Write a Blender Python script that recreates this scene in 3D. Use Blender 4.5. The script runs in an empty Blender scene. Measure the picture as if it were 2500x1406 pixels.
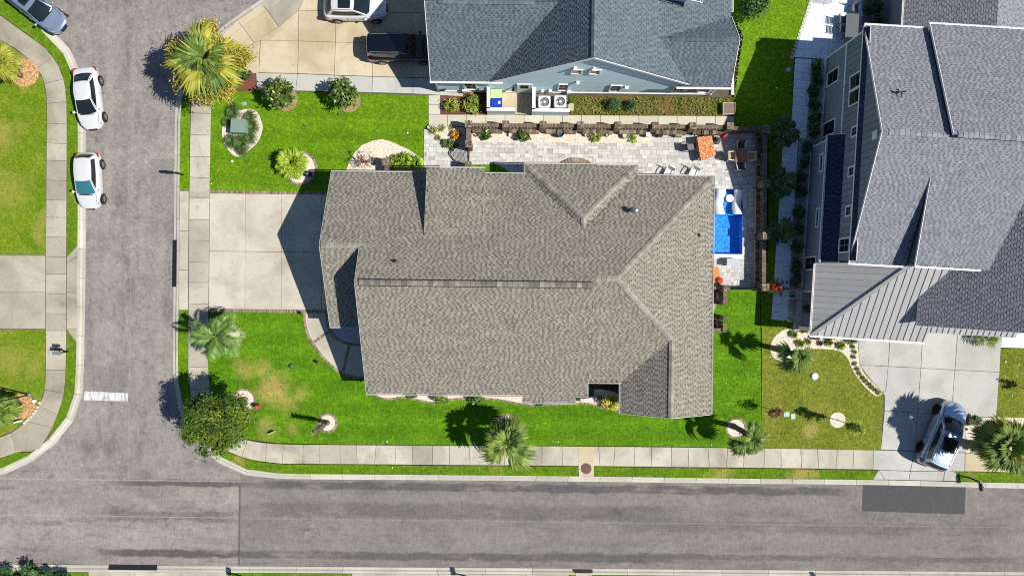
import bpy, math, random
import numpy as np
from mathutils import Vector, Matrix

# ---------------------------------------------------------------- camera, sky, sun, exposure
scene = bpy.context.scene
COL = scene.collection
CAM_H = 51.0                      # drone height over the lawns, metres
PX = 2500.0 / (1.5 * CAM_H)       # photograph pixels per metre on the ground
LEAN = math.radians(0.7)          # the street grid leans by this in the picture
cam_d = bpy.data.cameras.new("camera")
cam_d.sensor_width = 36.0
cam_d.lens = 24.0
cam_d.clip_end = 500.0
cam = bpy.data.objects.new("camera", cam_d)
cam.location = (0, 0, CAM_H)
cam.rotation_euler = (0, 0, LEAN)
COL.objects.link(cam)
scene.camera = cam

SUN_EL = math.radians(49.5)
sun_dir = Vector((0.853 * math.cos(SUN_EL) / 0.875, -0.195 * math.cos(SUN_EL) / 0.875, math.sin(SUN_EL))).normalized()  # towards the sun
world = bpy.data.worlds.new("World")
scene.world = world
world.use_nodes = True
wn = world.node_tree
for n in list(wn.nodes):
    wn.nodes.remove(n)
sky = wn.nodes.new("ShaderNodeTexSky")
sky.sky_type = 'NISHITA'
sky.sun_disc = False
sky.sun_elevation = SUN_EL
sky.sun_rotation = math.atan2(sun_dir.x, sun_dir.y)
sky.air_density = 1.0
sky.dust_density = 0.3
sky.ozone_density = 5.0
bg = wn.nodes.new("ShaderNodeBackground")
bg.inputs["Strength"].default_value = 0.065
out = wn.nodes.new("ShaderNodeOutputWorld")
wn.links.new(sky.outputs[0], bg.inputs[0])
wn.links.new(bg.outputs[0], out.inputs[0])

sun_d = bpy.data.lights.new("sun", 'SUN')
sun_d.energy = 4.6
sun_d.angle = math.radians(0.5)
sun_d.color = (1.0, 0.955, 0.88)
sun = bpy.data.objects.new("sun", sun_d)
sun.rotation_euler = sun_dir.to_track_quat('Z', 'Y').to_euler()
sun.location = (30, -10, 60)
COL.objects.link(sun)

scene.view_settings.view_transform = 'Standard'
scene.view_settings.look = 'None'
scene.view_settings.exposure = 0.40
scene.view_settings.gamma = 1.0
scene.view_settings.use_curve_mapping = False
scene.render.engine = 'CYCLES'
scene.cycles.use_denoising = False
scene.cycles.filter_width = 1.05
scene.cycles.max_bounces = 6
scene.cycles.transparent_max_bounces = 8

R = random.Random(11)
NP = np.random.default_rng(5)

# ---------------------------------------------------------------- coordinates
_c, _s = math.cos(LEAN), math.sin(LEAN)
def w(px, py, z=0.0):
    """world point that stands at height z where the photograph shows (px, py)"""
    k = (CAM_H - z) / CAM_H / PX
    dx, dy = (px - 1250) * k, (703 - py) * k
    return Vector((dx * _c - dy * _s, dx * _s + dy * _c, z))
def w2(px, py, z=0.0):
    p = w(px, py, z)
    return (p.x, p.y)
def wl(pts, z=0.0):
    return [w2(a, b, z) for a, b in pts]
def G(X, Y, z=0.0):
    """street-aligned frame, in ground pixels"""
    return Vector((X / PX, Y / PX, z))
_rc, _rs = math.cos(math.radians(2.8)), math.sin(math.radians(2.8))
def GR(X, Y, z=0.0):
    """frame of the grey-blue two storey house, turned a little from the street"""
    return Vector(((X * _rc + Y * _rs) / PX, (-X * _rs + Y * _rc) / PX, z))

# ---------------------------------------------------------------- object helpers
def tag(o, label=None, cat=None, group=None, kind=None):
    if label: o["label"] = label
    if cat: o["category"] = cat
    if group: o["group"] = group
    if kind: o["kind"] = kind
    return o
def thing(name, label, cat, loc=(0, 0, 0), rz=0.0, group=None, kind=None):
    o = bpy.data.objects.new(name, None)
    o.empty_display_size = 0.2
    COL.objects.link(o)
    o.location = loc
    o.rotation_euler = (0, 0, rz)
    return tag(o, label, cat, group, kind)
def kids(o):
    return list(o.children)
def copy_tree(o, parent=None):
    c = o.copy()
    COL.objects.link(c)
    if parent is not None:
        c.parent = parent
    for ch in kids(o):
        copy_tree(ch, c)
    return c
def origin(o):
    v = Vector((0, 0, 0))
    while o is not None:
        v += o.location
        o = o.parent
    return v
def inst(name, mesh, parent, loc, rot=(0, 0, 0), scale=(1, 1, 1)):
    o = bpy.data.objects.new(name, mesh)
    COL.objects.link(o)
    o.parent = parent
    o.location = loc
    o.rotation_euler = rot
    o.scale = scale
    return o

def area2(p):
    return sum(p[i][0] * p[(i + 1) % len(p)][1] - p[(i + 1) % len(p)][0] * p[i][1] for i in range(len(p)))

class MB:
    """collects shapes; build() links them as ONE mesh object"""
    def __init__(s):
        s.v = []; s.f = []; s.m = []; s.t = []
    def add(s, verts, faces, mi=0, t=0.5):
        o = len(s.v)
        s.v += [(p[0], p[1], p[2]) for p in verts]
        for f in faces:
            s.f.append([i + o for i in f]); s.m.append(mi); s.t.append(t)
        return s
    def box(s, x0, x1, y0, y1, z0, z1, mi=0, t=0.5):
        v = [(x0, y0, z0), (x1, y0, z0), (x1, y1, z0), (x0, y1, z0), (x0, y0, z1), (x1, y0, z1), (x1, y1, z1), (x0, y1, z1)]
        return s.add(v, [(0, 3, 2, 1), (4, 5, 6, 7), (0, 1, 5, 4), (1, 2, 6, 5), (2, 3, 7, 6), (3, 0, 4, 7)], mi, t)
    def obox(s, c, sx, sy, sz, rz=0.0, mi=0, t=0.5, rot=None):
        """box centred on c in x and y, standing on c.z"""
        M = rot if rot is not None else Matrix.Rotation(rz, 3, 'Z')
        v = []
        for z in (0, sz):
            for a, b in ((-1, -1), (1, -1), (1, 1), (-1, 1)):
                v.append(Vector(c) + M @ Vector((a * sx / 2, b * sy / 2, z)))
        return s.add(v, [(0, 3, 2, 1), (4, 5, 6, 7), (0, 1, 5, 4), (1, 2, 6, 5), (2, 3, 7, 6), (3, 0, 4, 7)], mi, t)
    def prism(s, pts, z0, z1, mi=0, t=0.5, bottom=False, side=None):
        p = [(q[0], q[1]) for q in pts]
        if area2(p) < 0: p = p[::-1]
        n = len(p)
        v = [(a, b, z0) for a, b in p] + [(a, b, z1) for a, b in p]
        s.add(v, [tuple(range(n, 2 * n))], mi, t)
        s.add(v, [(i, (i + 1) % n, n + (i + 1) % n, n + i) for i in range(n)], mi if side is None else side, t)
        if bottom: s.add(v, [tuple(range(n - 1, -1, -1))], mi, t)
        return s
    def sheet(s, pts, z, mi=0, t=0.5):
        p = [(q[0], q[1]) for q in pts]
        if area2(p) < 0: p = p[::-1]
        return s.add([(a, b, z) for a, b in p], [tuple(range(len(p)))], mi, t)
    def bar(s, a, b, wd, ht, mi=0, t=0.5):
        """square bar from a to b (centres), wd across, ht upwards"""
        a, b = Vector(a), Vector(b)
        d = (b - a).normalized()
        sd = d.cross(Vector((0, 0, 1)))
        if sd.length < 1e-4: sd = Vector((1, 0, 0))
        sd.normalize()
        up = sd.cross(d)
        v = []
        for p in (a, b):
            for i, j in ((-1, -1), (1, -1), (1, 1), (-1, 1)):
                v.append(p + sd * (i * wd / 2) + up * (j * ht / 2))
        return s.add(v, [(0, 1, 2, 3)[::-1], (4, 5, 6, 7), (0, 1, 5, 4), (1, 2, 6, 5), (2, 3, 7, 6), (3, 0, 4, 7)], mi, t)
    def tube(s, pts, rad, n=6, mi=0, t=0.5, cap=True):
        pts = [Vector(p) for p in pts]
        if not hasattr(rad, "__len__"): rad = [rad] * len(pts)
        v = []; f = []
        for i, p in enumerate(pts):
            d = (pts[min(i + 1, len(pts) - 1)] - pts[max(i - 1, 0)]).normalized()
            a = d.cross(Vector((0, 0, 1)))
            if a.length < 1e-3: a = Vector((1, 0, 0))
            a.normalize(); b = a.cross(d)
            for k in range(n):
                th = 2 * math.pi * k / n
                v.append(p + (a * math.cos(th) + b * math.sin(th)) * rad[i])
        for i in range(len(pts) - 1):
            for k in range(n):
                f.append((i * n + k, i * n + (k + 1) % n, (i + 1) * n + (k + 1) % n, (i + 1) * n + k))
        if cap:
            f.append(tuple(range(n - 1, -1, -1))); f.append(tuple(range((len(pts) - 1) * n, len(pts) * n)))
        return s.add(v, f, mi, t)
    def lathe(s, prof, c=(0, 0, 0), n=16, mi=0, t=0.5):
        v = []; f = []
        for r, z in prof:
            for k in range(n):
                th = 2 * math.pi * k / n
                v.append((c[0] + r * math.cos(th), c[1] + r * math.sin(th), c[2] + z))
        for i in range(len(prof) - 1):
            for k in range(n):
                f.append((i * n + k, i * n + (k + 1) % n, (i + 1) * n + (k + 1) % n, (i + 1) * n + k))
        f.append(tuple(range(n - 1, -1, -1))); f.append(tuple(range((len(prof) - 1) * n, len(prof) * n)))
        return s.add(v, f, mi, t)
    def mesh(s, name, mats, smooth=False, off=None):
        me = bpy.data.meshes.new(name)
        v = s.v if off is None else [(a - off[0], b - off[1], c - off[2]) for a, b, c in s.v]
        me.from_pydata(v, [], s.f)
        for m in (mats if isinstance(mats, (list, tuple)) else [mats]):
            me.materials.append(m)
        me.polygons.foreach_set("material_index", s.m)
        a = me.attributes.new("tone", 'FLOAT', 'FACE')
        a.data.foreach_set("value", s.t)
        if smooth:
            me.polygons.foreach_set("use_smooth", [True] * len(s.f))
        me.update()
        return me
    def build(s, name, mats, parent=None, smooth=False, kind=None, label=None, cat=None, group=None):
        off = origin(parent) if parent is not None else None
        o = bpy.data.objects.new(name, s.mesh(name, mats, smooth, off))
        COL.objects.link(o)
        if parent is not None: o.parent = parent
        return tag(o, label, cat, group, kind)

def quick_mesh(name, v, f, tone, mat):
    """many faces at once from numpy arrays"""
    me = bpy.data.meshes.new(name)
    nv, nf, k = len(v), len(f), f.shape[1]
    me.vertices.add(nv); me.vertices.foreach_set("co", v.astype(np.float32).ravel())
    me.loops.add(nf * k); me.loops.foreach_set("vertex_index", f.astype(np.int32).ravel())
    me.polygons.add(nf)
    me.polygons.foreach_set("loop_start", np.arange(0, nf * k, k, dtype=np.int32))
    me.polygons.foreach_set("loop_total", np.full(nf, k, dtype=np.int32))
    a = me.attributes.new("tone", 'FLOAT', 'FACE')
    a.data.foreach_set("value", tone.astype(np.float32))
    me.materials.append(mat)
    me.update(calc_edges=True)
    me.validate()
    return me
def link_mesh(name, me, parent=None, kind=None, label=None, cat=None, group=None, loc=None):
    o = bpy.data.objects.new(name, me)
    COL.objects.link(o)
    if parent is not None: o.parent = parent
    if loc is not None: o.location = loc
    return tag(o, label, cat, group, kind)

# ---------------------------------------------------------------- materials
class NT:
    def __init__(s, name):
        s.mat = bpy.data.materials.new(name)
        s.mat.use_nodes = True
        s.t = s.mat.node_tree
        s.b = s.t.nodes["Principled BSDF"]
        s._co = None
    def n(s, typ, **kw):
        nd = s.t.nodes.new(typ)
        for k, v in kw.items():
            if k in nd.inputs: nd.inputs[k].default_value = v
            else: setattr(nd, k, v)
        return nd
    def l(s, a, b):
        s.t.links.new(a, b)
    def co(s):
        if s._co is None: s._co = s.n("ShaderNodeTexCoord").outputs["Object"]
        return s._co
    def mapped(s, scale=(1, 1, 1), loc=(0, 0, 0), rz=0.0):
        m = s.n("ShaderNodeMapping")
        m.inputs["Scale"].default_value = scale
        m.inputs["Location"].default_value = loc
        m.inputs["Rotation"].default_value = (0, 0, rz)
        s.l(s.co(), m.inputs[0])
        return m.outputs[0]
    def noise(s, scale, detail=4, rough=0.55, vec=None, dist=0.0):
        nd = s.n("ShaderNodeTexNoise")
        nd.inputs["Scale"].default_value = scale
        nd.inputs["Detail"].default_value = detail
        nd.inputs["Roughness"].default_value = rough
        nd.inputs["Distortion"].default_value = dist
        s.l(vec if vec is not None else s.co(), nd.inputs["Vector"])
        return nd.outputs["Fac"]
    def math(s, op, a, b=None, clamp=False):
        nd = s.n("ShaderNodeMath", operation=op, use_clamp=clamp)
        for i, x in enumerate((a, b)):
            if x is None: continue
            if isinstance(x, (int, float)): nd.inputs[i].default_value = x
            else: s.l(x, nd.inputs[i])
        return nd.outputs[0]
    def ramp(s, fac, lo, hi, a=0.0, b=1.0):
        nd = s.n("ShaderNodeMapRange", clamp=True)
        nd.inputs["From Min"].default_value = lo; nd.inputs["From Max"].default_value = hi
        nd.inputs["To Min"].default_value = a; nd.inputs["To Max"].default_value = b
        s.l(fac, nd.inputs["Value"])
        return nd.outputs[0]
    def mix(s, fac, a, b, mode='MIX'):
        nd = s.n("ShaderNodeMix", data_type='RGBA', blend_type=mode)
        if isinstance(fac, (int, float)): nd.inputs[0].default_value = fac
        else: s.l(fac, nd.inputs[0])
        for i, x in ((6, a), (7, b)):
            if isinstance(x, tuple): nd.inputs[i].default_value = (x[0], x[1], x[2], 1)
            else: s.l(x, nd.inputs[i])
        return nd.outputs[2]
    def tone(s):
        nd = s.n("ShaderNodeAttribute", attribute_name="tone")
        return nd.outputs["Fac"]
    def color(s, x):
        if isinstance(x, tuple): s.b.inputs["Base Color"].default_value = (x[0], x[1], x[2], 1)
        else: s.l(x, s.b.inputs["Base Color"])
    def bump(s, h, strength=0.3, dist=0.02):
        nd = s.n("ShaderNodeBump")
        nd.inputs["Strength"].default_value = strength
        nd.inputs["Distance"].default_value = dist
        s.l(h, nd.inputs["Height"])
        s.l(nd.outputs[0], s.b.inputs["Normal"])
    def set(s, rough=0.8, metal=0.0, spec=0.3, coat=0.0):
        s.b.inputs["Roughness"].default_value = rough
        s.b.inputs["Metallic"].default_value = metal
        s.b.inputs["Specular IOR Level"].default_value = spec
        s.b.inputs["Coat Weight"].default_value = coat
        return s.mat
def mul(c, k):
    return tuple(min(1.0, x * k) for x in c)

def plain(name, c, rough=0.6, metal=0.0, spec=0.4, coat=0.0, var=0.12, scale=3.0):
    m = NT(name)
    m.color(m.mix(m.noise(scale, 5), mul(c, 1 - var), mul(c, 1 + var)))
    return m.set(rough, metal, spec, coat)
def toned(name, dark, light, rough=0.85, var=0.15, scale=4.0, spec=0.25, bump=0.0, bscale=40, mid=None):
    """two colours chosen piece by piece through the face attribute, with grain on top"""
    m = NT(name)
    if mid is None:
        c = m.mix(m.tone(), dark, light)
    else:
        r = m.n("ShaderNodeValToRGB")
        r.color_ramp.elements[0].color = (*dark, 1); r.color_ramp.elements[1].color = (*light, 1)
        e = r.color_ramp.elements.new(0.5); e.color = (*mid, 1)
        m.l(m.tone(), r.inputs[0]); c = r.outputs[0]
    g = m.ramp(m.noise(scale, 6), 0.25, 0.75, 1 - var, 1 + var)
    v = m.n("ShaderNodeVectorMath", operation='SCALE')
    m.l(c, v.inputs[0]); m.l(g, v.inputs["Scale"])
    m.color(v.outputs[0])
    if bump: m.bump(m.noise(bscale, 3), bump, 0.01)
    return m.set(rough, 0, spec)

def concrete(name, a, b, stain=(0.2, 0.18, 0.15), amount=0.5, rough=0.9):
    m = NT(name)
    c = m.mix(m.tone(), a, b)
    big = m.ramp(m.noise(0.35, 6, 0.6, dist=0.6), 0.42, 0.75, 0, amount)
    c = m.mix(big, c, stain)
    sp = m.ramp(m.noise(3.2, 8, 0.7, dist=0.4), 0.55, 0.8, 0, amount * 0.8)
    c = m.mix(sp, c, mul(stain, 0.8))
    g = m.ramp(m.noise(45, 2), 0.3, 0.7, 0.9, 1.1)
    v = m.n("ShaderNodeVectorMath", operation='SCALE')
    m.l(c, v.inputs[0]); m.l(g, v.inputs["Scale"])
    m.color(v.outputs[0])
    return m.set(rough, 0, 0.2)

def grass(name, dark, light, dry=(0.24, 0.2, 0.06), dry_lo=0.66, dry_hi=0.85, spots=(), scale=0.5, mow=0.0):
    """spots: (x, y, radius, strength) where the turf has gone to straw"""
    m = NT(name)
    c = m.mix(m.ramp(m.noise(scale, 5, 0.6), 0.3, 0.7), dark, light)
    c = m.mix(m.ramp(m.noise(6, 5, 0.75), 0.40, 0.62, 0, 0.8), c, mul(dark, 0.55))
    c = m.mix(m.ramp(m.noise(2.6, 6, 0.75, m.mapped((1, 1, 1), (9, 4, 0))), 0.50, 0.72, 0, 0.75), c, mul(light, 1.35))
    d = m.ramp(m.noise(0.42, 6, 0.65, dist=0.5), dry_lo, dry_hi, 0, 0.8)
    if spots:
        nz = m.noise(1.6, 6, 0.7)
        for x, y, r, k in spots:
            sub = m.n("ShaderNodeVectorMath", operation='SUBTRACT')
            m.l(m.co(), sub.inputs[0]); sub.inputs[1].default_value = (x, y, 0)
            ln = m.n("ShaderNodeVectorMath", operation='LENGTH')
            m.l(sub.outputs[0], ln.inputs[0])
            e = m.math('SUBTRACT', ln.outputs["Value"], m.math('MULTIPLY', m.math('SUBTRACT', nz, 0.5), r * 2.2))
            d = m.math('MAXIMUM', d, m.ramp(e, r * 0.25, r * 1.1, k, 0))
        d = m.math('MULTIPLY', d, m.ramp(m.noise(8, 5, .8), .36, .56, .25, 1.15))
    c = m.mix(d, c, dry)
    t = m.ramp(m.tone(), 0, 1, 0.38, 1.85)
    if mow:
        sp = m.n("ShaderNodeSeparateXYZ"); m.l(m.co(), sp.inputs[0])
        st = m.math('SINE', m.math('MULTIPLY', m.math('ADD', sp.outputs[1], m.math('MULTIPLY', m.noise(.4, 3), .5)), 6.28 / 1.7))
        t = m.math('MULTIPLY', t, m.ramp(st, -.6, .6, 1 - mow, 1 + mow))
    v = m.n("ShaderNodeVectorMath", operation='SCALE')
    m.l(c, v.inputs[0]); m.l(t, v.inputs["Scale"])
    m.color(v.outputs[0])
    m.bump(m.noise(16, 3, 0.8), 0.5, 0.03)
    return m.set(0.9, 0, 0.1)

def leafy(name, dark, mid, light, rough=0.55):
    m = NT(name)
    r = m.n("ShaderNodeValToRGB")
    r.color_ramp.elements[0].color = (*dark, 1); r.color_ramp.elements[1].color = (*light, 1)
    e = r.color_ramp.elements.new(0.55); e.color = (*mid, 1)
    m.l(m.tone(), r.inputs[0])
    m.color(r.outputs[0])
    m.b.inputs["Subsurface Weight"].default_value = 0.0
    return m.set(rough, 0, 0.35)

def asphalt():
    m = NT("asphalt")
    pale, mid, dark = (0.295, 0.266, 0.240), (0.215, 0.195, 0.180), (0.082, 0.077, 0.075)
    c = m.mix(m.ramp(m.noise(0.16, 5, 0.6, m.mapped((1, 2.2, 1))), 0.35, 0.68), mid, pale)
    # worn dark blotches, drawn out along each street
    wx = m.n("ShaderNodeSeparateXYZ"); m.l(m.co(), wx.inputs[0])
    X, Y = wx.outputs[0], wx.outputs[1]
    ysouth = w(1250, 1150).y
    south = m.ramp(Y, ysouth - 0.8, ysouth + 1.2, 1, 0)
    b1 = m.noise(0.55, 8, 0.68, m.mapped((0.45, 2.0, 1)), 0.4)
    b2 = m.noise(0.55, 8, 0.68, m.mapped((1.6, 0.45, 1), (7, 3, 0)), 0.4)
    blot = m.math('ADD', m.math('MULTIPLY', b1, south), m.math('MULTIPLY', b2, m.math('SUBTRACT', 1.0, south)))
    c = m.mix(m.ramp(blot, 0.50, 0.68, 0, 0.55), c, dark)
    c = m.mix(m.ramp(m.noise(1.3, 8, 0.78, dist=0.8), 0.52, 0.70, 0, 0.5), c, mul(dark, 0.9))
    c = m.mix(m.ramp(m.noise(0.8, 7, 0.75, m.mapped((1, 1, 1), (31, 9, 0)), 1.0), 0.52, 0.70, 0, 0.5), c, (0.34, 0.305, 0.275))
    wob = m.math('MULTIPLY', m.math('SUBTRACT', m.noise(0.7, 4), 0.5), 0.5)
    fine = m.math('MULTIPLY', m.math('SUBTRACT', m.noise(5, 3), 0.5), 0.12)
    def line(axis, at, half, col, amt, lo, hi, other):
        d = m.math('ABSOLUTE', m.math('SUBTRACT', m.math('ADD', axis, fine), at))
        mask = m.ramp(d, half * 0.5, half, amt, 0)
        a = m.math('MULTIPLY', m.math('GREATER_THAN', other, lo), m.math('LESS_THAN', other, hi))
        return m.math('MULTIPLY', mask, a)
    def band(at, half, amt, lo, hi):
        d = m.math('ABSOLUTE', m.math('SUBTRACT', m.math('ADD', Y, wob), at))
        mask = m.ramp(d, half * 0.6, half, amt, 0)
        br = m.ramp(m.noise(0.5, 5, 0.7, m.mapped((0.6, 2.0, 1), (3, 17, 0))), 0.33, 0.48)
        a = m.math('MULTIPLY', m.ramp(X, lo, lo + 2.5), m.ramp(X, hi - 2.5, hi, 1, 0))
        return m.math('MULTIPLY', m.math('MULTIPLY', mask, br), a)
    g = lambda px, py: w(px, py)
    # old sealer running along both edges of the south street
    for px0, px1, py, hw, am in ((600, 2105, 1193, 0.36, 0.95), (220, 1700, 1358, 0.34, 0.9), (1300, 2500, 1362, 0.26, 0.7), (250, 660, 1180, 0.3, 0.8), (1500, 2500, 1290, 0.5, 0.5), (600, 1700, 1250, 0.7, 0.5), (200, 600, 1262, .5, .5)):
        c = m.mix(band(g((px0 + px1) / 2, py).y, hw, am, g(px0, py).x, g(px1, py).x), c, dark)
    # lanes polished by tyres
    for px, hw, am in ((262, .38, .22), (300, .3, .16), (345, .38, .22), (392, .34, .18)):
        d = m.math('ABSOLUTE', m.math('SUBTRACT', m.math('ADD', X, wob), g(px, 600).x))
        c = m.mix(m.math('MULTIPLY', m.ramp(d, hw * .4, hw, am, 0), m.ramp(Y, ysouth + 1, ysouth + 5, 0, 1)), c, mul(dark, 1.2) if px in (300,) else (0.33, 0.30, 0.27))
    for py, hw, am in ((1222, .4, .2), (1312, .4, .2), (1340, .35, .14)):
        d = m.math('ABSOLUTE', m.math('SUBTRACT', m.math('ADD', Y, wob), g(1400, py).y))
        c = m.mix(m.math('MULTIPLY', m.ramp(d, hw * .4, hw, am, 0), south), c, (0.33, 0.30, 0.27))
    # cold joints between paving passes
    for px0, px1, py, hw in ((-100, 640, 1172, 0.07), (-100, 2600, 1273, 0.045)):
        c = m.mix(line(Y, g((px0 + px1) / 2, py).y, hw, None, 0.55, g(px0, py).x, g(px1, py).x, X), c, (0.36, 0.34, 0.32))
    for px, py0, py1, hw in ((319, 1172, -40, 0.05),):
        c = m.mix(line(X, g(px, 560).x, hw, None, 0.35, g(px, py0).y, g(px, py1).y, Y), c, (0.33, 0.31, 0.295))
    c = m.mix(line(X, g(583, 1300).x, 0.10, None, 0.7, g(583, 1380).y, g(583, 1185).y, Y), c, mul(dark, 0.8))
    rest = m.math('MULTIPLY', m.ramp(X, g(583, 1300).x, g(583, 1300).x + 0.05, 0, 0.42), m.ramp(Y, ysouth - 0.3, ysouth, 1, 0))
    c = m.mix(rest, c, (0.125, 0.118, 0.117))
    # cracks
    vo = m.n("ShaderNodeTexVoronoi", feature='DISTANCE_TO_EDGE')
    vo.inputs["Scale"].default_value = 0.22
    dv = m.n("ShaderNodeVectorMath", operation='ADD')
    nv = m.n("ShaderNodeTexNoise"); nv.inputs["Scale"].default_value = 1.1; nv.inputs["Detail"].default_value = 6
    m.l(m.co(), nv.inputs["Vector"])
    sc = m.n("ShaderNodeVectorMath", operation='SCALE'); sc.inputs["Scale"].default_value = 2.2
    m.l(nv.outputs["Color"], sc.inputs[0]); m.l(m.co(), dv.inputs[0]); m.l(sc.outputs[0], dv.inputs[1])
    m.l(dv.outputs[0], vo.inputs["Vector"])
    ck = m.math('MULTIPLY', m.ramp(vo.outputs["Distance"], 0.003, 0.011, 0.38, 0), m.ramp(m.noise(0.25, 3, 0.5, m.mapped((1, 1, 1), (5, 5, 0))), 0.52, 0.62))
    c = m.mix(ck, c, (0.05, 0.047, 0.045))
    gr = m.math('MULTIPLY', m.ramp(m.noise(15, 5, 0.9), 0.3, 0.7, 0.56, 1.44), m.ramp(m.noise(3.2, 8, 0.82, m.mapped((1, 1, 1), (2, 40, 0)), 0.5), 0.34, 0.66, 0.76, 1.22))
    v = m.n("ShaderNodeVectorMath", operation='SCALE')
    m.l(c, v.inputs[0]); m.l(gr, v.inputs["Scale"])
    m.color(v.outputs[0])
    m.bump(m.noise(60, 2), 0.3, 0.01)
    return m.set(0.92, 0, 0.2)

M = {}
M['asphalt'] = asphalt()
M['patch'] = toned("asphalt_patch", (0.062, 0.062, 0.064), (0.085, 0.085, 0.086), 0.9, 0.35, 14)
M['paint'] = None
M['conc'] = concrete("concrete", (0.41, 0.378, 0.300), (0.55, 0.507, 0.410), (0.24, 0.21, 0.16), 0.95)
M['conc_old'] = concrete("weathered_concrete", (0.35, 0.318, 0.245), (0.47, 0.43, 0.34), (0.2, 0.175, 0.14), 0.85)
M['conc_clean'] = concrete("pale_concrete", (0.475, 0.440, 0.355), (0.545, 0.507, 0.412), (0.30, 0.265, 0.20), 0.85)
M['conc_tan'] = concrete("tan_concrete", (0.5, 0.42, 0.28), (0.58, 0.5, 0.36), (0.33, 0.25, 0.14), 0.85)
M['conc_grey'] = concrete("grey_concrete", (0.44, 0.435, 0.40), (0.5, 0.49, 0.455), (0.27, 0.265, 0.24), 0.6)
M['conc_cream'] = concrete("cream_concrete", (0.52, 0.485, 0.39), (0.58, 0.545, 0.45), (0.38, 0.34, 0.26), 0.4)
M['gutter_dull'] = plain("dull_gutter", (.52, .51, .49), .6, var=.08)
M['kerb'] = concrete("kerb_concrete", (0.44, 0.41, 0.345), (0.54, 0.51, 0.44), (0.28, 0.25, 0.2), 0.55)
M['joint'] = plain("joint_soil", (0.10, 0.09, 0.07), 0.95, var=0.3)
M['soil'] = plain("soil", (0.09, 0.075, 0.05), 0.95, var=0.35, scale=1.2)
M['mulch'] = toned("red_mulch", (0.09, 0.035, 0.022), (0.22, 0.09, 0.06), 0.95, 0.35, 9)
M['chips'] = toned("wood_chips", (0.24, 0.10, 0.035), (0.66, 0.42, 0.22), 0.9, 0.3, 7)
M['gravel'] = toned("white_gravel", (0.36, 0.29, 0.21), (0.82, 0.75, 0.64), 0.9, 0.15, 6)
M['gravel_grey'] = toned("grey_gravel", (0.25, 0.26, 0.29), (0.52, 0.53, 0.56), 0.9, 0.2, 6)
M['paver'] = toned("stone_paver", (0.36, 0.35, 0.33), (0.60, 0.585, 0.55), 0.85, 0.16, 5, bump=0.15)
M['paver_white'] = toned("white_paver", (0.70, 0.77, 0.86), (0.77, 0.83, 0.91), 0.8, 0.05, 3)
M['ledge'] = toned("ledge_stone", (0.26, 0.25, 0.23), (0.55, 0.53, 0.5), 0.9, 0.25, 5)
M['brick'] = toned("brick", (0.07, 0.052, 0.040), (0.31, 0.235, 0.165), 0.9, 0.2, 12, mid=(0.165, 0.122, 0.088))
M['brick_edge'] = toned("edging_brick", (0.13, 0.095, 0.068), (0.38, 0.285, 0.205), 0.9, 0.2, 12)
M['mortar'] = plain("mortar", (0.26, 0.22, 0.18), 0.95)
def shingle_mat(name, dark, light):
    m = NT(name)
    c = m.mix(m.tone(), dark, light)
    g = m.math('MULTIPLY', m.ramp(m.noise(1.3, 5, .65, m.mapped((.8, 1.6, 1)), 2.2), .32, .68, .80, 1.18), m.ramp(m.noise(14, 4, .8), .3, .7, .85, 1.15))
    v = m.n("ShaderNodeVectorMath", operation='SCALE')
    m.l(c, v.inputs[0]); m.l(g, v.inputs["Scale"]); m.color(v.outputs[0])
    return m.set(.95, 0, .12)
M['shingle_taupe'] = shingle_mat("taupe_shingle", (0.104, 0.096, 0.079), (0.312, 0.289, 0.238))
M['shingle_slate'] = shingle_mat("slate_blue_shingle", (0.060, 0.078, 0.093), (0.142, 0.178, 0.204))
M['shingle_grey'] = shingle_mat("blue_grey_shingle", (0.122, 0.130, 0.150), (0.258, 0.273, 0.302))
M['shingle_navy'] = shingle_mat("navy_shingle", (0.018, 0.022, 0.045), (0.055, 0.065, 0.115))
M['white'] = plain("white_trim", (0.78, 0.78, 0.76), 0.45, spec=0.5, var=0.04)
M['fascia'] = plain("fascia", (0.70, 0.69, 0.66), 0.6, var=0.06)
M['wall_main'] = plain("house_wall_paint", (0.42, 0.46, 0.48), 0.8, var=0.05)
M['siding_blue'] = toned("pale_blue_siding", (0.53, 0.68, 0.71), (0.58, 0.72, 0.75), 0.7, 0.04, 2)
M['siding_grey'] = toned("blue_grey_siding", (0.185, 0.215, 0.25), (0.215, 0.245, 0.285), 0.75, 0.05, 2)
M['stucco'] = plain("blue_grey_stucco", (0.225, 0.255, 0.30), 0.85, var=0.05, scale=5)
M['glass'] = plain("dark_glass", (0.012, 0.014, 0.018), 0.06, spec=0.7, var=0.1)
M['frame_metal'] = plain("grey_metal", (0.42, 0.43, 0.44), 0.4, 0.7, var=0.08)
M['black'] = plain("black_paint", (0.012, 0.012, 0.014), 0.45, spec=0.45, var=0.1)
M['rubber'] = plain("rubber", (0.018, 0.018, 0.02), 0.85, spec=0.25, var=0.2)
M['steel'] = plain("bright_metal", (0.65, 0.66, 0.68), 0.28, 1.0, var=0.05)
M['metal_roof'] = toned("standing_seam_metal", (0.335, 0.332, 0.328), (0.375, 0.372, 0.366), 0.5, 0.04, 1.5, 0.5)
M['seam'] = plain("roof_seam", (0.30, 0.298, 0.294), 0.5, var=0.05)
M['liner'] = None
M['wood'] = toned("teak", (0.30, 0.135, 0.06), (0.48, 0.25, 0.13), 0.6, 0.2, 6)
M['trunk'] = toned("bark", (0.10, 0.075, 0.055), (0.25, 0.19, 0.14), 0.95, 0.3, 8)
M['lid_green'] = plain("green_lid", (0.03, 0.12, 0.07), 0.5)
M['transformer'] = plain("transformer_green", (0.19, 0.27, 0.225), 0.55, var=0.08)

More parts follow.
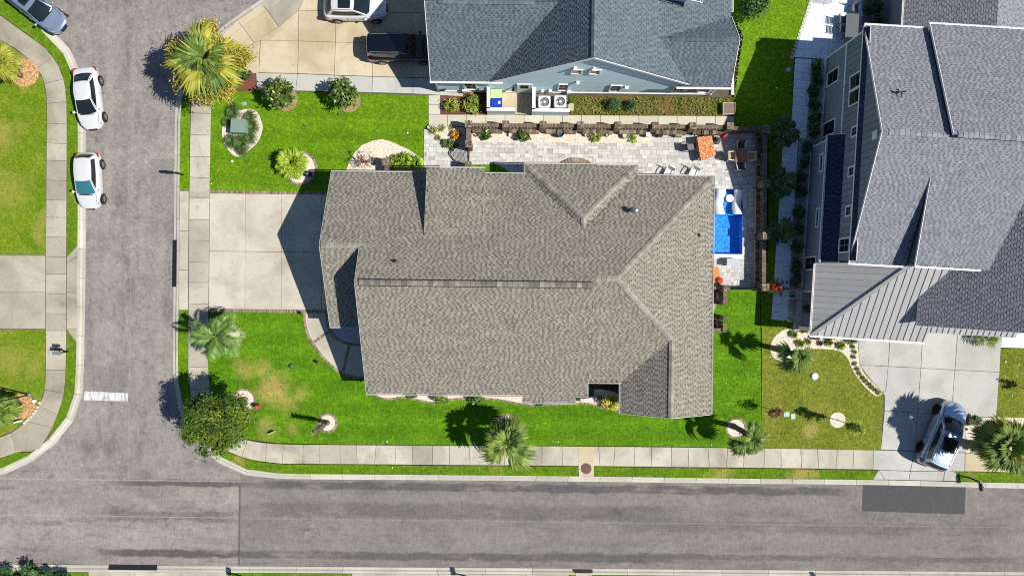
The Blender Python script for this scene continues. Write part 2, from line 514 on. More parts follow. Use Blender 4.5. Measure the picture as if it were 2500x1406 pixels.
# ================================================================ GROUND
def struct(name, mb, mats, parent=None, smooth=False, label=None):
    o = mb.build(name, mats, parent, smooth, 'structure' if parent is None else None)
    if label and parent is None: o["label"] = label
    return o
def in_poly(x, y, poly):
    x = np.asarray(x); y = np.asarray(y)
    ins = np.zeros(x.shape, bool)
    n = len(poly)
    for i in range(n):
        x0, y0 = poly[i]; x1, y1 = poly[(i + 1) % n]
        if y0 == y1: continue
        hit = ((y0 > y) != (y1 > y)) & (x < (x1 - x0) * (y - y0) / (y1 - y0) + x0)
        ins ^= hit
    return ins
def pip(x, y, poly):
    return bool(in_poly(np.array([x]), np.array([y]), poly)[0])
def smooth_line(pts, sub=6, closed=False):
    """Catmull-Rom through the points"""
    n = len(pts); outp = []
    rng = range(n if closed else n - 1)
    g = (lambda i: pts[i % n]) if closed else (lambda i: pts[min(max(i, 0), n - 1)])
    for i in rng:
        p0, p1, p2, p3 = g(i - 1), g(i), g(i + 1), g(i + 2)
        for k in range(sub):
            t = k / sub
            outp.append(tuple(0.5 * (2 * p1[j] + (p2[j] - p0[j]) * t + (2 * p0[j] - 5 * p1[j] + 4 * p2[j] - p3[j]) * t * t + (3 * p1[j] - p0[j] - 3 * p2[j] + p3[j]) * t ** 3) for j in (0, 1)))
    if not closed: outp.append(tuple(pts[-1][:2]))
    return outp
def resample(pts, n):
    d = [0]
    for a, b in zip(pts, pts[1:]): d.append(d[-1] + math.dist(a, b))
    res = []
    for i in range(n + 1):
        t = d[-1] * i / n
        j = max(k for k in range(len(d)) if d[k] <= t + 1e-9)
        j = min(j, len(pts) - 2)
        f = (t - d[j]) / max(1e-9, d[j + 1] - d[j])
        res.append((pts[j][0] + (pts[j + 1][0] - pts[j][0]) * f, pts[j][1] + (pts[j + 1][1] - pts[j][1]) * f))
    return res
def circle(px, py, r, n=28, ry=None, z=0.0):
    return [w2(px + r * math.cos(2 * math.pi * i / n), py + (ry or r) * math.sin(2 * math.pi * i / n), z) for i in range(n)]

# base sheet with an opening for the pool
pool_x0, pool_x1, pool_y0, pool_y1 = 474 / PX, 561.5 / PX, 88 / PX, 248.5 / PX
gb = MB()
BIG = 260
for x0, x1, y0, y1 in ((-BIG, pool_x0, -BIG, BIG), (pool_x1, BIG, -BIG, BIG), (pool_x0, pool_x1, pool_y1, BIG), (pool_x0, pool_x1, -BIG, pool_y0)):
    gb.add([(x0, y0, -0.16), (x1, y0, -0.16), (x1, y1, -0.16), (x0, y1, -0.16)], [(0, 1, 2, 3)])
struct("ground", gb, M['soil'])

rb = MB()
rb.sheet(wl([(-300, -260), (760, -260), (700, 0), (590, 110), (470, 240), (470, 1000), (640, 1130), (2900, 1140), (2900, 1412), (-300, 1400)]), -0.10)
struct("road", rb, M['asphalt'])
pb = MB()
pb.sheet(wl([(2108, 1184), (2360, 1189), (2357, 1256), (2106, 1248)]), -0.096, t=.5)
struct("asphalt_patch", pb, M['patch'])
pb = MB()
pb.sheet(wl([(498, 95), (548, 52), (572, 74), (530, 110)]), -0.096, t=.7)
pb.sheet(wl([(366, 388), (430, 388), (428, 520), (367, 520)]), -0.096, t=.95)
o = struct("repaired_asphalt", pb, toned("old_asphalt_patch", (0.11, 0.105, 0.10), (0.235, 0.215, 0.198), 0.92, 0.3, 6))

m = NT("road_paint")
cc = m.mix(m.ramp(m.noise(2.2, 7, 0.75, m.mapped((3.0, 0.6, 1))), 0.36, 0.52), (0.22, 0.21, 0.20), (0.62, 0.61, 0.59))
m.color(cc); M['paint'] = m.set(0.85, 0, 0.2)
pb = MB(); pb.sheet(wl([(203, 955), (311, 960), (310, 980), (203, 977)]), -0.0955)
struct("stop_line", pb, M['paint'])

# -- kerbs: rolled, cast in lengths
def kerb(edge_px, back_px, n):
    """edge_px: road side line, back_px: line behind; n cast lengths"""
    root = thing("kerb", None, None, kind='structure')
    a, dense = resample(edge_px, n), resample(back_px, 400)
    b = [min(dense, key=lambda q, p=p: math.dist(p, q)) for p in a]
    for i in range(n):
        A0, A1, B0, B1 = [Vector(w(*q)) for q in (a[i], a[i + 1], b[i], b[i + 1])]
        d = (A1 - A0).normalized() * 0.012
        A0 += d; A1 -= d; B0 += d; B1 -= d
        mb = MB()
        prof = ((0.0, -0.14), (0.0, -0.088), (0.42, -0.075), (0.62, 0.006), (1.0, 0.018), (1.0, -0.14))
        v = []
        for P, Q in ((A0, B0), (A1, B1)):
            for f, z in prof:
                q = P.lerp(Q, f); v.append((q.x, q.y, z))
        k = len(prof)
        fs = [(j, j + 1, k + j + 1, k + j) for j in range(k - 1)] + [tuple(range(k))[::-1], tuple(range(k, 2 * k))]
        mb.add(v, fs, 0, R.random())
        mb.build("kerb_stone", M['kerb'], root)
    return root
west_edge = smooth_line([(60, -60), (95, 20), (131, 86), (171, 122), (191, 160), (202, 212), (207, 290), (207, 400), (207, 520), (207, 648), (204, 842), (201, 948), (189, 1005), (167, 1042), (132, 1084), (88, 1119), (44, 1144), (0, 1160), (-80, 1172), (-200, 1172)])
west_back = smooth_line([(40, -60), (72, 20), (108, 84), (152, 128), (173, 168), (184, 214), (190, 290), (190, 400), (190, 520), (189, 648), (187, 842), (184, 944), (173, 996), (153, 1031), (120, 1071), (79, 1105), (38, 1129), (0, 1143), (-80, 1155), (-200, 1155)])
kerb(west_edge, west_back, 22)
main_edge = smooth_line([(425, 300), (424, 460), (423, 640), (421, 800), (421, 905), (425, 962), (438, 1012), (463, 1062), (505, 1110), (560, 1147), (612, 1163), (680, 1169), (800, 1170.5), (1200, 1173.5), (1512, 1177), (1824, 1181), (2136, 1184), (2500, 1193), (2800, 1196)])
main_back = smooth_line([(440, 300), (438, 460), (437, 640), (435, 800), (434, 900), (438, 955), (450, 1003), (474, 1050), (513, 1094), (566, 1131), (615, 1148), (682, 1155), (800, 1157), (1200, 1160), (1512, 1163.5), (1824, 1168), (2136, 1171), (2500, 1179), (2800, 1182)])
kerb(main_edge, main_back, 40)
north_edge = smooth_line([(425, 300), (427, 255), (433, 212), (452, 160), (486, 112), (530, 73), (585, 33), (640, -4), (760, -80)])
north_back = smooth_line([(440, 300), (442, 262), (447, 224), (464, 176), (497, 127), (541, 88), (596, 48), (651, 10), (772, -66)])
kerb(north_edge, north_back, 9)
bot_edge = [(-200, 1376), (0, 1378.5), (576, 1383), (1200, 1387), (1824, 1392), (2500, 1397), (2800, 1400)]
bot_back = [(-200, 1393), (0, 1394), (576, 1397), (1200, 1400.5), (1824, 1405), (2500, 1411), (2800, 1413)]
kerb(bot_edge, bot_back, 26)

# -- concrete flags
def slab(parent, quad, z, mat, base=-0.13, gap=0.014, name="slab"):
    """quad: world xy corners; one flag with open joints round it"""
    c = Vector((sum(q[0] for q in quad) / len(quad), sum(q[1] for q in quad) / len(quad)))
    pts = []
    for q in quad:
        d = c - Vector((q[0], q[1])); L = d.length
        pts.append(tuple(Vector((q[0], q[1])) + d * min(0.4, gap * 1.4 / max(L, 1e-6))))
    mb = MB(); t = R.random()
    p = pts if area2(pts) > 0 else pts[::-1]
    n = len(p)
    cx = Vector((sum(q[0] for q in p) / n, sum(q[1] for q in p) / n))
    inn = [tuple(Vector(q) + (cx - Vector(q)).normalized() * 0.012) for q in p]
    v = [(a, b, base) for a, b in p] + [(a, b, z - 0.008) for a, b in p] + [(a, b, z) for a, b in inn]
    f = [(i, (i + 1) % n, n + (i + 1) % n, n + i) for i in range(n)] + [(n + i, n + (i + 1) % n, 2 * n + (i + 1) % n, 2 * n + i) for i in range(n)] + [tuple(range(2 * n, 3 * n))]
    mb.add(v, f, 0, t)
    return mb.build(name, mat, parent)
def flags(name, left, right, n, z, mat, parent=None, base=True, cuts=None):
    """a walk between two lines (pixels), cut into n flags or at the given fractions"""
    root = parent or thing(name, None, None, kind='structure')
    cuts = cuts or [i / n for i in range(n + 1)]
    N = 200
    a, b = resample(left, N), resample(right, N)
    def pair(f):
        p = a[min(N, int(round(f * N)))]
        if f <= 0 or f >= 1: return p, b[0 if f <= 0 else N]
        return p, min(b, key=lambda q: math.dist(p, q))
    if base:
        q = MB(); q.prism(wl(a[::8]) + wl(b[::8][::-1]), -0.14, z - 0.03)
        q.build("joint_bed", M['joint'], root)
    for c0, c1 in zip(cuts, cuts[1:]):
        (p0, q0), (p1, q1) = pair(c0), pair(c1)
        i0, i1 = b.index(q0), b.index(q1)
        j0, j1 = a.index(p0), a.index(p1)
        if i1 < i0: i0 = i1
        ring = [a[j0], a[(j0 + j1) // 2], a[j1], b[i1], b[(i0 + i1) // 2], b[i0]]
        slab(root, wl(ring), z, mat)
    return root
def grid(name, corners, us, vs, z, mat, parent=None, gap=0.014, piece="slab", base=True):
    """corners p00,p10,p11,p01 in pixels; flags between the cut fractions us, vs"""
    root = parent or thing(name, None, None, kind='structure')
    P = [Vector(w2(*c)) for c in corners]
    at = lambda u, v: (P[0] * (1 - u) * (1 - v) + P[1] * u * (1 - v) + P[2] * u * v + P[3] * (1 - u) * v)
    if base:
        q = MB(); q.prism([tuple(p) for p in P], -0.14, z - 0.03); q.build("joint_bed", M['joint'], root)
    for u0, u1 in zip(us, us[1:]):
        for v0, v1 in zip(vs, vs[1:]):
            slab(root, [tuple(at(u0, v0)), tuple(at(u1, v0)), tuple(at(u1, v1)), tuple(at(u0, v1))], z, mat, gap=gap, name=piece)
    return root
lin = lambda n: [i / n for i in range(n + 1)]

ZP = 0.020
# west pavement
wl_left = smooth_line([(-60, 60), (0, 98), (40, 121), (80, 155), (104, 191), (113, 236), (114, 300), (113, 450), (112, 620), (112, 800), (112, 860), (110, 943), (101, 978), (82, 1007), (44, 1045), (0, 1067), (-60, 1085)])
wl_right = smooth_line([(-60, 0), (0, 38), (66, 86), (115, 123), (147, 171), (160, 224), (163, 300), (162.5, 450), (162, 620), (162, 800), (161, 870), (158, 944), (146, 997), (129, 1040), (119, 1072), (84, 1104), (44, 1104), (0, 1118), (-60, 1136)])
flags("pavement", wl_left, wl_right, 26, ZP, M['conc_old'])
grid("driveway", [(-70, 623), (111, 624), (111, 803), (-70, 803)], [0, .56, 1], [0, .5, 1], ZP, M['conc_old'])
q = thing("driveway_apron", None, None, kind='structure')
for pts in ([(163, 628), (189, 600), (189, 626), (163, 640)], [(163, 640), (189, 627), (189, 714), (163, 714)], [(163, 714), (189, 714), (188, 804), (163, 804)], [(163, 804), (188, 804), (188, 838)]):
    slab(q, wl(pts), ZP - .004, M['conc_old'])

# pavement along the main house
flags("pavement", [(466, 226), (462, 465), (460, 757), (459, 900), (466, 980), (486, 1050)], [(516, 226), (512, 465), (509, 757), (508, 900), (514, 968), (528, 1030)], 16, ZP, M['conc'])
s_top = smooth_line([(528, 1030), (566, 1062), (614, 1076), (678, 1083), (800, 1085), (1060, 1087), (1300, 1088), (1600, 1090.5), (1900, 1094), (2133, 1098)])
s_bot = smooth_line([(486, 1050), (526, 1088), (563, 1104), (600, 1118), (640, 1126), (690, 1131), (800, 1132), (1060, 1134), (1300, 1136), (1600, 1138.5), (1900, 1142), (2132, 1145)])
flags("pavement", s_top, s_bot, 36, ZP, M['conc'])
q = MB(); q.prism(wl([(1412, 1089.5), (1450, 1090), (1450, 1124), (1413, 1124)]), -0.1, ZP + 0.008)
struct("pavement_repair", q, M['conc_tan'])
flags("driveway_apron", [(439, 466), (436, 757)], [(461, 466), (459, 757)], 3, ZP - 0.003, M['conc_clean'])
grid("driveway", [(512, 472), (1010, 477), (1010, 760), (510, 754)], [0, .175, .353, .55, 1], [0, .5, 1], ZP, M['conc_clean'])

# brick edging beside the driveway and curved front walk: bricks laid on end
def edging(pts, wd, z, name="brick_edging", bl=0.075, closed=False, parent=None, mat='brick_edge', th=0.1):
    """a soldier course of bricks along a world polyline; wd across"""
    pts = [Vector((p[0], p[1])) for p in pts]
    if closed: pts.append(pts[0])
    d = [0]
    for a, b in zip(pts, pts[1:]): d.append(d[-1] + (b - a).length)
    n = max(2, int(d[-1] / bl))
    mb = MB(); j = 0
    for i in range(n):
        t = d[-1] * (i + .5) / n
        while j < len(pts) - 2 and d[j + 1] < t: j += 1
        a, b = pts[j], pts[j + 1]
        p = a.lerp(b, (t - d[j]) / max(1e-9, d[j + 1] - d[j]))
        u = (b - a).normalized()
        mb.obox((p.x, p.y, z - th), d[-1] / n * 0.86, wd, th + R.uniform(-.004, .004), math.atan2(u.y, u.x), 0, R.random())
    core = MB()
    for i in range(len(pts) - 1):
        a, b = pts[i], pts[i + 1]
        u = (b - a); L = u.length
        if L < 1e-6: continue
        u /= L; nrm = Vector((-u.y, u.x)) * (wd / 2 - .004)
        core.prism([tuple(a + nrm), tuple(a - nrm), tuple(b - nrm + u * .01), tuple(b + nrm + u * .01)], z - th - .03, z - 0.012 - 0.0004 * (i % 3))
    root = parent
    if root is None:
        root = thing(name, None, None, kind='structure')
    core.build("mortar_bed", M['mortar'], root)
    mb.build("bricks", M[mat], root, kind='stuff')
    return root
edging(wl([(512, 468.5), (800, 472), (1000, 474)]), 0.20, ZP + .012)
edging(wl([(511, 758), (700, 760), (900, 763)]), 0.22, ZP + .012)
walk_out = smooth_line([(743, 763), (745, 791), (752, 817), (764, 838), (781, 863), (802, 886), (827, 906), (856, 918), (893, 922), (920, 923)])
walk_in = smooth_line([(797, 762), (800, 791), (809, 812), (826, 829), (852, 839), (890, 842), (925, 842)])
q = MB(); q.prism(wl(walk_out) + wl(walk_in[::-1]), -0.13, ZP, t=.6)
struct("front_walk", q, M['conc_clean'])
edging(wl(walk_out), 0.19, ZP + .012)
edging(wl(walk_in), 0.19, ZP + .012)
edging(wl([(766, 836), (784, 822), (803, 809)]), 0.2, ZP + .010)
edging(wl([(838, 907), (846, 870), (853, 842)]), 0.2, ZP + .010)

# neighbour drive at the top
q = thing("driveway", None, None, kind='structure')
dq = MB(); dq.prism(wl([(541, 88), (772, -70), (1130, -70), (1130, 236), (625, 222), (628, 182), (585, 182), (560, 130)]), -.14, ZP - .03); dq.build("joint_bed", M['joint'], q)
for pts, mt in (([(512, 131), (592, 66), (620, 105), (560, 150), (536, 160)], 'conc_tan'),
                ([(498, 124), (541, 88), (580, 52), (592, 66), (512, 131)], 'conc_tan'),
                ([(580, 52), (640, 12), (652, 26), (592, 66)], 'conc_tan'),
                ([(640, 12), (700, -28), (712, -14), (652, 26)], 'conc'),
                ([(592, 66), (652, 26), (681, 66), (620, 105)], 'conc_tan'),
                ([(652, 26), (692, -2), (751, -20), (729, 25), (681, 66)], 'conc_old'),
                ([(692, -2), (740, -40), (800, -60), (751, -12)], 'conc'),
                ([(620, 105), (681, 66), (729, 26), (729, 101), (636, 99)], 'conc_tan'),
                ([(560, 150), (620, 105), (635, 100), (632, 179), (570, 184)], 'conc_tan'),
                ([(636, 99), (729, 101), (726, 180), (632, 178)], 'conc_tan'),
                ([(729, 26), (820, 28), (819, 104), (729, 101)], 'conc_tan'),
                ([(729, 101), (819, 104), (816, 184), (726, 180)], 'conc_tan'),
                ([(820, 28), (911, 30), (910, 106), (819, 104)], 'conc_tan'),
                ([(819, 104), (910, 106), (909, 187), (816, 184)], 'conc_tan'),
                ([(911, 30), (1008, 32), (1008, 109), (910, 106)], 'conc_tan'),
                ([(910, 106), (1008, 109), (1008, 190), (909, 187)], 'conc_tan'),
                ([(1008, 32), (1130, 34), (1130, 192), (1008, 190)], 'conc_tan'),
                ([(729, 26), (770, -60), (820, -60), (820, 28)], 'conc_tan'),
                ([(820, -60), (911, -60), (911, 30), (820, 28)], 'conc_tan'),
                ([(911, -60), (1130, -60), (1130, 34), (911, 30)], 'conc_tan'),
                ([(625, 179), (726, 181), (722, 222), (627, 220)], 'conc_grey'),
                ([(726, 181), (816, 185), (815, 224), (722, 222)], 'conc_grey'),
                ([(816, 185), (909, 188), (908, 226), (815, 224)], 'conc_grey'),
                ([(909, 188), (1008, 191), (1008, 229), (908, 226)], 'conc_grey'),
                ([(1008, 191), (1130, 194), (1130, 236), (1008, 229)], 'conc_grey')):
    slab(q, wl(pts), ZP, M[mt])
path = thing("path", None, None, kind='structure')
dq = MB(); dq.prism(wl([(1046, 233), (1076, 233), (1076, 279), (1193, 281), (1193, 311), (1046, 309)]), -.14, ZP - .03); dq.prism(wl([(1193, 280), (1793, 283), (1793, 312), (1193, 310)]), -.14, ZP - .031); dq.build("joint_bed", M['joint'], path)
grid("path", [(1046, 233), (1075, 233), (1075, 280), (1046, 279)], [0, 1], [0, .5, 1], ZP - .005, M['conc_cream'], path, base=False)
grid("path", [(1046, 280), (1793, 284), (1793, 313), (1046, 309)], lin(16), [0, 1], ZP - .005, M['conc_cream'], path, base=False)

# right-hand driveway
q = thing("driveway", None, None, kind='structure')
dq = MB(); dq.prism(wl([(2095, 826), (2098, 891), (2120, 925), (2159, 964), (2150, 1097), (2133, 1098), (2131, 1146), (2144, 1146), (2130, 1171), (2342, 1174), (2329, 1146), (2355, 1146), (2357, 1019), (2432, 1017), (2444, 812), (2500, 815), (2500, 770), (2100, 760)]), -.14, ZP - .03); dq.build("joint_bed", M['joint'], q)
for pts in ([(2095, 760), (2174, 764), (2172, 832), (2168, 894), (2098, 891), (2094, 826)],
            [(2098, 891), (2168, 894), (2162, 954), (2154, 959), (2130, 932)],
            [(2174, 764), (2255, 768), (2251, 835), (2248, 898), (2168, 894), (2172, 832)],
            [(2168, 894), (2248, 898), (2240, 1007), (2159, 1003), (2159, 965), (2154, 959), (2162, 954)],
            [(2255, 768), (2338, 772), (2336, 835), (2331, 903), (2248, 898), (2251, 835)],
            [(2248, 898), (2331, 903), (2322, 1011), (2240, 1007)],
            [(2338, 772), (2446, 778), (2444, 840), (2440, 908), (2331, 903), (2336, 835)],
            [(2331, 903), (2440, 908), (2432, 1017), (2357, 1019), (2322, 1011)],
            [(2159, 1003), (2240, 1007), (2233, 1100), (2150, 1097)],
            [(2240, 1007), (2322, 1011), (2316, 1103), (2233, 1100)],
            [(2322, 1011), (2357, 1013), (2356, 1104), (2316, 1103)],
            [(2133, 1098), (2233, 1101), (2222, 1149), (2131, 1146)],
            [(2233, 1101), (2356, 1105), (2355, 1150), (2222, 1149)],
            [(2145, 1147), (2160, 1170), (2130, 1170)], [(2145, 1147), (2222, 1150), (2219, 1171), (2160, 1170)],
            [(2222, 1150), (2306, 1150), (2303, 1173), (2219, 1171)], [(2306, 1150), (2329, 1147), (2342, 1174), (2303, 1173)]):
    slab(q, wl(pts), ZP, M['conc_grey'])
q = MB(); q.prism(wl([(2446, 812), (2520, 812), (2518, 850), (2444, 848)]), -.1, ZP); struct("entry_pad", q, M['paver_white'])
flags("pavement", [(2356, 1105), (2520, 1109)], [(2355, 1150), (2520, 1154)], 3, ZP, M['conc_tan'])
flags("driveway_apron", [(215, 1394.5), (556, 1397)], [(220, 1440), (560, 1440)], 3, ZP - .004, M['conc'])
flags("driveway_apron", [(858, 1399), (1390, 1402)], [(858, 1440), (1390, 1440)], 5, ZP - .004, M['conc'])

# -- lawns and their blades
lawn_mats = {
    'main': grass("main_lawn", (0.084, 0.182, 0.005), (0.150, 0.282, 0.010), (0.25, 0.26, 0.025), 0.72, 0.95, mow=.06),
    'front': grass("front_lawn", (0.064, 0.166, 0.005), (0.124, 0.260, 0.009), (0.38, 0.28, 0.09), 0.80, 0.98,
                   [(*w2(668, 950), 1.5, .9), (*w2(640, 900), 1.0, .55), (*w2(600, 905), 1.0, .5), (*w2(700, 985), .9, .6), (*w2(650, 1045), 1.0, .5), (*w2(715, 1045), .6, .5), (*w2(580, 890), .7, .4), (*w2(735, 960), .8, .45)], mow=.08),
    'west': grass("west_lawn", (0.095, 0.185, 0.006), (0.185, 0.25, 0.016), (0.33, 0.26, 0.07), 0.50, 0.75, [(*w2(30, 880), 1.6, .5), (*w2(80, 900), 1.0, .45), (*w2(25, 470), 1.8, .45), (*w2(60, 150), 1.6, .6)]),
    'olive': grass("olive_lawn", (0.125, 0.165, 0.015), (0.215, 0.23, 0.035), (0.36, 0.29, 0.10), 0.62, 0.85, [(*w2(1978, 1052), .7, .7)]),
    'verge': grass("verge_grass", (0.078, 0.165, 0.006), (0.14, 0.235, 0.012), (0.37, 0.28, 0.09), 0.58, 0.78, [(*w2(1760, 1160), 1.1, .6), (*w2(1960, 1160), 1.4, .7), (*w2(585, 1122), .5, .6)]),
    'deep': grass("back_lawn", (0.092, 0.198, 0.005), (0.165, 0.28, 0.010), (0.3, 0.27, 0.05), 0.72, 0.95),
    'scrub': grass("scrub_turf", (0.055, 0.08, 0.010), (0.14, 0.18, 0.02), (0.19, 0.115, 0.05), 0.40, 0.62),
}
def blades(name, polys, holes, mat, dens, label, h=0.06, wd=0.028, seed=1):
    g = np.random.default_rng(seed)
    V = []; T = []
    for poly in polys:
        xs = [p[0] for p in poly]; ys = [p[1] for p in poly]
        n = int((max(xs) - min(xs)) * (max(ys) - min(ys)) * dens)
        x = g.uniform(min(xs), max(xs), n); y = g.uniform(min(ys), max(ys), n)
        ok = in_poly(x, y, poly)
        for hpoly in holes: ok &= ~in_poly(x, y, hpoly)
        x, y = x[ok], y[ok]; n = len(x)
        a = g.uniform(0, 2 * np.pi, n); lean = g.uniform(0.2, 1.0, n) * h; hh = g.uniform(0.45, 1.0, n) * h
        W = g.uniform(.6, 1.3, n) * wd
        p0 = np.stack([x - np.sin(a) * W, y + np.cos(a) * W, np.full(n, 0.004)], 1)
        p1 = np.stack([x + np.sin(a) * W, y - np.cos(a) * W, np.full(n, 0.004)], 1)
        p2 = np.stack([x + np.cos(a) * lean, y + np.sin(a) * lean, hh], 1)
        V.append(np.stack([p0, p1, p2], 1).reshape(-1, 3)); T.append(np.clip(g.normal(.5, .24, n), 0, 1))
    V = np.concatenate(V); T = np.concatenate(T)
    F = np.arange(len(V)).reshape(-1, 3)
    return link_mesh(name, quick_mesh(name, V, F, T, mat), None, 'stuff', label, "grass")
def lawn(polys, mat, label, dens=110, holes=(), seed=1, top=None, **k):
    P = [wl(p) for p in polys]
    mb = MB()
    for p in P: mb.prism(p, -0.14, (seed % 5) * .002 if top is None else top)
    struct("lawn", mb, lawn_mats[mat])
    blades("grass", P, holes, lawn_mats[mat], dens, label, seed=seed, **k)

bed_transformer = smooth_line([(543, 312), (551, 290), (572, 275), (595, 268), (614, 267), (630, 277), (640, 303), (640, 321), (630, 346), (608, 368), (590, 382), (573, 381), (558, 367), (545, 346)], 4, True)
bed_north = [(844, 420), (853, 395), (866, 373), (884, 355), (910, 344), (932, 340), (954, 346), (998, 366), (1033, 389), (1034, 420)]
bed_front = smooth_line([(1941, 798), (1910, 807), (1889, 826), (1881, 848), (1885, 867), (1894, 876), (1913, 882), (1931, 876), (1945, 862), (1964, 853), (1985, 851), (2015, 852), (2042, 855), (2058, 862), (2070, 876), (2078, 895), (2088, 914), (2108, 940), (2130, 961), (2144, 967), (2153, 960)], 3) + [(2130, 933), (2112, 915), (2098, 891), (2093, 826), (1977, 790)]
rings = {'fan': (733, 410.5, 41), 'sw': (563, 821, 29), 'stump': (800, 1032, 24), 'mid': (1237, 1036, 26), 'east': (1797, 1045, 26), 'oak': (596, 977, 29), 'young': (2045, 1025, 19)}
hole_of = lambda k, g=0: circle(rings[k][0], rings[k][1], rings[k][2] + g)
s_bed = smooth_line([(916, 958), (924, 969), (948, 974), (985, 970), (1025, 977), (1060, 983), (1100, 975), (1160, 972), (1220, 976), (1285, 988), (1340, 988), (1408, 984), (1440, 986), (1470, 995), (1500, 1000), (1517, 1000)])
s_bed_poly = s_bed + [(1530, 900), (1300, 900), (916, 900)]

lawn([[(512, 236), (545, 225), (585, 224), (627, 222), (1046, 234), (1046, 300), (1034, 312), (1034, 440), (830, 470), (511, 465)]], 'main', "short bright green grass of the lawn round the utility box bed", 95,
     [wl(bed_transformer), wl(bed_north), hole_of('fan')], 1)
lawn([[(511, 762), (742, 764), (744, 791), (751, 817), (763, 838), (780, 864), (801, 887), (826, 907), (855, 919), (920, 922), (920, 940), (1690, 940), (1700, 708), (1765, 703), (1855, 640), (1860, 1093), (1600, 1089), (1300, 1087), (1060, 1086), (800, 1084), (678, 1081), (614, 1073), (566, 1060), (528, 1028), (513, 966), (508, 900)]], 'front',
     "bright green grass with straw-coloured patches round the stone-roofed corner house", 95,
     [hole_of('sw'), hole_of('stump'), hole_of('mid'), hole_of('east'), hole_of('oak'), wl(s_bed_poly)], 2)
lawn([[(-60, 120), (0, 100), (40, 123), (79, 157), (103, 193), (112, 238), (113, 300), (112, 622), (-60, 622)], [(-60, 804), (111, 804), (110, 870), (109, 943), (100, 977), (81, 1006), (44, 1043), (0, 1065), (-60, 1083)]], 'west',
     "patchy yellowish green grass of the yard across the street", 80, [circle(60, 178, 34), circle(46, 993, 42, ry=30)], 3)
lawn([[(0, -10), (-40, -10), (-60, -2), (0, 36), (66, 84), (116, 121), (149, 169), (162, 222), (164, 300), (163.5, 450), (163, 640), (165, 626), (189, 598), (190, 520), (190, 290), (184, 214), (173, 168), (152, 128), (108, 84), (70, 20), (56, -20)],
      [(163, 806), (188, 838), (187, 842), (184, 944), (173, 996), (153, 1031), (120, 1068), (117, 1074), (128, 1044), (147, 998), (159, 945), (162, 870)],
      [(-60, 1136), (0, 1119), (40, 1104), (84, 1104), (79, 1106), (38, 1130), (0, 1144), (-60, 1152)]], 'verge', "narrow grass strip between the curving pavement and the kerb", 90, (), 4)
lawn([[(441, 225), (464, 222), (461, 465), (439, 465)], [(436, 758), (459, 758), (458, 900), (465, 980), (486, 1052), (524, 1090), (513, 1094), (474, 1050), (450, 1003), (438, 955), (434, 900)]], 'main', "green grass strip between kerb and pavement by the corner house", 95, (), 5)
lawn([[(524, 1090), (563, 1106), (600, 1120), (640, 1128), (690, 1133), (800, 1134), (1060, 1136), (1300, 1138), (1411, 1139), (1411, 1162), (1200, 1160), (800, 1157), (682, 1155), (615, 1148), (566, 1131), (513, 1094)],
      [(1451, 1139), (1600, 1141), (1900, 1144), (2144, 1148), (2129, 1170), (1824, 1168), (1512, 1163.5), (1451, 1163)],
      [(2330, 1150), (2520, 1156), (2520, 1180), (2342, 1174)]], 'verge', "long grass strip with worn tan spots beside the lower street", 90, (), 6)
lawn([[(1860, 770), (1960, 780), (2110, 815), (2130, 930), (2158, 965), (2150, 1098), (1860, 1093)], [(2444, 850), (2520, 851), (2520, 1109), (2432, 1109), (2432, 1018), (2440, 905)]], 'olive', "dry olive-toned grass beside the curving gravel bed", 90,
     [wl(bed_front), hole_of('young')], 7)
lawn([[(1790, -40), (1990, -40), (1980, 0), (1938, 140), (1934, 297), (1914, 299), (1903, 478), (1884, 782), (1930, 786), (1940, 800), (1858, 800), (1856, 640), (1876, 640), (1876, 310), (1793, 312)]], 'deep',
     "lush green grass between the pale blue house and the white paved walk", 85, (), 8)
lawn([[(1388, 234), (1796, 238), (1796, 284), (1388, 281)]], 'scrub', "rough brown and green weeds under the pale blue gable wall", 150, (), 9, h=0.12, wd=0.03)
lawn([[(-60, 1394), (213, 1396), (219, 1440), (-60, 1440)], [(560, 1398), (857, 1400), (857, 1440), (560, 1440)], [(1392, 1403), (2600, 1413), (2600, 1440), (1392, 1440)], ], 'verge', "grass showing along the lower edge beyond the far kerb", 90, (), 10)
lawn([[(1153, 402), (1212, 402), (1236, 414), (1252, 440), (1153, 440)]], 'main', "small strip of grass tucked beside the stone-roofed house by the iron gate", 95, (), 12, top=.025)

# -- gravel and mulch beds (sheet plus loose stones)
def pebbles(parent, polys, mat, dens, size, z, seed, name="gravel_stones", flat=0.6):
    g = np.random.default_rng(seed)
    V = []; F = []; T = []; base = 0
    oct_f = np.array([(0, 1, 4), (1, 2, 4), (2, 3, 4), (3, 0, 4)])
    for poly in polys:
        xs = [p[0] for p in poly]; ys = [p[1] for p in poly]
        n = int((max(xs) - min(xs)) * (max(ys) - min(ys)) * dens)
        x = g.uniform(min(xs), max(xs), n); y = g.uniform(min(ys), max(ys), n)
        ok = in_poly(x, y, poly); x, y = x[ok], y[ok]; n = len(x)
        r = g.uniform(.5, 1.2, n) * size; a = g.uniform(0, np.pi, n); el = g.uniform(.5, 1, n)
        P = []
        for k in range(4):
            th = a + k * np.pi / 2
            rr = r * (el if k % 2 else 1)
            P.append(np.stack([x + np.cos(th) * rr, y + np.sin(th) * rr, np.full(n, z - .004)], 1))
        P.append(np.stack([x + g.normal(0, .3, n) * r, y + g.normal(0, .3, n) * r, z + r * flat * g.uniform(.6, 1.2, n)], 1))
        P = np.stack(P, 1).reshape(-1, 3)
        f = (np.arange(n)[:, None, None] * 5 + oct_f[None]).reshape(-1, 3) + base
        base += len(P)
        V.append(P); F.append(f); T.append(np.repeat(np.clip(g.normal(.55, .3, n), 0, 1), 4))
    o = link_mesh(name, quick_mesh(name, np.concatenate(V), np.concatenate(F), np.concatenate(T), mat), parent, 'stuff')
    return o
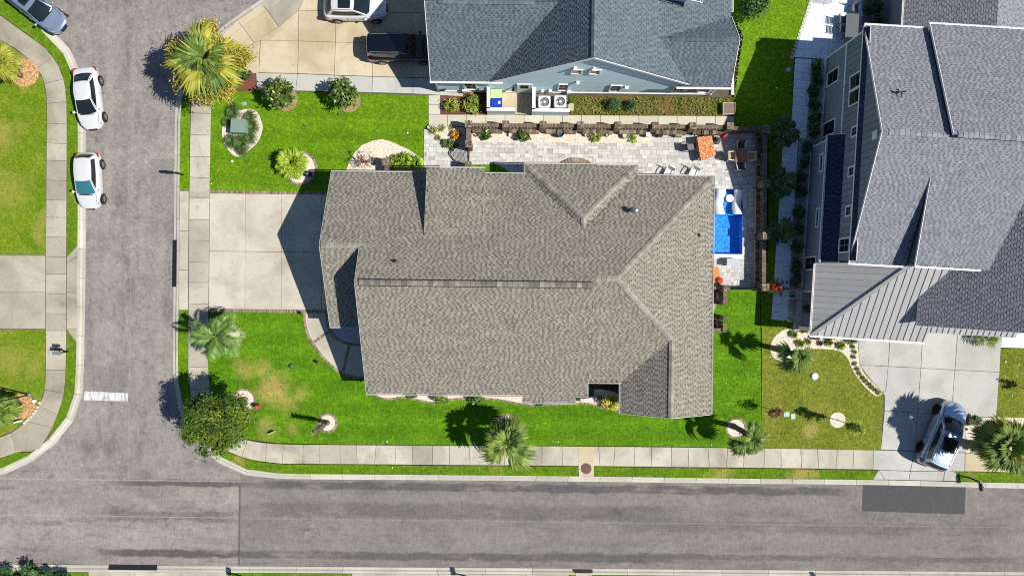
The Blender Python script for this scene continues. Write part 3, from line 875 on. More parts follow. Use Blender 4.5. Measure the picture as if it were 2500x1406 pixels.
def bed(polys, mat, dens=420, size=.035, z=.012, seed=1, name="gravel_bed", base=-.1, stones="gravel_stones"):
    mb = MB()
    for p in polys: mb.prism(p, base, z, t=.6)
    o = struct(name, mb, mat)
    pebbles(o, polys, mat, dens, size, z, seed, stones)
    return o
bed([wl(bed_transformer)], M['gravel'], seed=21)
bed([wl(bed_north)], M['gravel'], seed=22)
bed([wl(bed_front)], M['gravel'], seed=23)
bed([wl(s_bed_poly)], M['gravel'], seed=24)
for i, k in enumerate(('fan', 'sw', 'stump', 'mid', 'east', 'oak', 'young')):
    x, y, r = rings[k]
    b_ = bed([circle(x, y, r - (4 if k != 'young' else 0))], M['gravel'], seed=30 + i)
    if k != 'young':
        edging(circle(x, y, r - 2, 40), 0.16, .05, closed=True, bl=.11)
edging(wl(s_bed), 0.13, .05, bl=.11)
bed([wl([(800, 800), (809, 812), (826, 829), (852, 838), (895, 841), (940, 841), (940, 770), (800, 770)])], M['gravel_grey'], 420, .04, .01, 41)
bed([wl([(1076, 226), (1193, 226), (1193, 279), (1076, 278)])], M['mulch'], 300, .04, .01, 42, "mulch_or_shade_bed", stones="mulch_or_shade_flakes")
bed([wl([(582, 186), (624, 180), (626, 222), (584, 226), (560, 228)])], M['mulch'], 300, .04, .006, 43, "mulch_or_shade_bed", stones="mulch_or_shade_flakes")
bed([circle(60, 178, 34)], M['chips'], 420, .07, .012, 44, "wood_chip_bed", stones="wood_chip_flakes")
bed([circle(46, 993, 42, ry=30)], M['chips'], 420, .07, .012, 45, "wood_chip_bed", stones="wood_chip_flakes")
for (x, y, r) in ((698, 243, 29), (852, 246, 29)):
    bed([circle(x, y, r)], toned("dry_mulch", (0.2, .13, .06), (.42, .3, .15), .95, .3, 8), 200, .035, .006, int(x), "mulch_or_shade_bed", stones="mulch_or_shade_flakes")
bed([wl([(1299, 226), (1386, 228), (1386, 279), (1299, 279)])], toned("dark_gravel", (.07, .06, .05), (.2, .18, .15), .95, .3, 8), 300, .035, .008, 46)
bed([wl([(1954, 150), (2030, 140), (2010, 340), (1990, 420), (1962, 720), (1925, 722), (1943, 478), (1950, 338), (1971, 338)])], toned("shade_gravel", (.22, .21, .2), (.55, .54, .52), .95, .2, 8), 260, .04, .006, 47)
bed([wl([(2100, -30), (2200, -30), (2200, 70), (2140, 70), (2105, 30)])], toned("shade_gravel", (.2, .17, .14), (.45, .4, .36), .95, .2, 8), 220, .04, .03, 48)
bed([wl([(2357, 1020), (2432, 1018), (2520, 1020), (2520, 1108), (2357, 1104)])], M['gravel'], 380, .035, .012, 49)
bed([wl([(1992, -20), (2032, -20), (2030, 8), (2012, 12), (1985, 8)])], M['gravel_grey'], 300, .05, .04, 50)
bed([wl([(1795, 232), (1806, 140), (1815, 90), (1795, 45), (1795, 92), (1785, 232)])], M['gravel'], 120, .03, .006, 51)
bed([wl([(1434, 925), (1514, 925), (1514, 962), (1500, 956), (1470, 950), (1434, 950)])], toned("notch_shade", (.02, .016, .012), (.06, .045, .035), .95, .3, 8), 200, .04, .03, 55, "mulch_or_shade_bed", stones="mulch_or_shade_flakes")  # notch gravel made near-black: eave shade put into colour, mulch is made up
q = MB(); q.prism(wl([(1197, 226), (1302, 228), (1302, 280), (1197, 280)]), -.1, .014); struct("side_yard_slab", q, M['conc_tan'])

# -- patio of mixed pavers round the pool
def clip_rect(poly, x0, x1, y0, y1):
    def cut(p, ax, lim, keep_less):
        res = []
        for i in range(len(p)):
            a, b = p[i], p[(i + 1) % len(p)]
            ia = a[ax] <= lim if keep_less else a[ax] >= lim
            ib = b[ax] <= lim if keep_less else b[ax] >= lim
            if ia: res.append(a)
            if ia != ib:
                t = (lim - a[ax]) / (b[ax] - a[ax])
                res.append((a[0] + (b[0] - a[0]) * t, a[1] + (b[1] - a[1]) * t))
        return res
    for ax, lim, kl in ((0, x0, False), (0, x1, True), (1, y0, False), (1, y1, True)):
        if not poly: return []
        poly = cut(poly, ax, lim, kl)
    return poly if len(poly) >= 3 and abs(area2(poly)) > 2e-3 else []
patio = thing("patio", None, None, kind='structure')
pm = [G(-219, 250), G(-219, 384), G(-108, 384), G(-100, 384), G(592, 384), G(592, 249), G(470, 249), G(470, 200), G(20, 200), G(-219, 200)]
patio_polys = [[(a.x, a.y) for a in pm], [(G(561.5, 0).x, G(0, 8).y), (G(592, 0).x, G(0, 8).y), (G(592, 0).x, G(0, 249).y), (G(561.5, 0).x, G(0, 249).y)],
               [(G(420, 0).x, G(0, 8).y), (G(561.5, 0).x, G(0, 8).y), (G(561.5, 0).x, G(0, 88).y), (G(420, 0).x, G(0, 88).y)],
               [(G(440, 0).x, G(0, -48).y), (G(497, 0).x, G(0, -48).y), (G(497, 0).x, G(0, -28).y), (G(440, 0).x, G(0, -28).y)]]
dq = MB()
for p in patio_polys: dq.prism(p, -.14, -.012)
dq.build("joint_bed", plain("joint_sand", (.17, .165, .155), .95, var=.2), patio)
pieces = []
rp = random.Random(4)
for poly in patio_polys:
    xs = [p[0] for p in poly]; ys = [p[1] for p in poly]
    y = min(ys)
    while y < max(ys):
        rh = rp.choice((.23, .31, .31, .38))
        x = min(xs) - rp.random() * .4
        while x < max(xs):
            lw = rp.choice((.23, .31, .38, .46, .46))
            two = rh > .3 and lw < .4 and rp.random() < .3
            for yy0, yy1 in (((y, y + rh / 2), (y + rh / 2, y + rh)) if two else ((y, y + rh),)):
                c = clip_rect(poly, x + .006, x + lw - .006, yy0 + .006, yy1 - .006)
                if c:
                    pieces.append(c)
            x += lw
        y += rh
hid = [G(-150, 0).x, G(459, 0).x]
def seen_piece(c):
    mx = sum(p[0] for p in c) / len(c); my = sum(p[1] for p in c) / len(c)
    return my > G(0, 262).y or mx > G(465, 0).x
pieces = [c for c in pieces if seen_piece(c) or R.random() < .0]
pieces.sort(key=lambda c: -abs(area2(c)))
rest = MB()
def paver_into(mb, c):
    p = c if area2(c) > 0 else c[::-1]
    n = len(p); z = .008 + R.uniform(-.003, .003); t = min(1, max(0, R.gauss(.62, .26)))
    v = [(a, b, -.03) for a, b in p] + [(a, b, z) for a, b in p]
    mb.add(v, [tuple(range(n, 2 * n))] + [(i, (i + 1) % n, n + (i + 1) % n, n + i) for i in range(n)], 0, t)
for i, c in enumerate(pieces):
    if i < 300:
        mb = MB(); paver_into(mb, c); mb.build("paver", M['paver'], patio)
    else:
        paver_into(rest, c)
rest.build("small_pavers", M['paver'], patio, kind='stuff')

# gravel bed along the garden wall, and the wedge bed by the gate
bed([wl([(1152, 322), (1592, 326), (1594, 334), (1590, 342), (1580, 351), (1152, 347)])], M['gravel'], 420, .04, .035, 52)
bed([wl([(1043, 308), (1145, 312), (1145, 368), (1120, 368), (1095, 357), (1075, 342), (1060, 326), (1046, 322)])], M['gravel'], 420, .04, .03, 53)
bed([wl([(1562, 424), (1580, 418), (1600, 420), (1612, 428), (1640, 432), (1640, 450), (1562, 450)])], M['gravel'], 420, .035, .03, 54)

# -- white paved yard and walk beside the grey-blue house
def pave(name, poly_px, step, origin_px, ang, mat, z=.018, gap=.006):
    root = thing(name, None, None, kind='structure')
    P = [Vector(p) for p in wl(poly_px)]
    mb = MB(); mb.prism([tuple(p) for p in P], -.14, z - .03); mb.build("joint_bed", plain("dark_joint", (.2, .2, .2), .95), root)
    o = Vector(w2(*origin_px)); ca, sa = math.cos(ang), math.sin(ang)
    loc = [((p - o).x * ca + (p - o).y * sa, -(p - o).x * sa + (p - o).y * ca) for p in P]
    x0, x1 = min(p[0] for p in loc), max(p[0] for p in loc)
    y0, y1 = min(p[1] for p in loc), max(p[1] for p in loc)
    for i in range(math.floor(x0 / step), math.ceil(x1 / step)):
        for j in range(math.floor(y0 / step), math.ceil(y1 / step)):
            c = clip_rect(loc, i * step, (i + 1) * step, j * step, (j + 1) * step)
            if c:
                q = [(o.x + a * ca - b * sa, o.y + a * sa + b * ca) for a, b in c]
                slab(root, q, z, mat, gap=gap, name="paver")
    return root
RA = -math.radians(2.8)
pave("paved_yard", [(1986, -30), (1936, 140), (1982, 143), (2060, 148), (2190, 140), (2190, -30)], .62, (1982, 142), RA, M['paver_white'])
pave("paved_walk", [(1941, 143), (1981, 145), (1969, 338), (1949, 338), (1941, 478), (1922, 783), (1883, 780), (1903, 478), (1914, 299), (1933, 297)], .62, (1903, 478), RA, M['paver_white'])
q = thing("stone_ledge", "low wall of rough pale stones beside the white paved walk", "stone wall")
for k in range(9):
    for j in range(2):
        mb = MB(); a, b, c_, d_ = [(1925 - k * .55 + j * 10, 725 + k * 6.8), (1934 - k * .55 + j * 10, 725 + k * 6.8), (1933.5 - k * .55 + j * 10, 731 + k * 6.8), (1924.5 - k * .55 + j * 10, 731 + k * 6.8)]
        mb.prism(wl([a, b, c_, d_]), 0, .42 + R.uniform(-.04, .04), t=R.random())
        mb.build("stone", M['ledge'], q)
q = thing("patio_edging", None, None, kind='structure')
for k in range(16):
    f = k / 15
    mb = MB(); x, y = 1980 + (1933 - 1980) * f, 2 + (140 - 2) * f
    mb.prism(wl([(x - 3, y - 3.2), (x + 5, y - 1), (x + 3, y + 5), (x - 5, y + 3)]), -.05, .05 + R.uniform(-.01, .015), t=R.uniform(.5, 1))
    mb.build("stone", M['ledge'], q)

# -- manhole and inlet
q = MB(); q.prism(wl([(1412, 1124.5), (1450, 1125), (1450, 1163), (1413, 1162)]), -.1, .03)
struct("manhole_pad", q, M['conc_tan'])
mh = thing("manhole", "round rusty brown manhole cover in its square concrete pad", "manhole", w(1431, 1143))
mb = MB(); mb.lathe([(.40, .0), (.40, .045), (.36, .05)], (w(1431, 1143).x, w(1431, 1143).y, 0), 24)
mb.build("cover", plain("rusty_iron", (.13, .075, .06), .8, var=.25, scale=8), mh)
mb = MB()
for k in range(8):
    a = k * math.pi / 4
    p = w(1431, 1143)
    mb.obox((p.x + .2 * math.cos(a), p.y + .2 * math.sin(a), .048), .2, .03, .012, a)
mb.build("raised_ribs", plain("rusty_iron_light", (.17, .10, .08), .8, var=.25, scale=8), mh)
inl = thing("storm_drain", "dark slot of a storm drain under a concrete lid in the lower kerb", "storm drain", w(1424, 1400))
mb = MB(); mb.prism(wl([(1400, 1390), (1447, 1390.5), (1447, 1397), (1402, 1397)]), -.12, .024); mb.build("opening", M['black'], inl)
mb = MB(); mb.prism(wl([(1405, 1397.5), (1444, 1397.5), (1444, 1412), (1405, 1412)]), -.1, .05); mb.build("lid", M['conc'], inl)

# -- pool
pool = thing("swimming_pool", "narrow blue plunge pool with a shallow sun shelf beside the stone-roofed house", "swimming pool", ((pool_x0 + pool_x1) / 2, (pool_y0 + pool_y1) / 2, -1.5))
m = NT("pool_liner")
vo = m.n("ShaderNodeTexVoronoi"); vo.inputs["Scale"].default_value = 9
m.l(m.co(), vo.inputs["Vector"])
cc = m.mix(m.ramp(m.noise(5.5, 6, .85, dist=.6), .38, .62), (0.012, .17, .55), (.24, .62, .97))  # pale mottling paints caustic light into the liner colour
m.color(cc); M['liner'] = m.set(.6, 0, .3)
ys = G(0, 185).y
DP = -.80
mb = MB()
x0, x1, y0, y1 = pool_x0 + .02, pool_x1 - .02, pool_y0 + .02, pool_y1 - .02
mb.add([(x0, y0, DP), (x1, y0, DP), (x1, ys, DP), (x0, ys, DP), (x0, y0, .0), (x1, y0, .0), (x1, y1, .0), (x0, y1, .0), (x0, ys, -.38), (x1, ys, -.38), (x1, y1, -.38), (x0, y1, -.38), (x0, ys, 0), (x1, ys, 0)],
       [(0, 1, 2, 3), (8, 9, 10, 11), (3, 2, 9, 8), (0, 4, 5, 1), (11, 10, 6, 7), (0, 3, 8, 12, 4), (8, 11, 7, 12), (1, 5, 13, 9, 2), (9, 13, 6, 10)])
mb.build("basin", M['liner'], pool)
m = NT("pool_water")
t = m.t
tr = m.n("ShaderNodeBsdfTransparent"); tr.inputs[0].default_value = (.5, .8, 1.0, 1)
gl = m.n("ShaderNodeBsdfGlossy"); gl.inputs["Roughness"].default_value = .02
fr = m.n("ShaderNodeFresnel"); fr.inputs[0].default_value = 1.33
mx = m.n("ShaderNodeMixShader")
bp = m.n("ShaderNodeBump"); bp.inputs["Strength"].default_value = .8; bp.inputs["Distance"].default_value = .05
m.l(m.noise(3.5, 3), bp.inputs["Height"]); m.l(bp.outputs[0], gl.inputs["Normal"]); m.l(bp.outputs[0], fr.inputs["Normal"])
m.l(fr.outputs[0], mx.inputs[0]); m.l(tr.outputs[0], mx.inputs[1]); m.l(gl.outputs[0], mx.inputs[2])
t.links.new(mx.outputs[0], t.nodes["Material Output"].inputs[0])
mb = MB(); mb.sheet([(x0, y0), (x1, y0), (x1, y1), (x0, y1)], -.10); mb.build("water", m.mat, pool)
mb = MB()
th = .11
for a, b, c_, d_ in ((x1 + .001, x1 + .3, y0 - .02, y1 + .3), (x0 - .3, x1, y1 + .001, y1 + .3)):
    nn = int(max(b - a, d_ - c_) / .3)
    for k in range(nn):
        if b - a < d_ - c_: mb.box(a, b, c_ + (d_ - c_) * k / nn + .006, c_ + (d_ - c_) * (k + 1) / nn - .006, -.05, .03, 0, R.uniform(.3, 1))
        else: mb.box(a + (b - a) * k / nn + .006, a + (b - a) * (k + 1) / nn - .006, c_, d_, -.05, .03, 0, R.uniform(.3, 1))
mb.build("coping", M['paver'], pool)
mb = MB(); mb.box(x0 + .15, x1 + .02, y0 - .34, y0 + .0, -.2, .16); mb.build("spill_ledge", M['white'], pool)

# ================================================================ HOUSES
ROW = 0.152
TW = (0.15, 0.20, 0.25)
def shingle_plane(poly, mb, full, mi=0, rng=None):
    """lays laminated shingles over a planar polygon of world points; mb gets the clipped and
    surplus ones, full collects whole tabs as (centre, e, u, n, width index, tone)"""
    rng = rng or R
    n = Vector((0, 0, 0))
    for i in range(len(poly)):
        a, b = poly[i], poly[(i + 1) % len(poly)]
        n += Vector(((a.y - b.y) * (a.z + b.z), (a.z - b.z) * (a.x + b.x), (a.x - b.x) * (a.y + b.y)))
    n.normalize()
    if n.z < 0: n = -n
    e = Vector((n.y, -n.x, 0)).normalized()
    u = n.cross(e).normalized()
    if u.z < 0: u = -u
    o = poly[0]
    p2 = [((p - o).dot(e), (p - o).dot(u)) for p in poly]
    amin, amax = min(p[0] for p in p2), max(p[0] for p in p2)
    bmin, bmax = min(p[1] for p in p2), max(p[1] for p in p2)
    W3 = lambda a, b, h: o + e * a + u * b + n * h
    r = 0
    b0 = bmin
    while b0 < bmax - .01:
        b1 = b0 + ROW
        a = amin - rng.random() * .4
        tooth = rng.random() < .5
        while a < amax:
            if tooth:
                wi = rng.randrange(3); wd = TW[wi]; t = min(1, max(.4, rng.gauss(.74, .10))); h0, h1 = .018, .004
            else:
                wi = None; wd = rng.choice((.12, .15, .19)); t = max(0, rng.gauss(.10, .10)); h0, h1 = .007, .003
            a0, a1 = a, a + wd
            cs = ((a0, b0), (a1, b0), (a1, b1), (a0, b1))
            ins = in_poly([c[0] for c in cs], [min(max(c[1], bmin + 1e-4), bmax - 1e-4) for c in cs], p2)
            if ins.all() and b1 <= bmax + .001:
                if tooth:
                    full.append((W3((a0 + a1) / 2, b0, 0), e, u, n, wi, t))
                else:
                    bm = b0 + ROW * .60; hm = h0 + (h1 - h0) * .60
                    v = [W3(a0, b0, h0), W3(a1, b0, h0), W3(a1, bm, hm), W3(a0, bm, hm), W3(a1, b1, h1), W3(a0, b1, h1)]
                    mb.add(v, [(0, 1, 2, 3)], mi, t); mb.add(v, [(3, 2, 4, 5)], mi, min(.95, t + .55))
            elif ins.any() or len(clip_rect(p2, a0, a1, b0, b1)) >= 3:
                c = clip_rect(p2, a0, a1, b0, b1)
                if c:
                    if area2(c) < 0: c = c[::-1]
                    v = [W3(x, y, h0 + (h1 - h0) * (y - b0) / ROW) for x, y in c]
                    mb.add(v, [tuple(range(len(v)))], mi, t)
            a = a1; tooth = not tooth
        b0 = b1
    return n
def tooth_geo(wd):
    """one shingle tab: wedge, thick at the butt; local x along the eave, y up the slope"""
    h0, h1, s = .018, .004, wd / 2
    v = [(-s, 0, h0), (s, 0, h0), (s, ROW, h1), (-s, ROW, h1), (-s, 0, -.002), (s, 0, -.002), (s, ROW, -.002), (-s, ROW, -.002)]
    return v, [(0, 1, 2, 3), (4, 5, 1, 0), (5, 6, 2, 1), (7, 4, 0, 3)]
def lay_roof(house, planes, matname, seed=1, thick=.16, soffit='fascia', nmax=300, names=("roof", "shingle_courses")):
    """planes: polygons of world points. Roof board, loose-laid tabs (300 as parts), the rest joined"""
    rng = random.Random(seed)
    board = MB(); many = MB(); full = []
    for poly in planes:
        nrm = shingle_plane(poly, many, full, 0, rng)
        k = len(poly)
        p = list(poly)
        a2 = area2([(q.x, q.y) for q in p])
        if a2 < 0: p = p[::-1]
        up = [q + Vector((0, 0, -.012)) for q in p]; dn = [q + Vector((0, 0, -thick)) for q in p]
        board.add(up + dn, [tuple(range(k))], 0, .25)
        board.add(up + dn, [(i + k, (i + 1) % k + k, (i + 1) % k, i) for i in range(k)] + [tuple(range(2 * k - 1, k - 1, -1))], 1)
    board.build(names[0], [M[matname], M[soffit]], house)
    full.sort(key=lambda q: (q[0] - Vector((0, 0, CAM_H))).length)
    inview = full
    off = origin(house)
    meshes = {}
    n_obj = 0
    rest = []
    for c, e, u, n, wi, t in inview:
        ph = (c.x * PX, -c.y * PX)
        vis = abs(c.x) < 36 * (CAM_H - c.z) / CAM_H and abs(c.y) < 20 * (CAM_H - c.z) / CAM_H
        if n_obj < nmax and vis and rng.random() < .5:
            key = (wi, round(t * 4))
            if key not in meshes:
                g, f = tooth_geo(TW[wi]); mm = MB(); mm.add(g, f, 0, key[1] / 4)
                meshes[key] = mm.mesh("shingle", M[matname])
            ob = bpy.data.objects.new("shingle", meshes[key])
            COL.objects.link(ob)
            ob.parent = house
            Mx = Matrix((e, u, n)).transposed().to_4x4()
            if e.cross(u).dot(n) < 0: Mx = Matrix((-e, u, n)).transposed().to_4x4()
            Mx.translation = c - off
            ob.matrix_local = Mx
            n_obj += 1
        else:
            rest.append((c, e, u, n, wi, t))
    for c, e, u, n, wi, t in rest:
        g, f = tooth_geo(TW[wi])
        if e.cross(u).dot(n) < 0: e = -e
        many.add([c + e * a + u * b + n * h for a, b, h in g], f, 0, t)
    many.build(names[1], M[matname], house, kind='stuff')
def caps(house, a, b, matname, n_side=.17, pitch=.5, ln=.30, name="ridge_cap", lift=.03, rng=R, dark=.55, sd_=.22):
    """folded cap pieces along a ridge or hip from a to b (a lower end first)"""
    d = b - a; L = d.length; k = max(1, int(L / ln)); d = d.normalized()
    sd = Vector((d.y, -d.x, 0)).normalized()
    for i in range(k):
        p0 = a + d * (L * i / k); p1 = a + d * (L * (i + 1) / k + .03)
        mb = MB()
        dz0, dz1 = lift + .022, lift
        v = []
        for p, dz in ((p0, dz0), (p1, dz1)):
            v += [p + sd * n_side + Vector((0, 0, dz - n_side * pitch)), p + Vector((0, 0, dz)), p - sd * n_side + Vector((0, 0, dz - n_side * pitch))]
        w0 = [q - Vector((0, 0, .05)) for q in v]
        mb.add(v + w0, [(0, 3, 4, 1), (1, 4, 5, 2), (0, 1, 7, 6), (1, 2, 8, 7), (3, 0, 6, 9), (2, 5, 11, 8), (4, 3, 9, 10), (5, 4, 10, 11)], 0, min(1, max(.2, rng.gauss(dark, sd_))))
        mb.build(name, M[matname], house)
def gutter(house, a, b, wd=.11, name="gutter", mat='white', clips=True):
    """open eaves trough from a to b at the roof edge"""
    d = (b - a).normalized(); sd = Vector((d.y, -d.x, 0)).normalized()
    mb = MB()
    for s_ in (-1, 1):
        mb.bar(a + sd * s_ * wd / 2, b + sd * s_ * wd / 2, .022, .10)
    mb.bar(a - Vector((0, 0, .045)), b - Vector((0, 0, .045)), wd * .9, .015)
    if clips:
        L = (b - a).length; k = max(1, int(L / .9))
        for i in range(k + 1):
            p = a + d * (L * i / k)
            mb.bar(p + sd * wd / 2 + Vector((0, 0, .04)), p - sd * wd / 2 + Vector((0, 0, .04)), .03, .012)
    return mb.build(name, M[mat], house)

# ---------------------------------------------------------------- main corner house
mh_ = thing("house", "single storey house with taupe shingle roof of many gables and hips on the street corner", "house", G(0, 0, 0))
EAV, PIT = 3.0, .523
zN = lambda Y: EAV + PIT * (261 - Y) / PX
zr = zN(7.7)
zS = lambda Y: zr - PIT * (7.7 - Y) / PX
zr2 = zN(22.7)
zS2 = lambda Y: zr2 - PIT * (22.7 - Y) / PX
zE = lambda X: EAV + PIT * (459.5 - X) / PX
zg = zN(88)
zG = lambda Y: zg - PIT * (88 - Y) / PX
def PL(*pts): return [G(*p) for p in pts]
shed_lo = 4.35
planes = [
    PL((-418, 88, zg), (-418, 261, EAV), (27.6, 261, EAV), (155.6, 133, zN(133)), (283.6, 261, EAV), (459.5, 261, EAV), (222, 22.7, zr2), (174.5, 22.7, zr2), (174.5, 7.7, zr), (-331, 7.7, zr), (-331, 88, zg)),
    PL((-418, 88, zg), (-331, 88, zg), (-303, 88, zg), (-303, -93.6, zG(-93.6)), (-418, -93.6, zG(-93.6))),
    PL((-331, 7.7, zr), (174.5, 7.7, zr), (174.5, -245.5, zS(-245.5)), (150, -245.5, zS(-245.5)), (150, -262.5, zS(-262.5)), (27, -262.5, zS(-262.5)), (27, -245.5, zS(-245.5)), (-331, -245.5, zS(-245.5))),
    PL((174.5, 22.7, zr2), (222, 22.7, zr2), (356, -110, zE(356)), (252.5, -213, zS2(-213)), (174.5, -213, zS2(-213))),
    PL((459.5, 261, EAV), (459.5, -284.6, EAV), (356, -284.6, zE(356)), (356, -110, zE(356)), (222, 22.7, zr2)),
    PL((356, -110, zE(356)), (356, -284.6, zE(356)), (252.5, -284.6, 3.0), (252.5, -213, 3.0)),
    PL((-194, 112, zN(112) + .03), (-194, 265, shed_lo), (-65, 265, shed_lo), (-65, 112, zN(112) + .03)),
    PL((27.6, 284, EAV), (283.6, 284, EAV), (155.6, 156, zN(133))),
    PL((27.6, 284, EAV), (155.6, 156, zN(133)), (155.6, 133, zN(133)), (27.6, 261, EAV)),
    PL((283.6, 284, EAV), (283.6, 261, EAV), (155.6, 133, zN(133)), (155.6, 156, zN(133))),
]
lay_roof(mh_, planes, 'shingle_taupe', seed=3)
# ridge vent and hip caps
caps(mh_, G(-322, 7.7, zr + .04), G(170, 7.7, zr + .04), 'shingle_taupe', .19, .40, .34, lift=.06, dark=.5, sd_=.33)
for Yo in (-6.5, 6.5):
    mb = MB(); mb.bar(G(-322, 7.7 + Yo, zr + .02), G(170, 7.7 + Yo, zr + .02), .05, .05); mb.build('vent_shadow_bar', M['black'], mh_)  # black bars draw the shadow line along the raised vent strip
caps(mh_, G(-415, 88, zg), G(-306, 88, zg), 'shingle_taupe', .17, .5, .3, dark=.8)
caps(mh_, G(459.5, 261, EAV), G(222, 22.7, zr2), 'shingle_taupe', .18, .35, .32, dark=.85)
caps(mh_, G(356, -110, zE(356)), G(222, 22.7, zr2), 'shingle_taupe', .18, .35, .32, dark=.85)
caps(mh_, G(356, -284, zE(356)), G(356, -110, zE(356)), 'shingle_taupe', .18, .45, .34, lift=.05, dark=.8)
caps(mh_, G(27.6, 284, EAV), G(155.6, 156, zN(133)), 'shingle_taupe', .18, .35, .32, dark=.85)
caps(mh_, G(283.6, 284, EAV), G(155.6, 156, zN(133)), 'shingle_taupe', .18, .35, .32, dark=.85)
caps(mh_, G(155.6, 156, zN(133)), G(155.6, 133, zN(133)), 'shingle_taupe', .18, .45, .32, dark=.85)
caps(mh_, G(178, 22.7, zr2), G(222, 22.7, zr2), 'shingle_taupe', .18, .45, .3, dark=.75)
for a, b in (((-418, 263.5, EAV), (-194, 263.5, EAV)), ((-196, 267.5, shed_lo), (-63, 267.5, shed_lo)), ((-65, 263.5, EAV), (27.6, 263.5, EAV)), ((25.5, 286.5, EAV), (285.7, 286.5, EAV)), ((285.7, 263.5, EAV), (459.5, 263.5, EAV)),
             ((462, 263, EAV), (462, -284, EAV)), ((-331, -248, zS(-245.5)), (27, -248, zS(-245.5))), ((25, -265, zS(-262.5)), (152, -265, zS(-262.5))), ((150, -248, zS(-245.5)), (174.5, -248, zS(-245.5))), ((174.5, -215.5, 3.04), (252.5, -215.5, 3.04)),
             ((250, -215, 3.0), (250, -284, 3.0)), ((-418, -96, zG(-93.6)), (-303, -96, zG(-93.6))), ((25.2, 286, EAV), (25.2, 263, EAV)), ((285.9, 286, EAV), (285.9, 263, EAV)), ((176.8, -248, zS(-245.5)), (176.8, -215, zS(-245.5)))):
    gutter(mh_, G(*a), G(*b), .055, mat='gutter_dull')
rk = MB()
for a, b in (((-419, 261, EAV), (-419, 88, zg)), ((-419, 88, zg), (-419, -93.6, zG(-93.6))), ((-332, 88, zg), (-332, 7.7, zr)), ((-332, 7.7, zr), (-332, -245.5, zS(-245.5))),
             ((356, -285.6, zE(356)), (252.5, -285.6, 3.0)), ((356, -285.6, zE(356)), (459.5, -285.6, 3.0))):
    rk = MB(); rk.bar(G(*a) - Vector((0, 0, .10)), G(*b) - Vector((0, 0, .10)), .02, .16); rk.build("rake_trim", M['fascia'], mh_)
wb = MB()
for x0, x1, y0, y1, h in ((-408, -320, -84, 250, 2.72), (-320, 449, 20, 250, 2.72), (-320, 250, -200, 20, 2.72), (-320, 168, -234, -200, 2.72), (36, 142, -252, -234, 2.5), (262, 449, -274, 20, 2.72), (36, 275, 250, 274, 2.72)):
    a, b = G(x0, y0), G(x1, y1)
    wb.box(a.x, b.x, a.y, b.y, 0, h)
wb.prism([G(-408, -80).xy, G(-402, -80).xy, G(-402, -79).xy, G(-408, -79).xy], 0, .1)
def gable(mb, f, plane_at, ya, yb, yr, z0, zr_, ax='x', th=4):
    """triangular gable wall at plane_at (frame px), from ya to yb with apex at yr"""
    tri = ((ya, z0), (yb, z0), (yr, zr_))
    v = []
    for o_ in (0, th):
        for y, z in tri:
            v.append(f(plane_at + o_, y, z) if ax == 'x' else f(y, plane_at + o_, z))
    mb.add(v, [(0, 1, 2), (5, 4, 3), (0, 3, 4, 1), (1, 4, 5, 2), (2, 5, 3, 0)])
gable(wb, G, -410, 250, -84, 88, 2.7, zg - .2)
gable(wb, G, -322, 250, -236, 7.7, 2.7, zr - .2)
gable(wb, G, -276, 262, 450, 356, 2.7, zE(356) - .2, 'y')
gable(wb, G, -190, 250, 112, 262, 2.7, 3.9)
gable(wb, G, -72, 250, 112, 262, 2.7, 3.9)
# cheek walls under the raised shed
for X in (-190, -70):
    v = [G(X + d, y, z) for d in (0, 3) for y, z in ((112, zN(112) - .15), (256, zN(256) - .15), (256, shed_lo - .05), (112, zN(112)))]
    wb.add(v, [(0, 1, 2, 3), (7, 6, 5, 4), (0, 4, 5, 1), (1, 5, 6, 2), (2, 6, 7, 3)])
wb.build("wall", M['wall_main'], mh_)
mb = MB()
for k in range(4):
    mb.box(G(-410, 0).x, G(-408, 0).x - .002, G(0, -60).y, G(0, 230).y, .05 + k * .58, .05 + k * .58 + .56)
mb.build("garage_door", M['white'], mh_)
def roof_pipe(house, p, r, h, mat='black', name="vent_pipe", cap=False):
    mb = MB()
    mb.lathe([(r * 2.6, -.02), (r * 2.2, .04), (r, .09), (r, h), (r * .7, h), (r * .7, h - .02)], (p.x, p.y, p.z), 10)
    if cap:
        mb.lathe([(r * 1.7, h + .02), (r * 1.9, h + .10), (r * 1.5, h + .2), (.02, h + .22)], (p.x, p.y, p.z), 12)
    return mb.build(name, M[mat], house, True)
pz = lambda px, py, zf: None
def on_north(px, py):
    z = 5
    for _ in range(12):
        p = w(px, py, z); z = zN(p.y * PX)
    return w(px, py, z)
def on_east(px, py):
    z = 5
    for _ in range(12):
        p = w(px, py, z); z = zE(p.x * PX)
    return w(px, py, z)
roof_pipe(mh_, on_north(963, 638), .06, .28)
roof_pipe(mh_, on_north(1548, 516), .11, .55, 'frame_metal', "flue_vent", True)
roof_pipe(mh_, on_east(1706, 574), .05, .22)

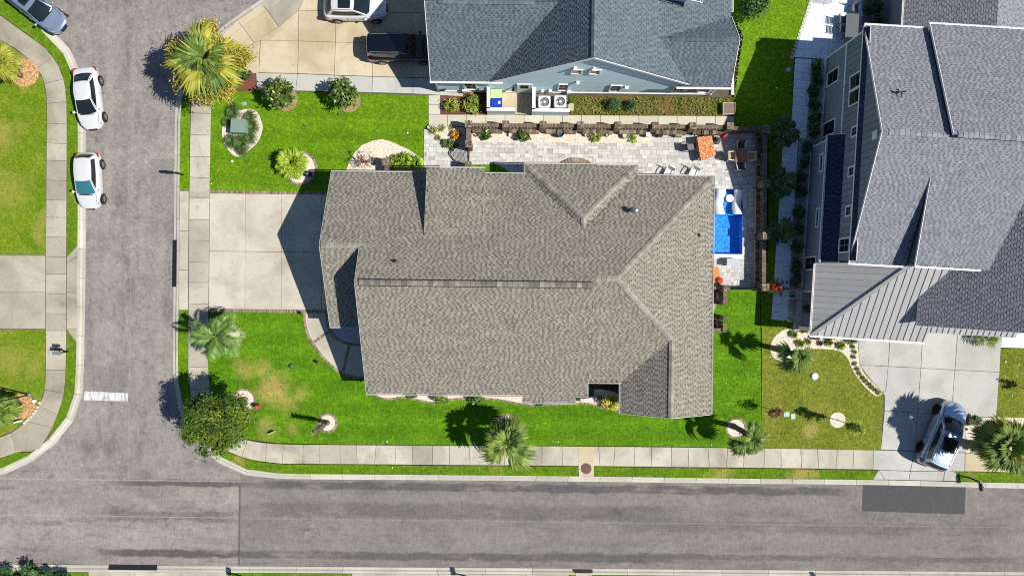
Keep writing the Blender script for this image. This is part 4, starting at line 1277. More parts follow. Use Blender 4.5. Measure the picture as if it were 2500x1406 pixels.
# ---------------------------------------------------------------- pale blue house
bh = thing("house", "pale blue gabled house with dark slate-blue shingles and a wide lap-sided gable end", "house", G(0, 0, 0))
zp, ze = 8.4, 3.05
zw = lambda X: zp - .02434 * (161.3 - X)
zeS = lambda X: zp - .02212 * (X - 161.3)
zwr = 6.71; Yw = 607
zwS = lambda Y: ze + (zwr - ze) / (Yw - 472) * (Y - 472)
Xv = 161.3 - (zp - zwr) / .02434
planes = [
    PL((-192, 472, ze), (-58.5, 472, ze), (Xv, Yw, zwr), (-192, Yw, zwr)),
    PL((-192, Yw, zwr), (Xv, Yw, zwr), (-58.5, 742, ze), (-192, 742, ze)),
    PL((-58.5, 472, ze), (161.3, 472, zp), (161.3, 790, zp), (-58.5, 790, ze - .0), (-58.5, 742, ze), (Xv, Yw, zwr)),
    PL((161.3, 472, zp), (403, 472, zeS(403)), (322, 555, 4.84), (322, 790, 4.84), (161.3, 790, zp)),
    PL((322, 555, 4.84), (496, 555, 4.84), (496, 466, 3.05), (405, 466, 3.05)),
    PL((322, 555, 4.84), (496, 628, 3.0), (496, 555, 4.84)),
    PL((322, 555, 4.84), (322, 790, 4.84), (496, 790, 3.0), (496, 628, 3.0)),
]
# raised dormers at the top edge of the picture
dzE = lambda X: 6.9 - .0085 * (X - 235)
planes.append(PL((236, 640, 6.9), (236, 800, 6.9), (405, 800, dzE(405)), (405, 628, dzE(405)), (300, 640, dzE(300))))
planes.append(PL((30, 612, zw(30) + .1), (30, 790, zw(30) + .1), (100, 790, zw(100) + .35), (100, 640, zw(100) + .35)))
lay_roof(bh, planes, 'shingle_slate', seed=5)
caps(bh, G(161.3, 474, zp), G(161.3, 700, zp), 'shingle_slate', .17, .6, .32, dark=.6)
caps(bh, G(-165, Yw, zwr), G(40, Yw, zwr), 'shingle_slate', .18, .55, .32, dark=.75)
caps(bh, G(345, 555, 4.84), G(488, 555, 4.84), 'shingle_slate', .17, .5, .32, dark=.5)
for a, b in (((-194, 469.5, ze), (-27, 469.5, ze)), ((372, 463, ze), (497, 463, ze)), ((498.5, 466, ze), (498.5, 485, ze)), ((498.5, 640, 3.0), (498.5, 760, 3.0)), ((405, 625.5, dzE(405)), (404, 700, dzE(405)))):
    gutter(bh, G(*a), G(*b), .11)
rk = MB()
for a, b in (((-58, 470.5, ze), (161.3, 470.5, zp)), ((161.3, 470.5, zp), (403, 470.5, zeS(403))), ((-193, 472, ze), (-193, Yw, zwr)), ((-193, Yw, zwr), (-193, 742, ze)), ((497, 466, ze), (497, 555, 4.84)), ((497, 555, 4.84), (497, 628, 3.0)), ((236, 639, 6.9), (405, 627, dzE(405))), ((29, 611, zw(30) + .1), (101, 639, zw(100) + .35))):
    rk = MB(); rk.bar(G(*a) - Vector((0, 0, .06)), G(*b) - Vector((0, 0, .06)), .035, .18); rk.build("rake_trim", M['white'], bh)
YW = 478
core = MB()
for x0, x1, y0, y1, h in ((-184, 478, YW + 3, 735, 2.8), (-50, 392, YW + 3, 735, 2.9)):
    a, b = G(x0, y0), G(x1, y1)
    core.box(a.x, b.x, a.y, b.y, -.1, h)
v = [G(x, y, z) for y in (YW + 3, YW + 8) for x, z in ((-50, 2.8), (392, 2.8), (161.3, zp - .25))]
core.add(v, [(0, 1, 2), (5, 4, 3), (0, 3, 4, 1), (1, 4, 5, 2), (2, 5, 3, 0)])
# cheek of the east dormer
v = [G(x, 643, z) for x, z in ((250, zeS(250) - .1), (392, zeS(392) - .1), (392, dzE(392) - .15), (250, dzE(250) - .15))] + [G(x, 648, z) for x, z in ((250, zeS(250) - .1), (392, zeS(392) - .1), (392, dzE(392) - .15), (250, dzE(250) - .15))]
core.add(v, [(0, 1, 2, 3), (4, 5, 6, 7), (1, 5, 6, 2), (3, 2, 6, 7)])
core.build("wall", M['siding_blue'], bh)
# lap boards of the gable end
bz = .26; k = 0
while bz < zp - .35:
    z1 = bz + .178
    zt = z1
    if zt < ze - .15: xa, xb = -184, 476
    else:
        xa = 161.3 - (zp - .22 - zt) / .02434; xb = 161.3 + (zp - .22 - zt) / .02212
    if xb - xa > 4:
        mb = MB(); a, b = G(xa, YW, bz), G(xb, YW, bz)
        v = [(a.x, a.y - .028, bz), (b.x, b.y - .028, bz), (b.x, b.y - .012, z1), (a.x, a.y - .012, z1), (a.x, a.y + .1, bz), (b.x, b.y + .1, bz), (b.x, b.y + .1, z1), (a.x, a.y + .1, z1)]
        mb.add(v, [(0, 1, 2, 3), (4, 5, 1, 0), (1, 5, 6, 2), (4, 0, 3, 7), (3, 2, 6, 7)], 0, R.random())
        mb.build("siding_board", M['siding_blue'], bh)
    bz += .178
tb = MB()
a, b = G(-186, YW), G(480, YW)
tb.box(a.x, b.x, a.y - .09, b.y - .03, .10, .27)
tb.build("base_trim", M['white'], bh)
fb = MB(); fb.box(a.x + .02, b.x - .02, a.y - .06, b.y, -.1, .1); fb.build("foundation", M['conc'], bh)
cb = MB()
for X in (-184, 478):
    p = G(X, YW); cb.box(p.x - .08, p.x + .08, p.y - .05, p.y + .05, .27, 2.8)
cb.build("corner_board", M['white'], bh)
def window(house, f, plane, a0, a1, z0, z1, ax, out_sign, muntins=(1, 1), fr=.11, rot=0.0, name="window"):
    """framed window on a wall. ax 'y': wall at frame Y=plane and a is X; ax 'x': wall at X=plane and a is Y"""
    P = (lambda a, z, d: f(a, plane + out_sign * d * PX, z)) if ax == 'y' else (lambda a, z, d: f(plane + out_sign * d * PX, a, z))
    def slab_(mb, aa, ab, za, zb, d0, d1):
        v = [P(aa, za, d0), P(ab, za, d0), P(ab, zb, d0), P(aa, zb, d0), P(aa, za, d1), P(ab, za, d1), P(ab, zb, d1), P(aa, zb, d1)]
        mb.add(v, [(0, 1, 2, 3), (7, 6, 5, 4), (0, 4, 5, 1), (1, 5, 6, 2), (2, 6, 7, 3), (3, 7, 4, 0)])
    k = fr * PX
    mb = MB()
    slab_(mb, a0 - k, a0, z0 - fr, z1 + fr, .0, .07); slab_(mb, a1, a1 + k, z0 - fr, z1 + fr, .0, .07)
    slab_(mb, a0, a1, z0 - fr, z0, .0, .075); slab_(mb, a0, a1, z1, z1 + fr, .0, .075)
    wo = mb.build(name, M['white'], house)
    nx, nz = muntins
    mb = MB()
    slab_(mb, a0, a1, z0, z1, -.05, .012); mb.build("pane", M['glass'], wo)
    mt = MB()
    for i in range(1, nx): slab_(mt, a0 + (a1 - a0) * i / nx - .6, a0 + (a1 - a0) * i / nx + .6, z0, z1, .013, .03)
    for j in range(1, nz): slab_(mt, a0, a1, z0 + (z1 - z0) * j / nz - .02, z0 + (z1 - z0) * j / nz + .02, .0135, .031)
    if nx > 1 or nz > 1: mt.build("muntin", M['frame_metal'], wo)
    return wo
YB = YW - 1.2
for a0, a1, z0, z1, mu in ((126, 146, 4.72, 5.5, (1, 2)), (166, 186, 4.72, 5.5, (1, 2)), (106, 126, .75, 2.2, (2, 2)), (228, 250, .75, 2.1, (1, 2)), (378, 403, .75, 2.2, (1, 2)), (409, 434, .75, 2.2, (1, 2)), (440, 464, .75, 2.2, (1, 2)), (-118, -92, .75, 2.2, (1, 2))):
    window(bh, G, YB, a0, a1, z0, z1, 'y', -1, mu, .09)
mb = MB()
a, b = G(9, YB), G(38, YB)
mb.box(a.x, b.x, a.y - .05, a.y + .02, .1, 2.1)
door = mb.build("door", M['white'], bh)
mb = MB(); mb.box(a.x + .15, b.x - .15, a.y - .057, a.y - .045, 1.2, 1.95); mb.build("door_pane", M['glass'], door)
mb = MB(); mb.box(a.x + .06, a.x + .11, a.y - .1, a.y - .05, 1.0, 1.08); mb.build("door_handle", M['steel'], door)
mb = MB()
mb.box(a.x - .1, a.x, a.y - .06, a.y, .1, 2.2); mb.box(b.x, b.x + .1, a.y - .06, a.y, .1, 2.2); mb.box(a.x, b.x, a.y - .062, a.y, 2.1, 2.2); mb.build("door_frame", M['white'], door)
def wall_at(px, py, plane=YB):
    dx, dy = px - 1250, 703 - py
    Xd, Yd = dx * _c - dy * _s, dx * _s + dy * _c
    k = plane / Yd
    return G(Xd * k, plane, CAM_H * (1 - k))
for px, py, sz in ((1405, 165, .2), (1452, 166, .14), (1411, 200, .2), (1530, 212, .22)):
    p = wall_at(px, py)
    mb = MB(); mb.box(p.x - sz / 2, p.x + sz / 2, p.y - .22, p.y, p.z - sz / 2, p.z + sz / 2); mb.box(p.x - sz / 2 - .03, p.x + sz / 2 + .03, p.y - .03, p.y, p.z - sz / 2 - .03, p.z + sz / 2 + .03)
    mb.build("wall_vent", M['white'], bh)
p = wall_at(1253, 214)
mb = MB(); mb.box(p.x - .05, p.x + .05, p.y - .12, p.y, p.z - .08, p.z + .08); mb.lathe([(.09, -.25), (.11, 0), (.03, .08)], (p.x, p.y - .17, p.z), 10)
mb.build("wall_lamp", M['black'], bh)
for px, py, sx, h in ((1135, 222, .32, .5), (1176, 220, .34, .75), (1325, 221, .2, .4), (1343, 221, .2, .4), (1388, 224, .26, .45)):
    p = wall_at(px, py); mb = MB(); mb.box(p.x - sx / 2, p.x + sx / 2, p.y - .18, p.y - .01, max(.3, p.z - h / 2), max(.3, p.z - h / 2) + h)
    mb.build("meter_box", M['white'] if px != 1176 else M['frame_metal'], bh)
mb = MB()
for X, top in ((-180, ze - .1), (474, ze - .1)):
    p = G(X, YW - 3); mb.tube([(p.x, p.y, .05), (p.x, p.y, top - .4), (p.x, p.y - .15, top)], .05, 6)
mb.build("downspout", M['white'], bh)
for name_, label_, pts in (("screen_wall", "low white-capped screen wall hiding the wheeled bins", ((1194, 277, 1194, 226), (1190, 278, 1258, 279))),
                           ("screen_wall", "low white-capped screen wall round the two air conditioners", ((1302, 279, 1302, 227), (1298, 280, 1387, 281)))):
    sw = thing(name_, label_, "screen wall", w(pts[1][0], pts[1][1]))
    wm = MB(); cm = MB()
    for x0, y0, x1, y1 in pts:
        a, b = w(x0, y0), w(x1, y1)
        wm.bar(a + Vector((0, 0, .62)), b + Vector((0, 0, .62)), .16, 1.25); cm.bar(a + Vector((0, 0, 1.29)), b + Vector((0, 0, 1.29)), .24, .07)
    wm.build("panel", M['siding_blue'], sw); cm.build("cap", M['white'], sw)

# ---------------------------------------------------------------- grey-blue two storey house
rh = thing("house", "two storey grey-blue house with light grey shingles and a metal porch roof", "house", GR(0, 0, 0))
def PR(*pts): return [GR(*p) for p in pts]
zR = 8.87; YR = 361; pR = .397
zn = lambda Y, d=0: zR + d - pR * (Y - YR) / PX
zs = lambda Y: zR - pR * (YR - Y) / PX
zs2 = lambda Y: 6.82 + .1985 * (Y - 99) / PX
zwg = lambda X: 4.75 + .65 / PX * (X - 901)
mz = lambda Y: 3.2 + .5 * (Y + 66) / PX
mzw = lambda X: 3.2 + .5 * (X - 689.5) / PX
XV0 = 901 + (zs2(99) - 4.75) * PX / .65
XV1 = 901 + (zs2(285) - 4.75) * PX / .65
planes = [
    PR((727, YR, zR), (727, 614, zn(614)), (864, 614, zn(614)), (864, YR, zR)),
    PR((864, YR, zR + .35), (864, 621, zn(621, .35)), (1400, 621, zn(621, .35)), (1400, YR, zR + .35)),
    PR((727, YR, zR), (1400, YR, zR), (1400, 285, zs(285)), (849, 285, zs(285)), (849, 99, zs(99)), (727, 99, zs(99))),
    PR((849, 285, zs(285) + .02), (XV1, 285, zs2(285) + .02), (XV0, 99, zs2(99)), (849, 99, zs2(99))),
    PR((901, -28, 4.75), (1130, -28, zwg(1130)), (1130, 300, zwg(1130)), (XV1, 285, zwg(XV1)), (XV0, 99, zwg(XV0)), (901, 99, 4.75)),
    PR((1130, -28, zwg(1130)), (1360, -28, zwg(901)), (1360, 300, zwg(901)), (1130, 300, zwg(1130))),
    PR((860, 611, 2.95), (1021, 611, 5.41), (1021, 800, 5.41), (860, 800, 2.95)),
    PR((1021, 611, 5.41), (1190, 611, 2.85), (1190, 800, 2.85), (1021, 800, 5.41)),
]
lay_roof(rh, planes, 'shingle_grey', seed=8)
lay_roof(rh, [PR((700, 392, 3.26), (700, 103, 3.26), (731, 103, 3.86), (731, 392, 3.86)),
    PR((724.5, 606, 5.87), (724.5, 104, 5.87), (731.5, 104, 6.27), (731.5, 606, 6.27))], 'shingle_navy', seed=9, nmax=0, names=("lower_roof", "lower_shingle_courses"))
caps(rh, GR(740, YR, zR), GR(860, YR, zR), 'shingle_grey', .18, .35, .32, dark=.85)
caps(rh, GR(872, YR, zR + .35), GR(1200, YR, zR + .35), 'shingle_grey', .18, .35, .32, dark=.85)
for a, b in (((727, 616, zn(614)), (864, 616, zn(614))), ((862, 623, zn(621, .35)), (1400, 623, zn(621, .35))), ((725, 97, zs(99)), (849, 97, zs(99))), ((849, 97, zs2(99) - .05), (988, 97, zs2(99) - .05)), ((697.5, 393, 3.26), (697.5, 103, 3.26)), ((857.5, 611, 2.95), (857.5, 800, 2.95)), ((687, 97, 3.2), (687, -68, 3.2)), ((687, -68.5, 3.2), (948, -68.5, 3.2))):
    gutter(rh, GR(*a), GR(*b), .09)
rk = MB()
for a, b in (((726.4, 614, zn(614)), (726.4, YR, zR)), ((726.4, YR, zR), (726.4, 99, zs(99))), ((700, 393, 3.26), (731, 393, 3.86)), ((724, 607, 5.87), (731, 607, 6.27)), ((863.4, 621, zn(621, .35)), (863.4, YR, zR + .35)), ((848.4, 285, zs(285)), (848.4, 99, zs2(99))), ((901, -29, 4.75), (1130, -29, zwg(1130)))):
    rk = MB(); rk.bar(GR(*a) - Vector((0, 0, .07)), GR(*b) - Vector((0, 0, .07)), .035, .15); rk.build("rake_trim", M['white'], rh)
for bar_ in ((GR(724, 606, 5.82), GR(724, 104, 5.82), .035, .12), (GR(731.8, 606, 6.31), GR(731.8, 104, 6.31), .03, .06), (GR(731.5, 392, 3.9), GR(731.5, 103, 3.9), .03, .06)):
    rk = MB(); rk.bar(*bar_); rk.build("eave_trim", M['white'], rh)
core = MB()
def rbox(mb, x0, x1, y0, y1, z0, z1, t=.5):
    v = [GR(x, y, z) for z in (z0, z1) for x, y in ((x0, y0), (x1, y0), (x1, y1), (x0, y1))]
    mb.add(v, [(0, 3, 2, 1), (4, 5, 6, 7), (0, 1, 5, 4), (1, 2, 6, 5), (2, 3, 7, 6), (3, 0, 4, 7)], 0, t)
rbox(core, 733, 1120, 106, 603, -.1, 5.5)
rbox(core, 913, 1350, -18, 106, -.1, 4.6)
gable(core, GR, 733, 606, 104, YR, 5.45, zR - .22)
# dormer cheeks on the raised roofs
for X, ya, yb, za, zb, zc, zd in ((853, 285, 106, zs(285) - .1, zs(106) - .1, zs2(106) - .1, zs2(285) - .1), (867, YR, 612, zR - .1, zn(612) - .1, zn(612, .25), zR + .25)):
    v = [GR(X + d, y, z) for d in (0, 3) for y, z in ((ya, za), (yb, zb), (yb, zc), (ya, zd))]
    core.add(v, [(0, 1, 2, 3), (7, 6, 5, 4), (0, 4, 5, 1), (1, 5, 6, 2), (2, 6, 7, 3)])
core.build("wall", plain("dark_siding_backing", (.10, .12, .145), .9), rh)
st = MB()
rbox(st, 729.5, 733.5, 385, 603, -.1, 3.25); rbox(st, 705, 733, 34, 385, -.1, 3.05); rbox(st, 868, 1180, 603.5, 760, -.1, 2.8)
st.build("stucco_wall", M['stucco'], rh)
# vertical panels above the belly band, each its own board
for zone in ((3.42, 5.85, False), (6.25, None, True)):
    y = 106.5; wd = 14.2
    while y < 603:
        y1 = min(y + wd, 603)
        z0 = zone[0]
        if not zone[2]:
            if y1 < 392 and y > 100: z0 = 3.9
            za = zb = zone[1]
        else:
            zf = lambda q: (zn(q) if q > YR else zs(q)) - .24
            za, zb = zf(y), zf(y1)
            if max(za, zb) < z0 + .12: y += wd; continue
            za, zb = max(za, z0 + .02), max(zb, z0 + .02)
        mb = MB()
        v = [GR(X, q, z) for X in (729.5, 732.6) for q, z in ((y + .45, z0), (y1 - .45, z0), (y1 - .45, zb), (y + .45, za))]
        if zone[2] and y < YR < y1:
            v = [GR(X, q, z) for X in (729.5, 732.6) for q, z in ((y + .45, z0), (y1 - .45, z0), (y1 - .45, min(za, zb)), (y + .45, min(za, zb)))]
        mb.add(v, [(0, 1, 2, 3), (7, 6, 5, 4), (0, 4, 5, 1), (1, 5, 6, 2), (2, 6, 7, 3), (3, 7, 4, 0)], 0, R.random())
        mb.build("siding_panel", M['siding_grey'], rh)
        y += wd
tb = MB()
rbox(tb, 728, 733, 392, 604, 3.25, 3.42); rbox(tb, 727.8, 733, 601, 604.6, .3, 5.7); rbox(tb, 727, 733, 385, 604, .02, .28); rbox(tb, 702.8, 706, 33, 386, .02, .28); rbox(tb, 704, 708, 382.5, 385.6, .28, 3.1); rbox(tb, 704, 708, 33, 37, .28, 3.0); rbox(tb, 703.5, 740, 30, 36, 2.85, 3.05)
rbox(tb, 865, 869, 603.6, 609, .2, 2.8)
tb.build("corner_board", M['white'], rh)
for pl, a0, a1, z0, z1, mu in ((729.5, 530, 559, .65, 2.32, (1, 2)), (729.5, 452, 481, 4.25, 5.6, (1, 2)), (729.5, 487, 516, 4.25, 5.6, (1, 2)), (729.5, 409, 439, .45, 2.25, (1, 2)), (729.5, 379, 397, 4.88, 5.55, (2, 2)), (729.5, 292, 309, 4.8, 5.45, (2, 2)), (729.5, 205, 223, 4.74, 5.4, (2, 2)), (729.5, 125, 153, 4.1, 5.45, (2, 2)),
                              (705, 317, 355, 2.0, 2.38, (1, 1)), (705, 188, 227, 1.94, 2.27, (1, 1)), (705, 88, 115, .45, 2.2, (2, 2))):
    window(rh, GR, pl, a0, a1, z0, z1, 'x', -1, mu, .10)
mb = MB(); rbox(mb, 727.6, 729.6, 352, 369, 7.6, 8.15); mb.build("gable_vent", M['white'], rh)
mb = MB()
p = GR(770, 450, zn(450)); mb.tube([p, p + Vector((0, 0, .35))], .045, 8); mb.build("vent_pipe", M['black'], rh)
mb = MB(); q0 = p + Vector((.12, 0, .02))
for dx, dy in ((.45, .08), (-.3, .18), (.05, -.3)):
    mb.tube([q0 + Vector((0, 0, .25)), q0 + Vector((dx * .6, dy * .6, .3)), q0 + Vector((dx, dy, .18))], [.05, .04, .015], 5)
mb.build("roof_bracket", M['black'], rh)
# standing seam porch roof: separate pans with upstanding seams
def seam_roof(house, poly, along, step, nm="roof_panel"):
    """poly world points (planar); pans run along the given direction"""
    n = (poly[1] - poly[0]).cross(poly[2] - poly[0]).normalized()
    if n.z < 0: n = -n
    u = (along - n * along.dot(n)).normalized(); e = u.cross(n).normalized(); o = poly[0]
    p2 = [((p - o).dot(e), (p - o).dot(u)) for p in poly]
    a0, a1 = min(p[0] for p in p2), max(p[0] for p in p2); b0, b1 = min(p[1] for p in p2) - 1, max(p[1] for p in p2) + 1
    a = a0
    while a < a1:
        c = clip_rect(p2, a, min(a + step, a1), b0, b1)
        if c:
            if area2(c) < 0: c = c[::-1]
            k = len(c); mb = MB()
            v = [o + e * x + u * y for x, y in c] + [o + e * x + u * y - Vector((0, 0, .1)) for x, y in c]
            mb.add(v, [tuple(range(k))] + [(i + k, (i + 1) % k + k, (i + 1) % k, i) for i in range(k)], 0, R.random())
            mb.build(nm, M['metal_roof'], house)
        c = clip_rect(p2, a - .012, a + .012, b0, b1) if a > a0 else []
        c = c if c else ([] if a <= a0 else [])
        ys_ = []
        for i in range(len(p2)):
            (xa, ya), (xb, yb) = p2[i], p2[(i + 1) % len(p2)]
            if (xa > a) != (xb > a): ys_.append(ya + (yb - ya) * (a - xa) / (xb - xa))
        if len(ys_) >= 2 and a > a0 + .02:
            ya, yb = min(ys_) + .04, max(ys_) - .1
            if yb - ya > .1:
                sm = MB(); sm.bar(o + e * a + u * ya + n * .024, o + e * a + u * yb + n * .024, .020, .048); sm.build("standing_seam", M['seam'], house)
        a += step
XT = 689.5 + (104 + 66)
seam_roof(rh, PR((689.5, 100, 3.2), (689.5, -66, 3.2), (XT, 104, mz(104)), (XT, 106, mz(104))), GR(1, 0) - GR(0, 0), .42)
seam_roof(rh, PR((689.5, -66, 3.2), (948, -66, 3.2), (948, 104, mz(104)), (XT, 104, mz(104))), GR(0, 1) - GR(0, 0), .46)
seam_roof(rh, PR((952, -44, 3.0), (1162, -44, 3.0), (1162, -17, 3.4), (952, -17, 3.4)), GR(0, 1) - GR(0, 0), .41)
a_, b_ = GR(689.5, -66, 3.2), GR(XT, 104, mz(104))
mb = MB(); mb.bar(a_ + Vector((0, 0, .05)), b_ + Vector((0, 0, .05)), .24, .07); mb.build("hip_flashing", M['seam'], rh)
pb = MB()
for X, Y in ((697, -58), (820, -58), (935, -58)): rbox(pb, X, X + 9, Y, Y + 9, 0, 3.05)
pb.build("porch_post", M['white'], rh)
mb = MB(); rbox(mb, 700, 912, -60, 34, -.1, .16); mb.build("porch_floor", M['conc_grey'], rh)
mb = MB(); rbox(mb, 690, 702, -60, 40, 0, .5); mb.build("porch_ledge", M['ledge'], rh)
mb = MB(); rbox(mb, 925, 1150, -21, -18, .1, 2.4); mb.build("garage_door", M['white'], rh)

# ================================================================ GARDEN WALLS OF BRICK
def brick_shell(mb, x0, x1, y0, y1, z0, z1, top=True, seed=1):
    """bricks on the four faces (running bond) and laid flat on top; core is built apart"""
    rg = random.Random(seed)
    bl, bh_, g, d = .215, .068, .011, .012
    z = z0; row = 0
    while z < z1 - .03:
        zt = min(z + bh_, z1 - .004)
        for (ax, lo, hi, pos, sg) in (('x', x0, x1, y0, -1), ('x', x0, x1, y1, 1), ('y', y0, y1, x0, -1), ('y', y0, y1, x1, 1)):
            a = lo - (bl / 2 if row % 2 else 0)
            while a < hi - .02:
                aa, ab = max(a, lo) + g / 2, min(a + bl, hi) - g / 2
                if ab - aa > .03:
                    p0, p1 = (pos - d, pos + .001) if sg < 0 else (pos - .001, pos + d)
                    if ax == 'x': mb.box(aa, ab, p0, p1, z, zt, 0, rg.random())
                    else: mb.box(p0, p1, aa, ab, z, zt, 0, rg.random())
                a += bl
        z += bh_ + g; row += 1
    if top:
        nx = max(1, round((x1 - x0) / .22)); ny = max(1, round((y1 - y0) / .11))
        for i in range(nx):
            for j in range(ny):
                dx, dy = (x1 - x0) / nx, (y1 - y0) / ny
                if (i + j // 2) % 2 or nx == 1:
                    mb.box(x0 + i * dx + .005, x0 + (i + 1) * dx - .005, y0 + j * dy + .005, y0 + (j + 1) * dy - .005, z1 - .004, z1 + .008 + rg.uniform(0, .005), 0, rg.random())
                elif j % 2 == 0 and j + 1 < ny:
                    for q in (0, 1):
                        mb.box(x0 + (i + q * .5) * dx + .005, x0 + (i + .5 + q * .5) * dx - .005, y0 + j * dy + .005, y0 + (j + 2) * dy - .005, z1 - .004, z1 + .008 + rg.uniform(0, .005), 0, rg.random())
def pillar(parent, X, Y, h=1.42, s=.48, seed=1):
    p = G(X, Y)
    core = MB(); core.box(p.x - s / 2, p.x + s / 2, p.y - s / 2, p.y + s / 2, -.05, h)
    o = core.build("pillar", M['mortar'], parent)
    mb = MB(); brick_shell(mb, p.x - s / 2, p.x + s / 2, p.y - s / 2, p.y + s / 2, 0, h, True, seed)
    mb.build("bricks", M['brick'], o, kind='stuff')
def wall_run(parent, X0, Y0, X1, Y1, h=1.05, th=.22, inner=-1, dentil=True, seed=1):
    a, b = G(X0, Y0), G(X1, Y1)
    hor = abs(b.x - a.x) > abs(b.y - a.y)
    core = MB(); mb = MB(); rg = random.Random(seed)
    if hor:
        x0, x1 = min(a.x, b.x), max(a.x, b.x); y0, y1 = a.y - th / 2, a.y + th / 2
    else:
        y0, y1 = min(a.y, b.y), max(a.y, b.y); x0, x1 = a.x - th / 2, a.x + th / 2
    core.box(x0, x1, y0, y1, -.05, h)
    brick_shell(mb, x0, x1, y0, y1, 0, h - .02, False, seed)
    L = (x1 - x0) if hor else (y1 - y0)
    n = int(L / .078)
    for i in range(n):
        t0, t1 = L * i / n + .005, L * (i + 1) / n - .005
        over = .03
        zt = h + .09 + rg.uniform(-.004, .004)
        if hor: mb.box(x0 + t0, x0 + t1, y0 - over, y1 + over, h, zt, 0, rg.uniform(.3, .75))
        else: mb.box(x0 - over, x1 + over, y0 + t0, y0 + t1, h, zt, 0, rg.uniform(.3, .75))
    if dentil:
        m_ = int(L / .24)
        for i in range(m_):
            t0 = L * (i + .3) / m_; t1 = t0 + .11
            if hor:
                q = (y0 - .09, y0) if inner < 0 else (y1, y1 + .09)
                mb.box(x0 + t0, x0 + t1, q[0], q[1], h - .19, h - .11, 0, rg.random())
            else:
                q = (x0 - .14, x0) if inner < 0 else (x1, x1 + .14)
                mb.box(q[0], q[1], y0 + t0, y0 + t1, h - .19, h - .11, 0, rg.random())
        # stepped foot of the wall on the garden side
        if hor:
            q = (y0 - .30, y0 - .02) if inner < 0 else (y1 + .02, y1 + .30)
            core.box(x0, x1, q[0] + .012, q[1] - .012, -.05, .5)
            nb = int(L / .225)
            for i in range(nb): mb.box(x0 + L * i / nb + .005, x0 + L * (i + 1) / nb - .005, q[0], q[1], .44, .51, 0, rg.random())
        else:
            q = (x0 - .30, x0 - .02) if inner < 0 else (x1 + .02, x1 + .30)
            core.box(q[0] + .012, q[1] - .012, y0, y1, -.05, .5)
            nb = int(L / .225)
            for i in range(nb): mb.box(q[0], q[1], y0 + L * i / nb + .005, y0 + L * (i + 1) / nb - .005, .44, .51, 0, rg.random())
    o = core.build("wall_panel", M['mortar'], parent)
    mb.build("bricks", M['brick'], o, kind='stuff')
gw = thing("garden_wall", "long brown brick garden wall with square pillars round the stone paved patio", "brick wall", G(-108, 390))
NPX = [-108.8 + 88.93 * i for i in range(8)]
for i, X in enumerate(NPX): pillar(gw, X, 388 + i * .35, 1.42, .48, 10 + i)
for i in range(7): wall_run(gw, NPX[i] + 8, 388 + i * .35, NPX[i + 1] - 8, 388 + i * .35, 1.05, .22, -1, True, 30 + i)
wall_run(gw, NPX[7] + 8, 388, 594, 388, .95, .22, -1, False, 38)
EPY = [384, 255, 131, 9]
for i, Y in enumerate(EPY): pillar(gw, 602, Y, 1.42, .52, 40 + i)
for i in range(3): wall_run(gw, 601, EPY[i] - 8, 601, EPY[i + 1] + 8, 1.05, .22, -1, True, 50 + i)
wall_run(gw, -108.8, 380, -108.8, 349, 1.05, .24, 1, False, 60)
pillar(gw, -108, 340, 1.42, .48, 61); pillar(gw, -108, 291, 1.42, .46, 62)
for i, X in enumerate((-80,)): pass
sw = thing("garden_wall", "short brick pillar and wall stub beside the leafless tree", "brick wall", G(-305, 298))
pillar(sw, -305, 297, 1.3, .52, 63); wall_run(sw, -304, 289, -304, 256, 1.0, .2, 1, False, 64)
for lab, y0, y1, sd in (("brick screen enclosure with the taller pillar next to the red cushioned seat", 9, -33, 70), ("brick screen enclosure at the lawn end of the side gap", -62, -97, 80)):
    ew = thing("brick_enclosure", lab, "brick wall", G(500, (y0 + y1) / 2))
    top = y0 > 0
    pillar(ew, 510 if top else 511, y0 - 4, 1.42 if top else .95, .46 if top else .3, sd)
    pillar(ew, 511, y1 + 4 if top else y1 + 3, .95, .3, sd + 1)
    wall_run(ew, 511, y0 - 13, 511, y1 + 10, .85, .2, -1, True, sd + 2)
    wall_run(ew, 466, y0 - 3 if top else y1 + 3, 502, y0 - 3 if top else y1 + 3, .85, .16, -1, False, sd + 3)
    mb = MB(); mb.box(G(462, 0).x, G(505, 0).x, G(0, min(y0, y1)).y, G(0, max(y0, y1)).y, -.08, .05); mb.build("floor", M['mulch'], ew)

# iron gates
def iron_gate(label, p0, p1, h, arch=0.0, nb=11):
    g = thing("gate", label, "gate", (p0 + p1) / 2)
    d = p1 - p0; mb = MB()
    for q in (p0, p1): mb.bar(q, q + Vector((0, 0, h)), .05, .05)
    mb.bar(p0 + Vector((0, 0, .12)), p1 + Vector((0, 0, .12)), .04, .04)
    pts = [p0 + d * t + Vector((0, 0, h + arch * math.sin(math.pi * t))) for t in lin(10)]
    mb.tube(pts, .04, 5); mb.tube([q - Vector((0, 0, .16)) for q in pts], .03, 5)
    mb.build("frame", M['black'], g)
    for i in range(1, nb):
        b = MB(); t = i / nb; q = p0 + d * t
        b.bar(q + Vector((0, 0, .1)), q + Vector((0, 0, h - .02 + arch * math.sin(math.pi * t))), .032, .032)
        b.build("bar", M['black'], g)
    return g
iron_gate("arched black iron gate between two brick pillars at the end of the patio", G(-108, 331), G(-108, 300), 1.45, .45)
iron_gate("low black iron gate across the gap between the pool patio and the side lawn", G(520, 3), G(592, 5), 1.1, 0.0, 14)

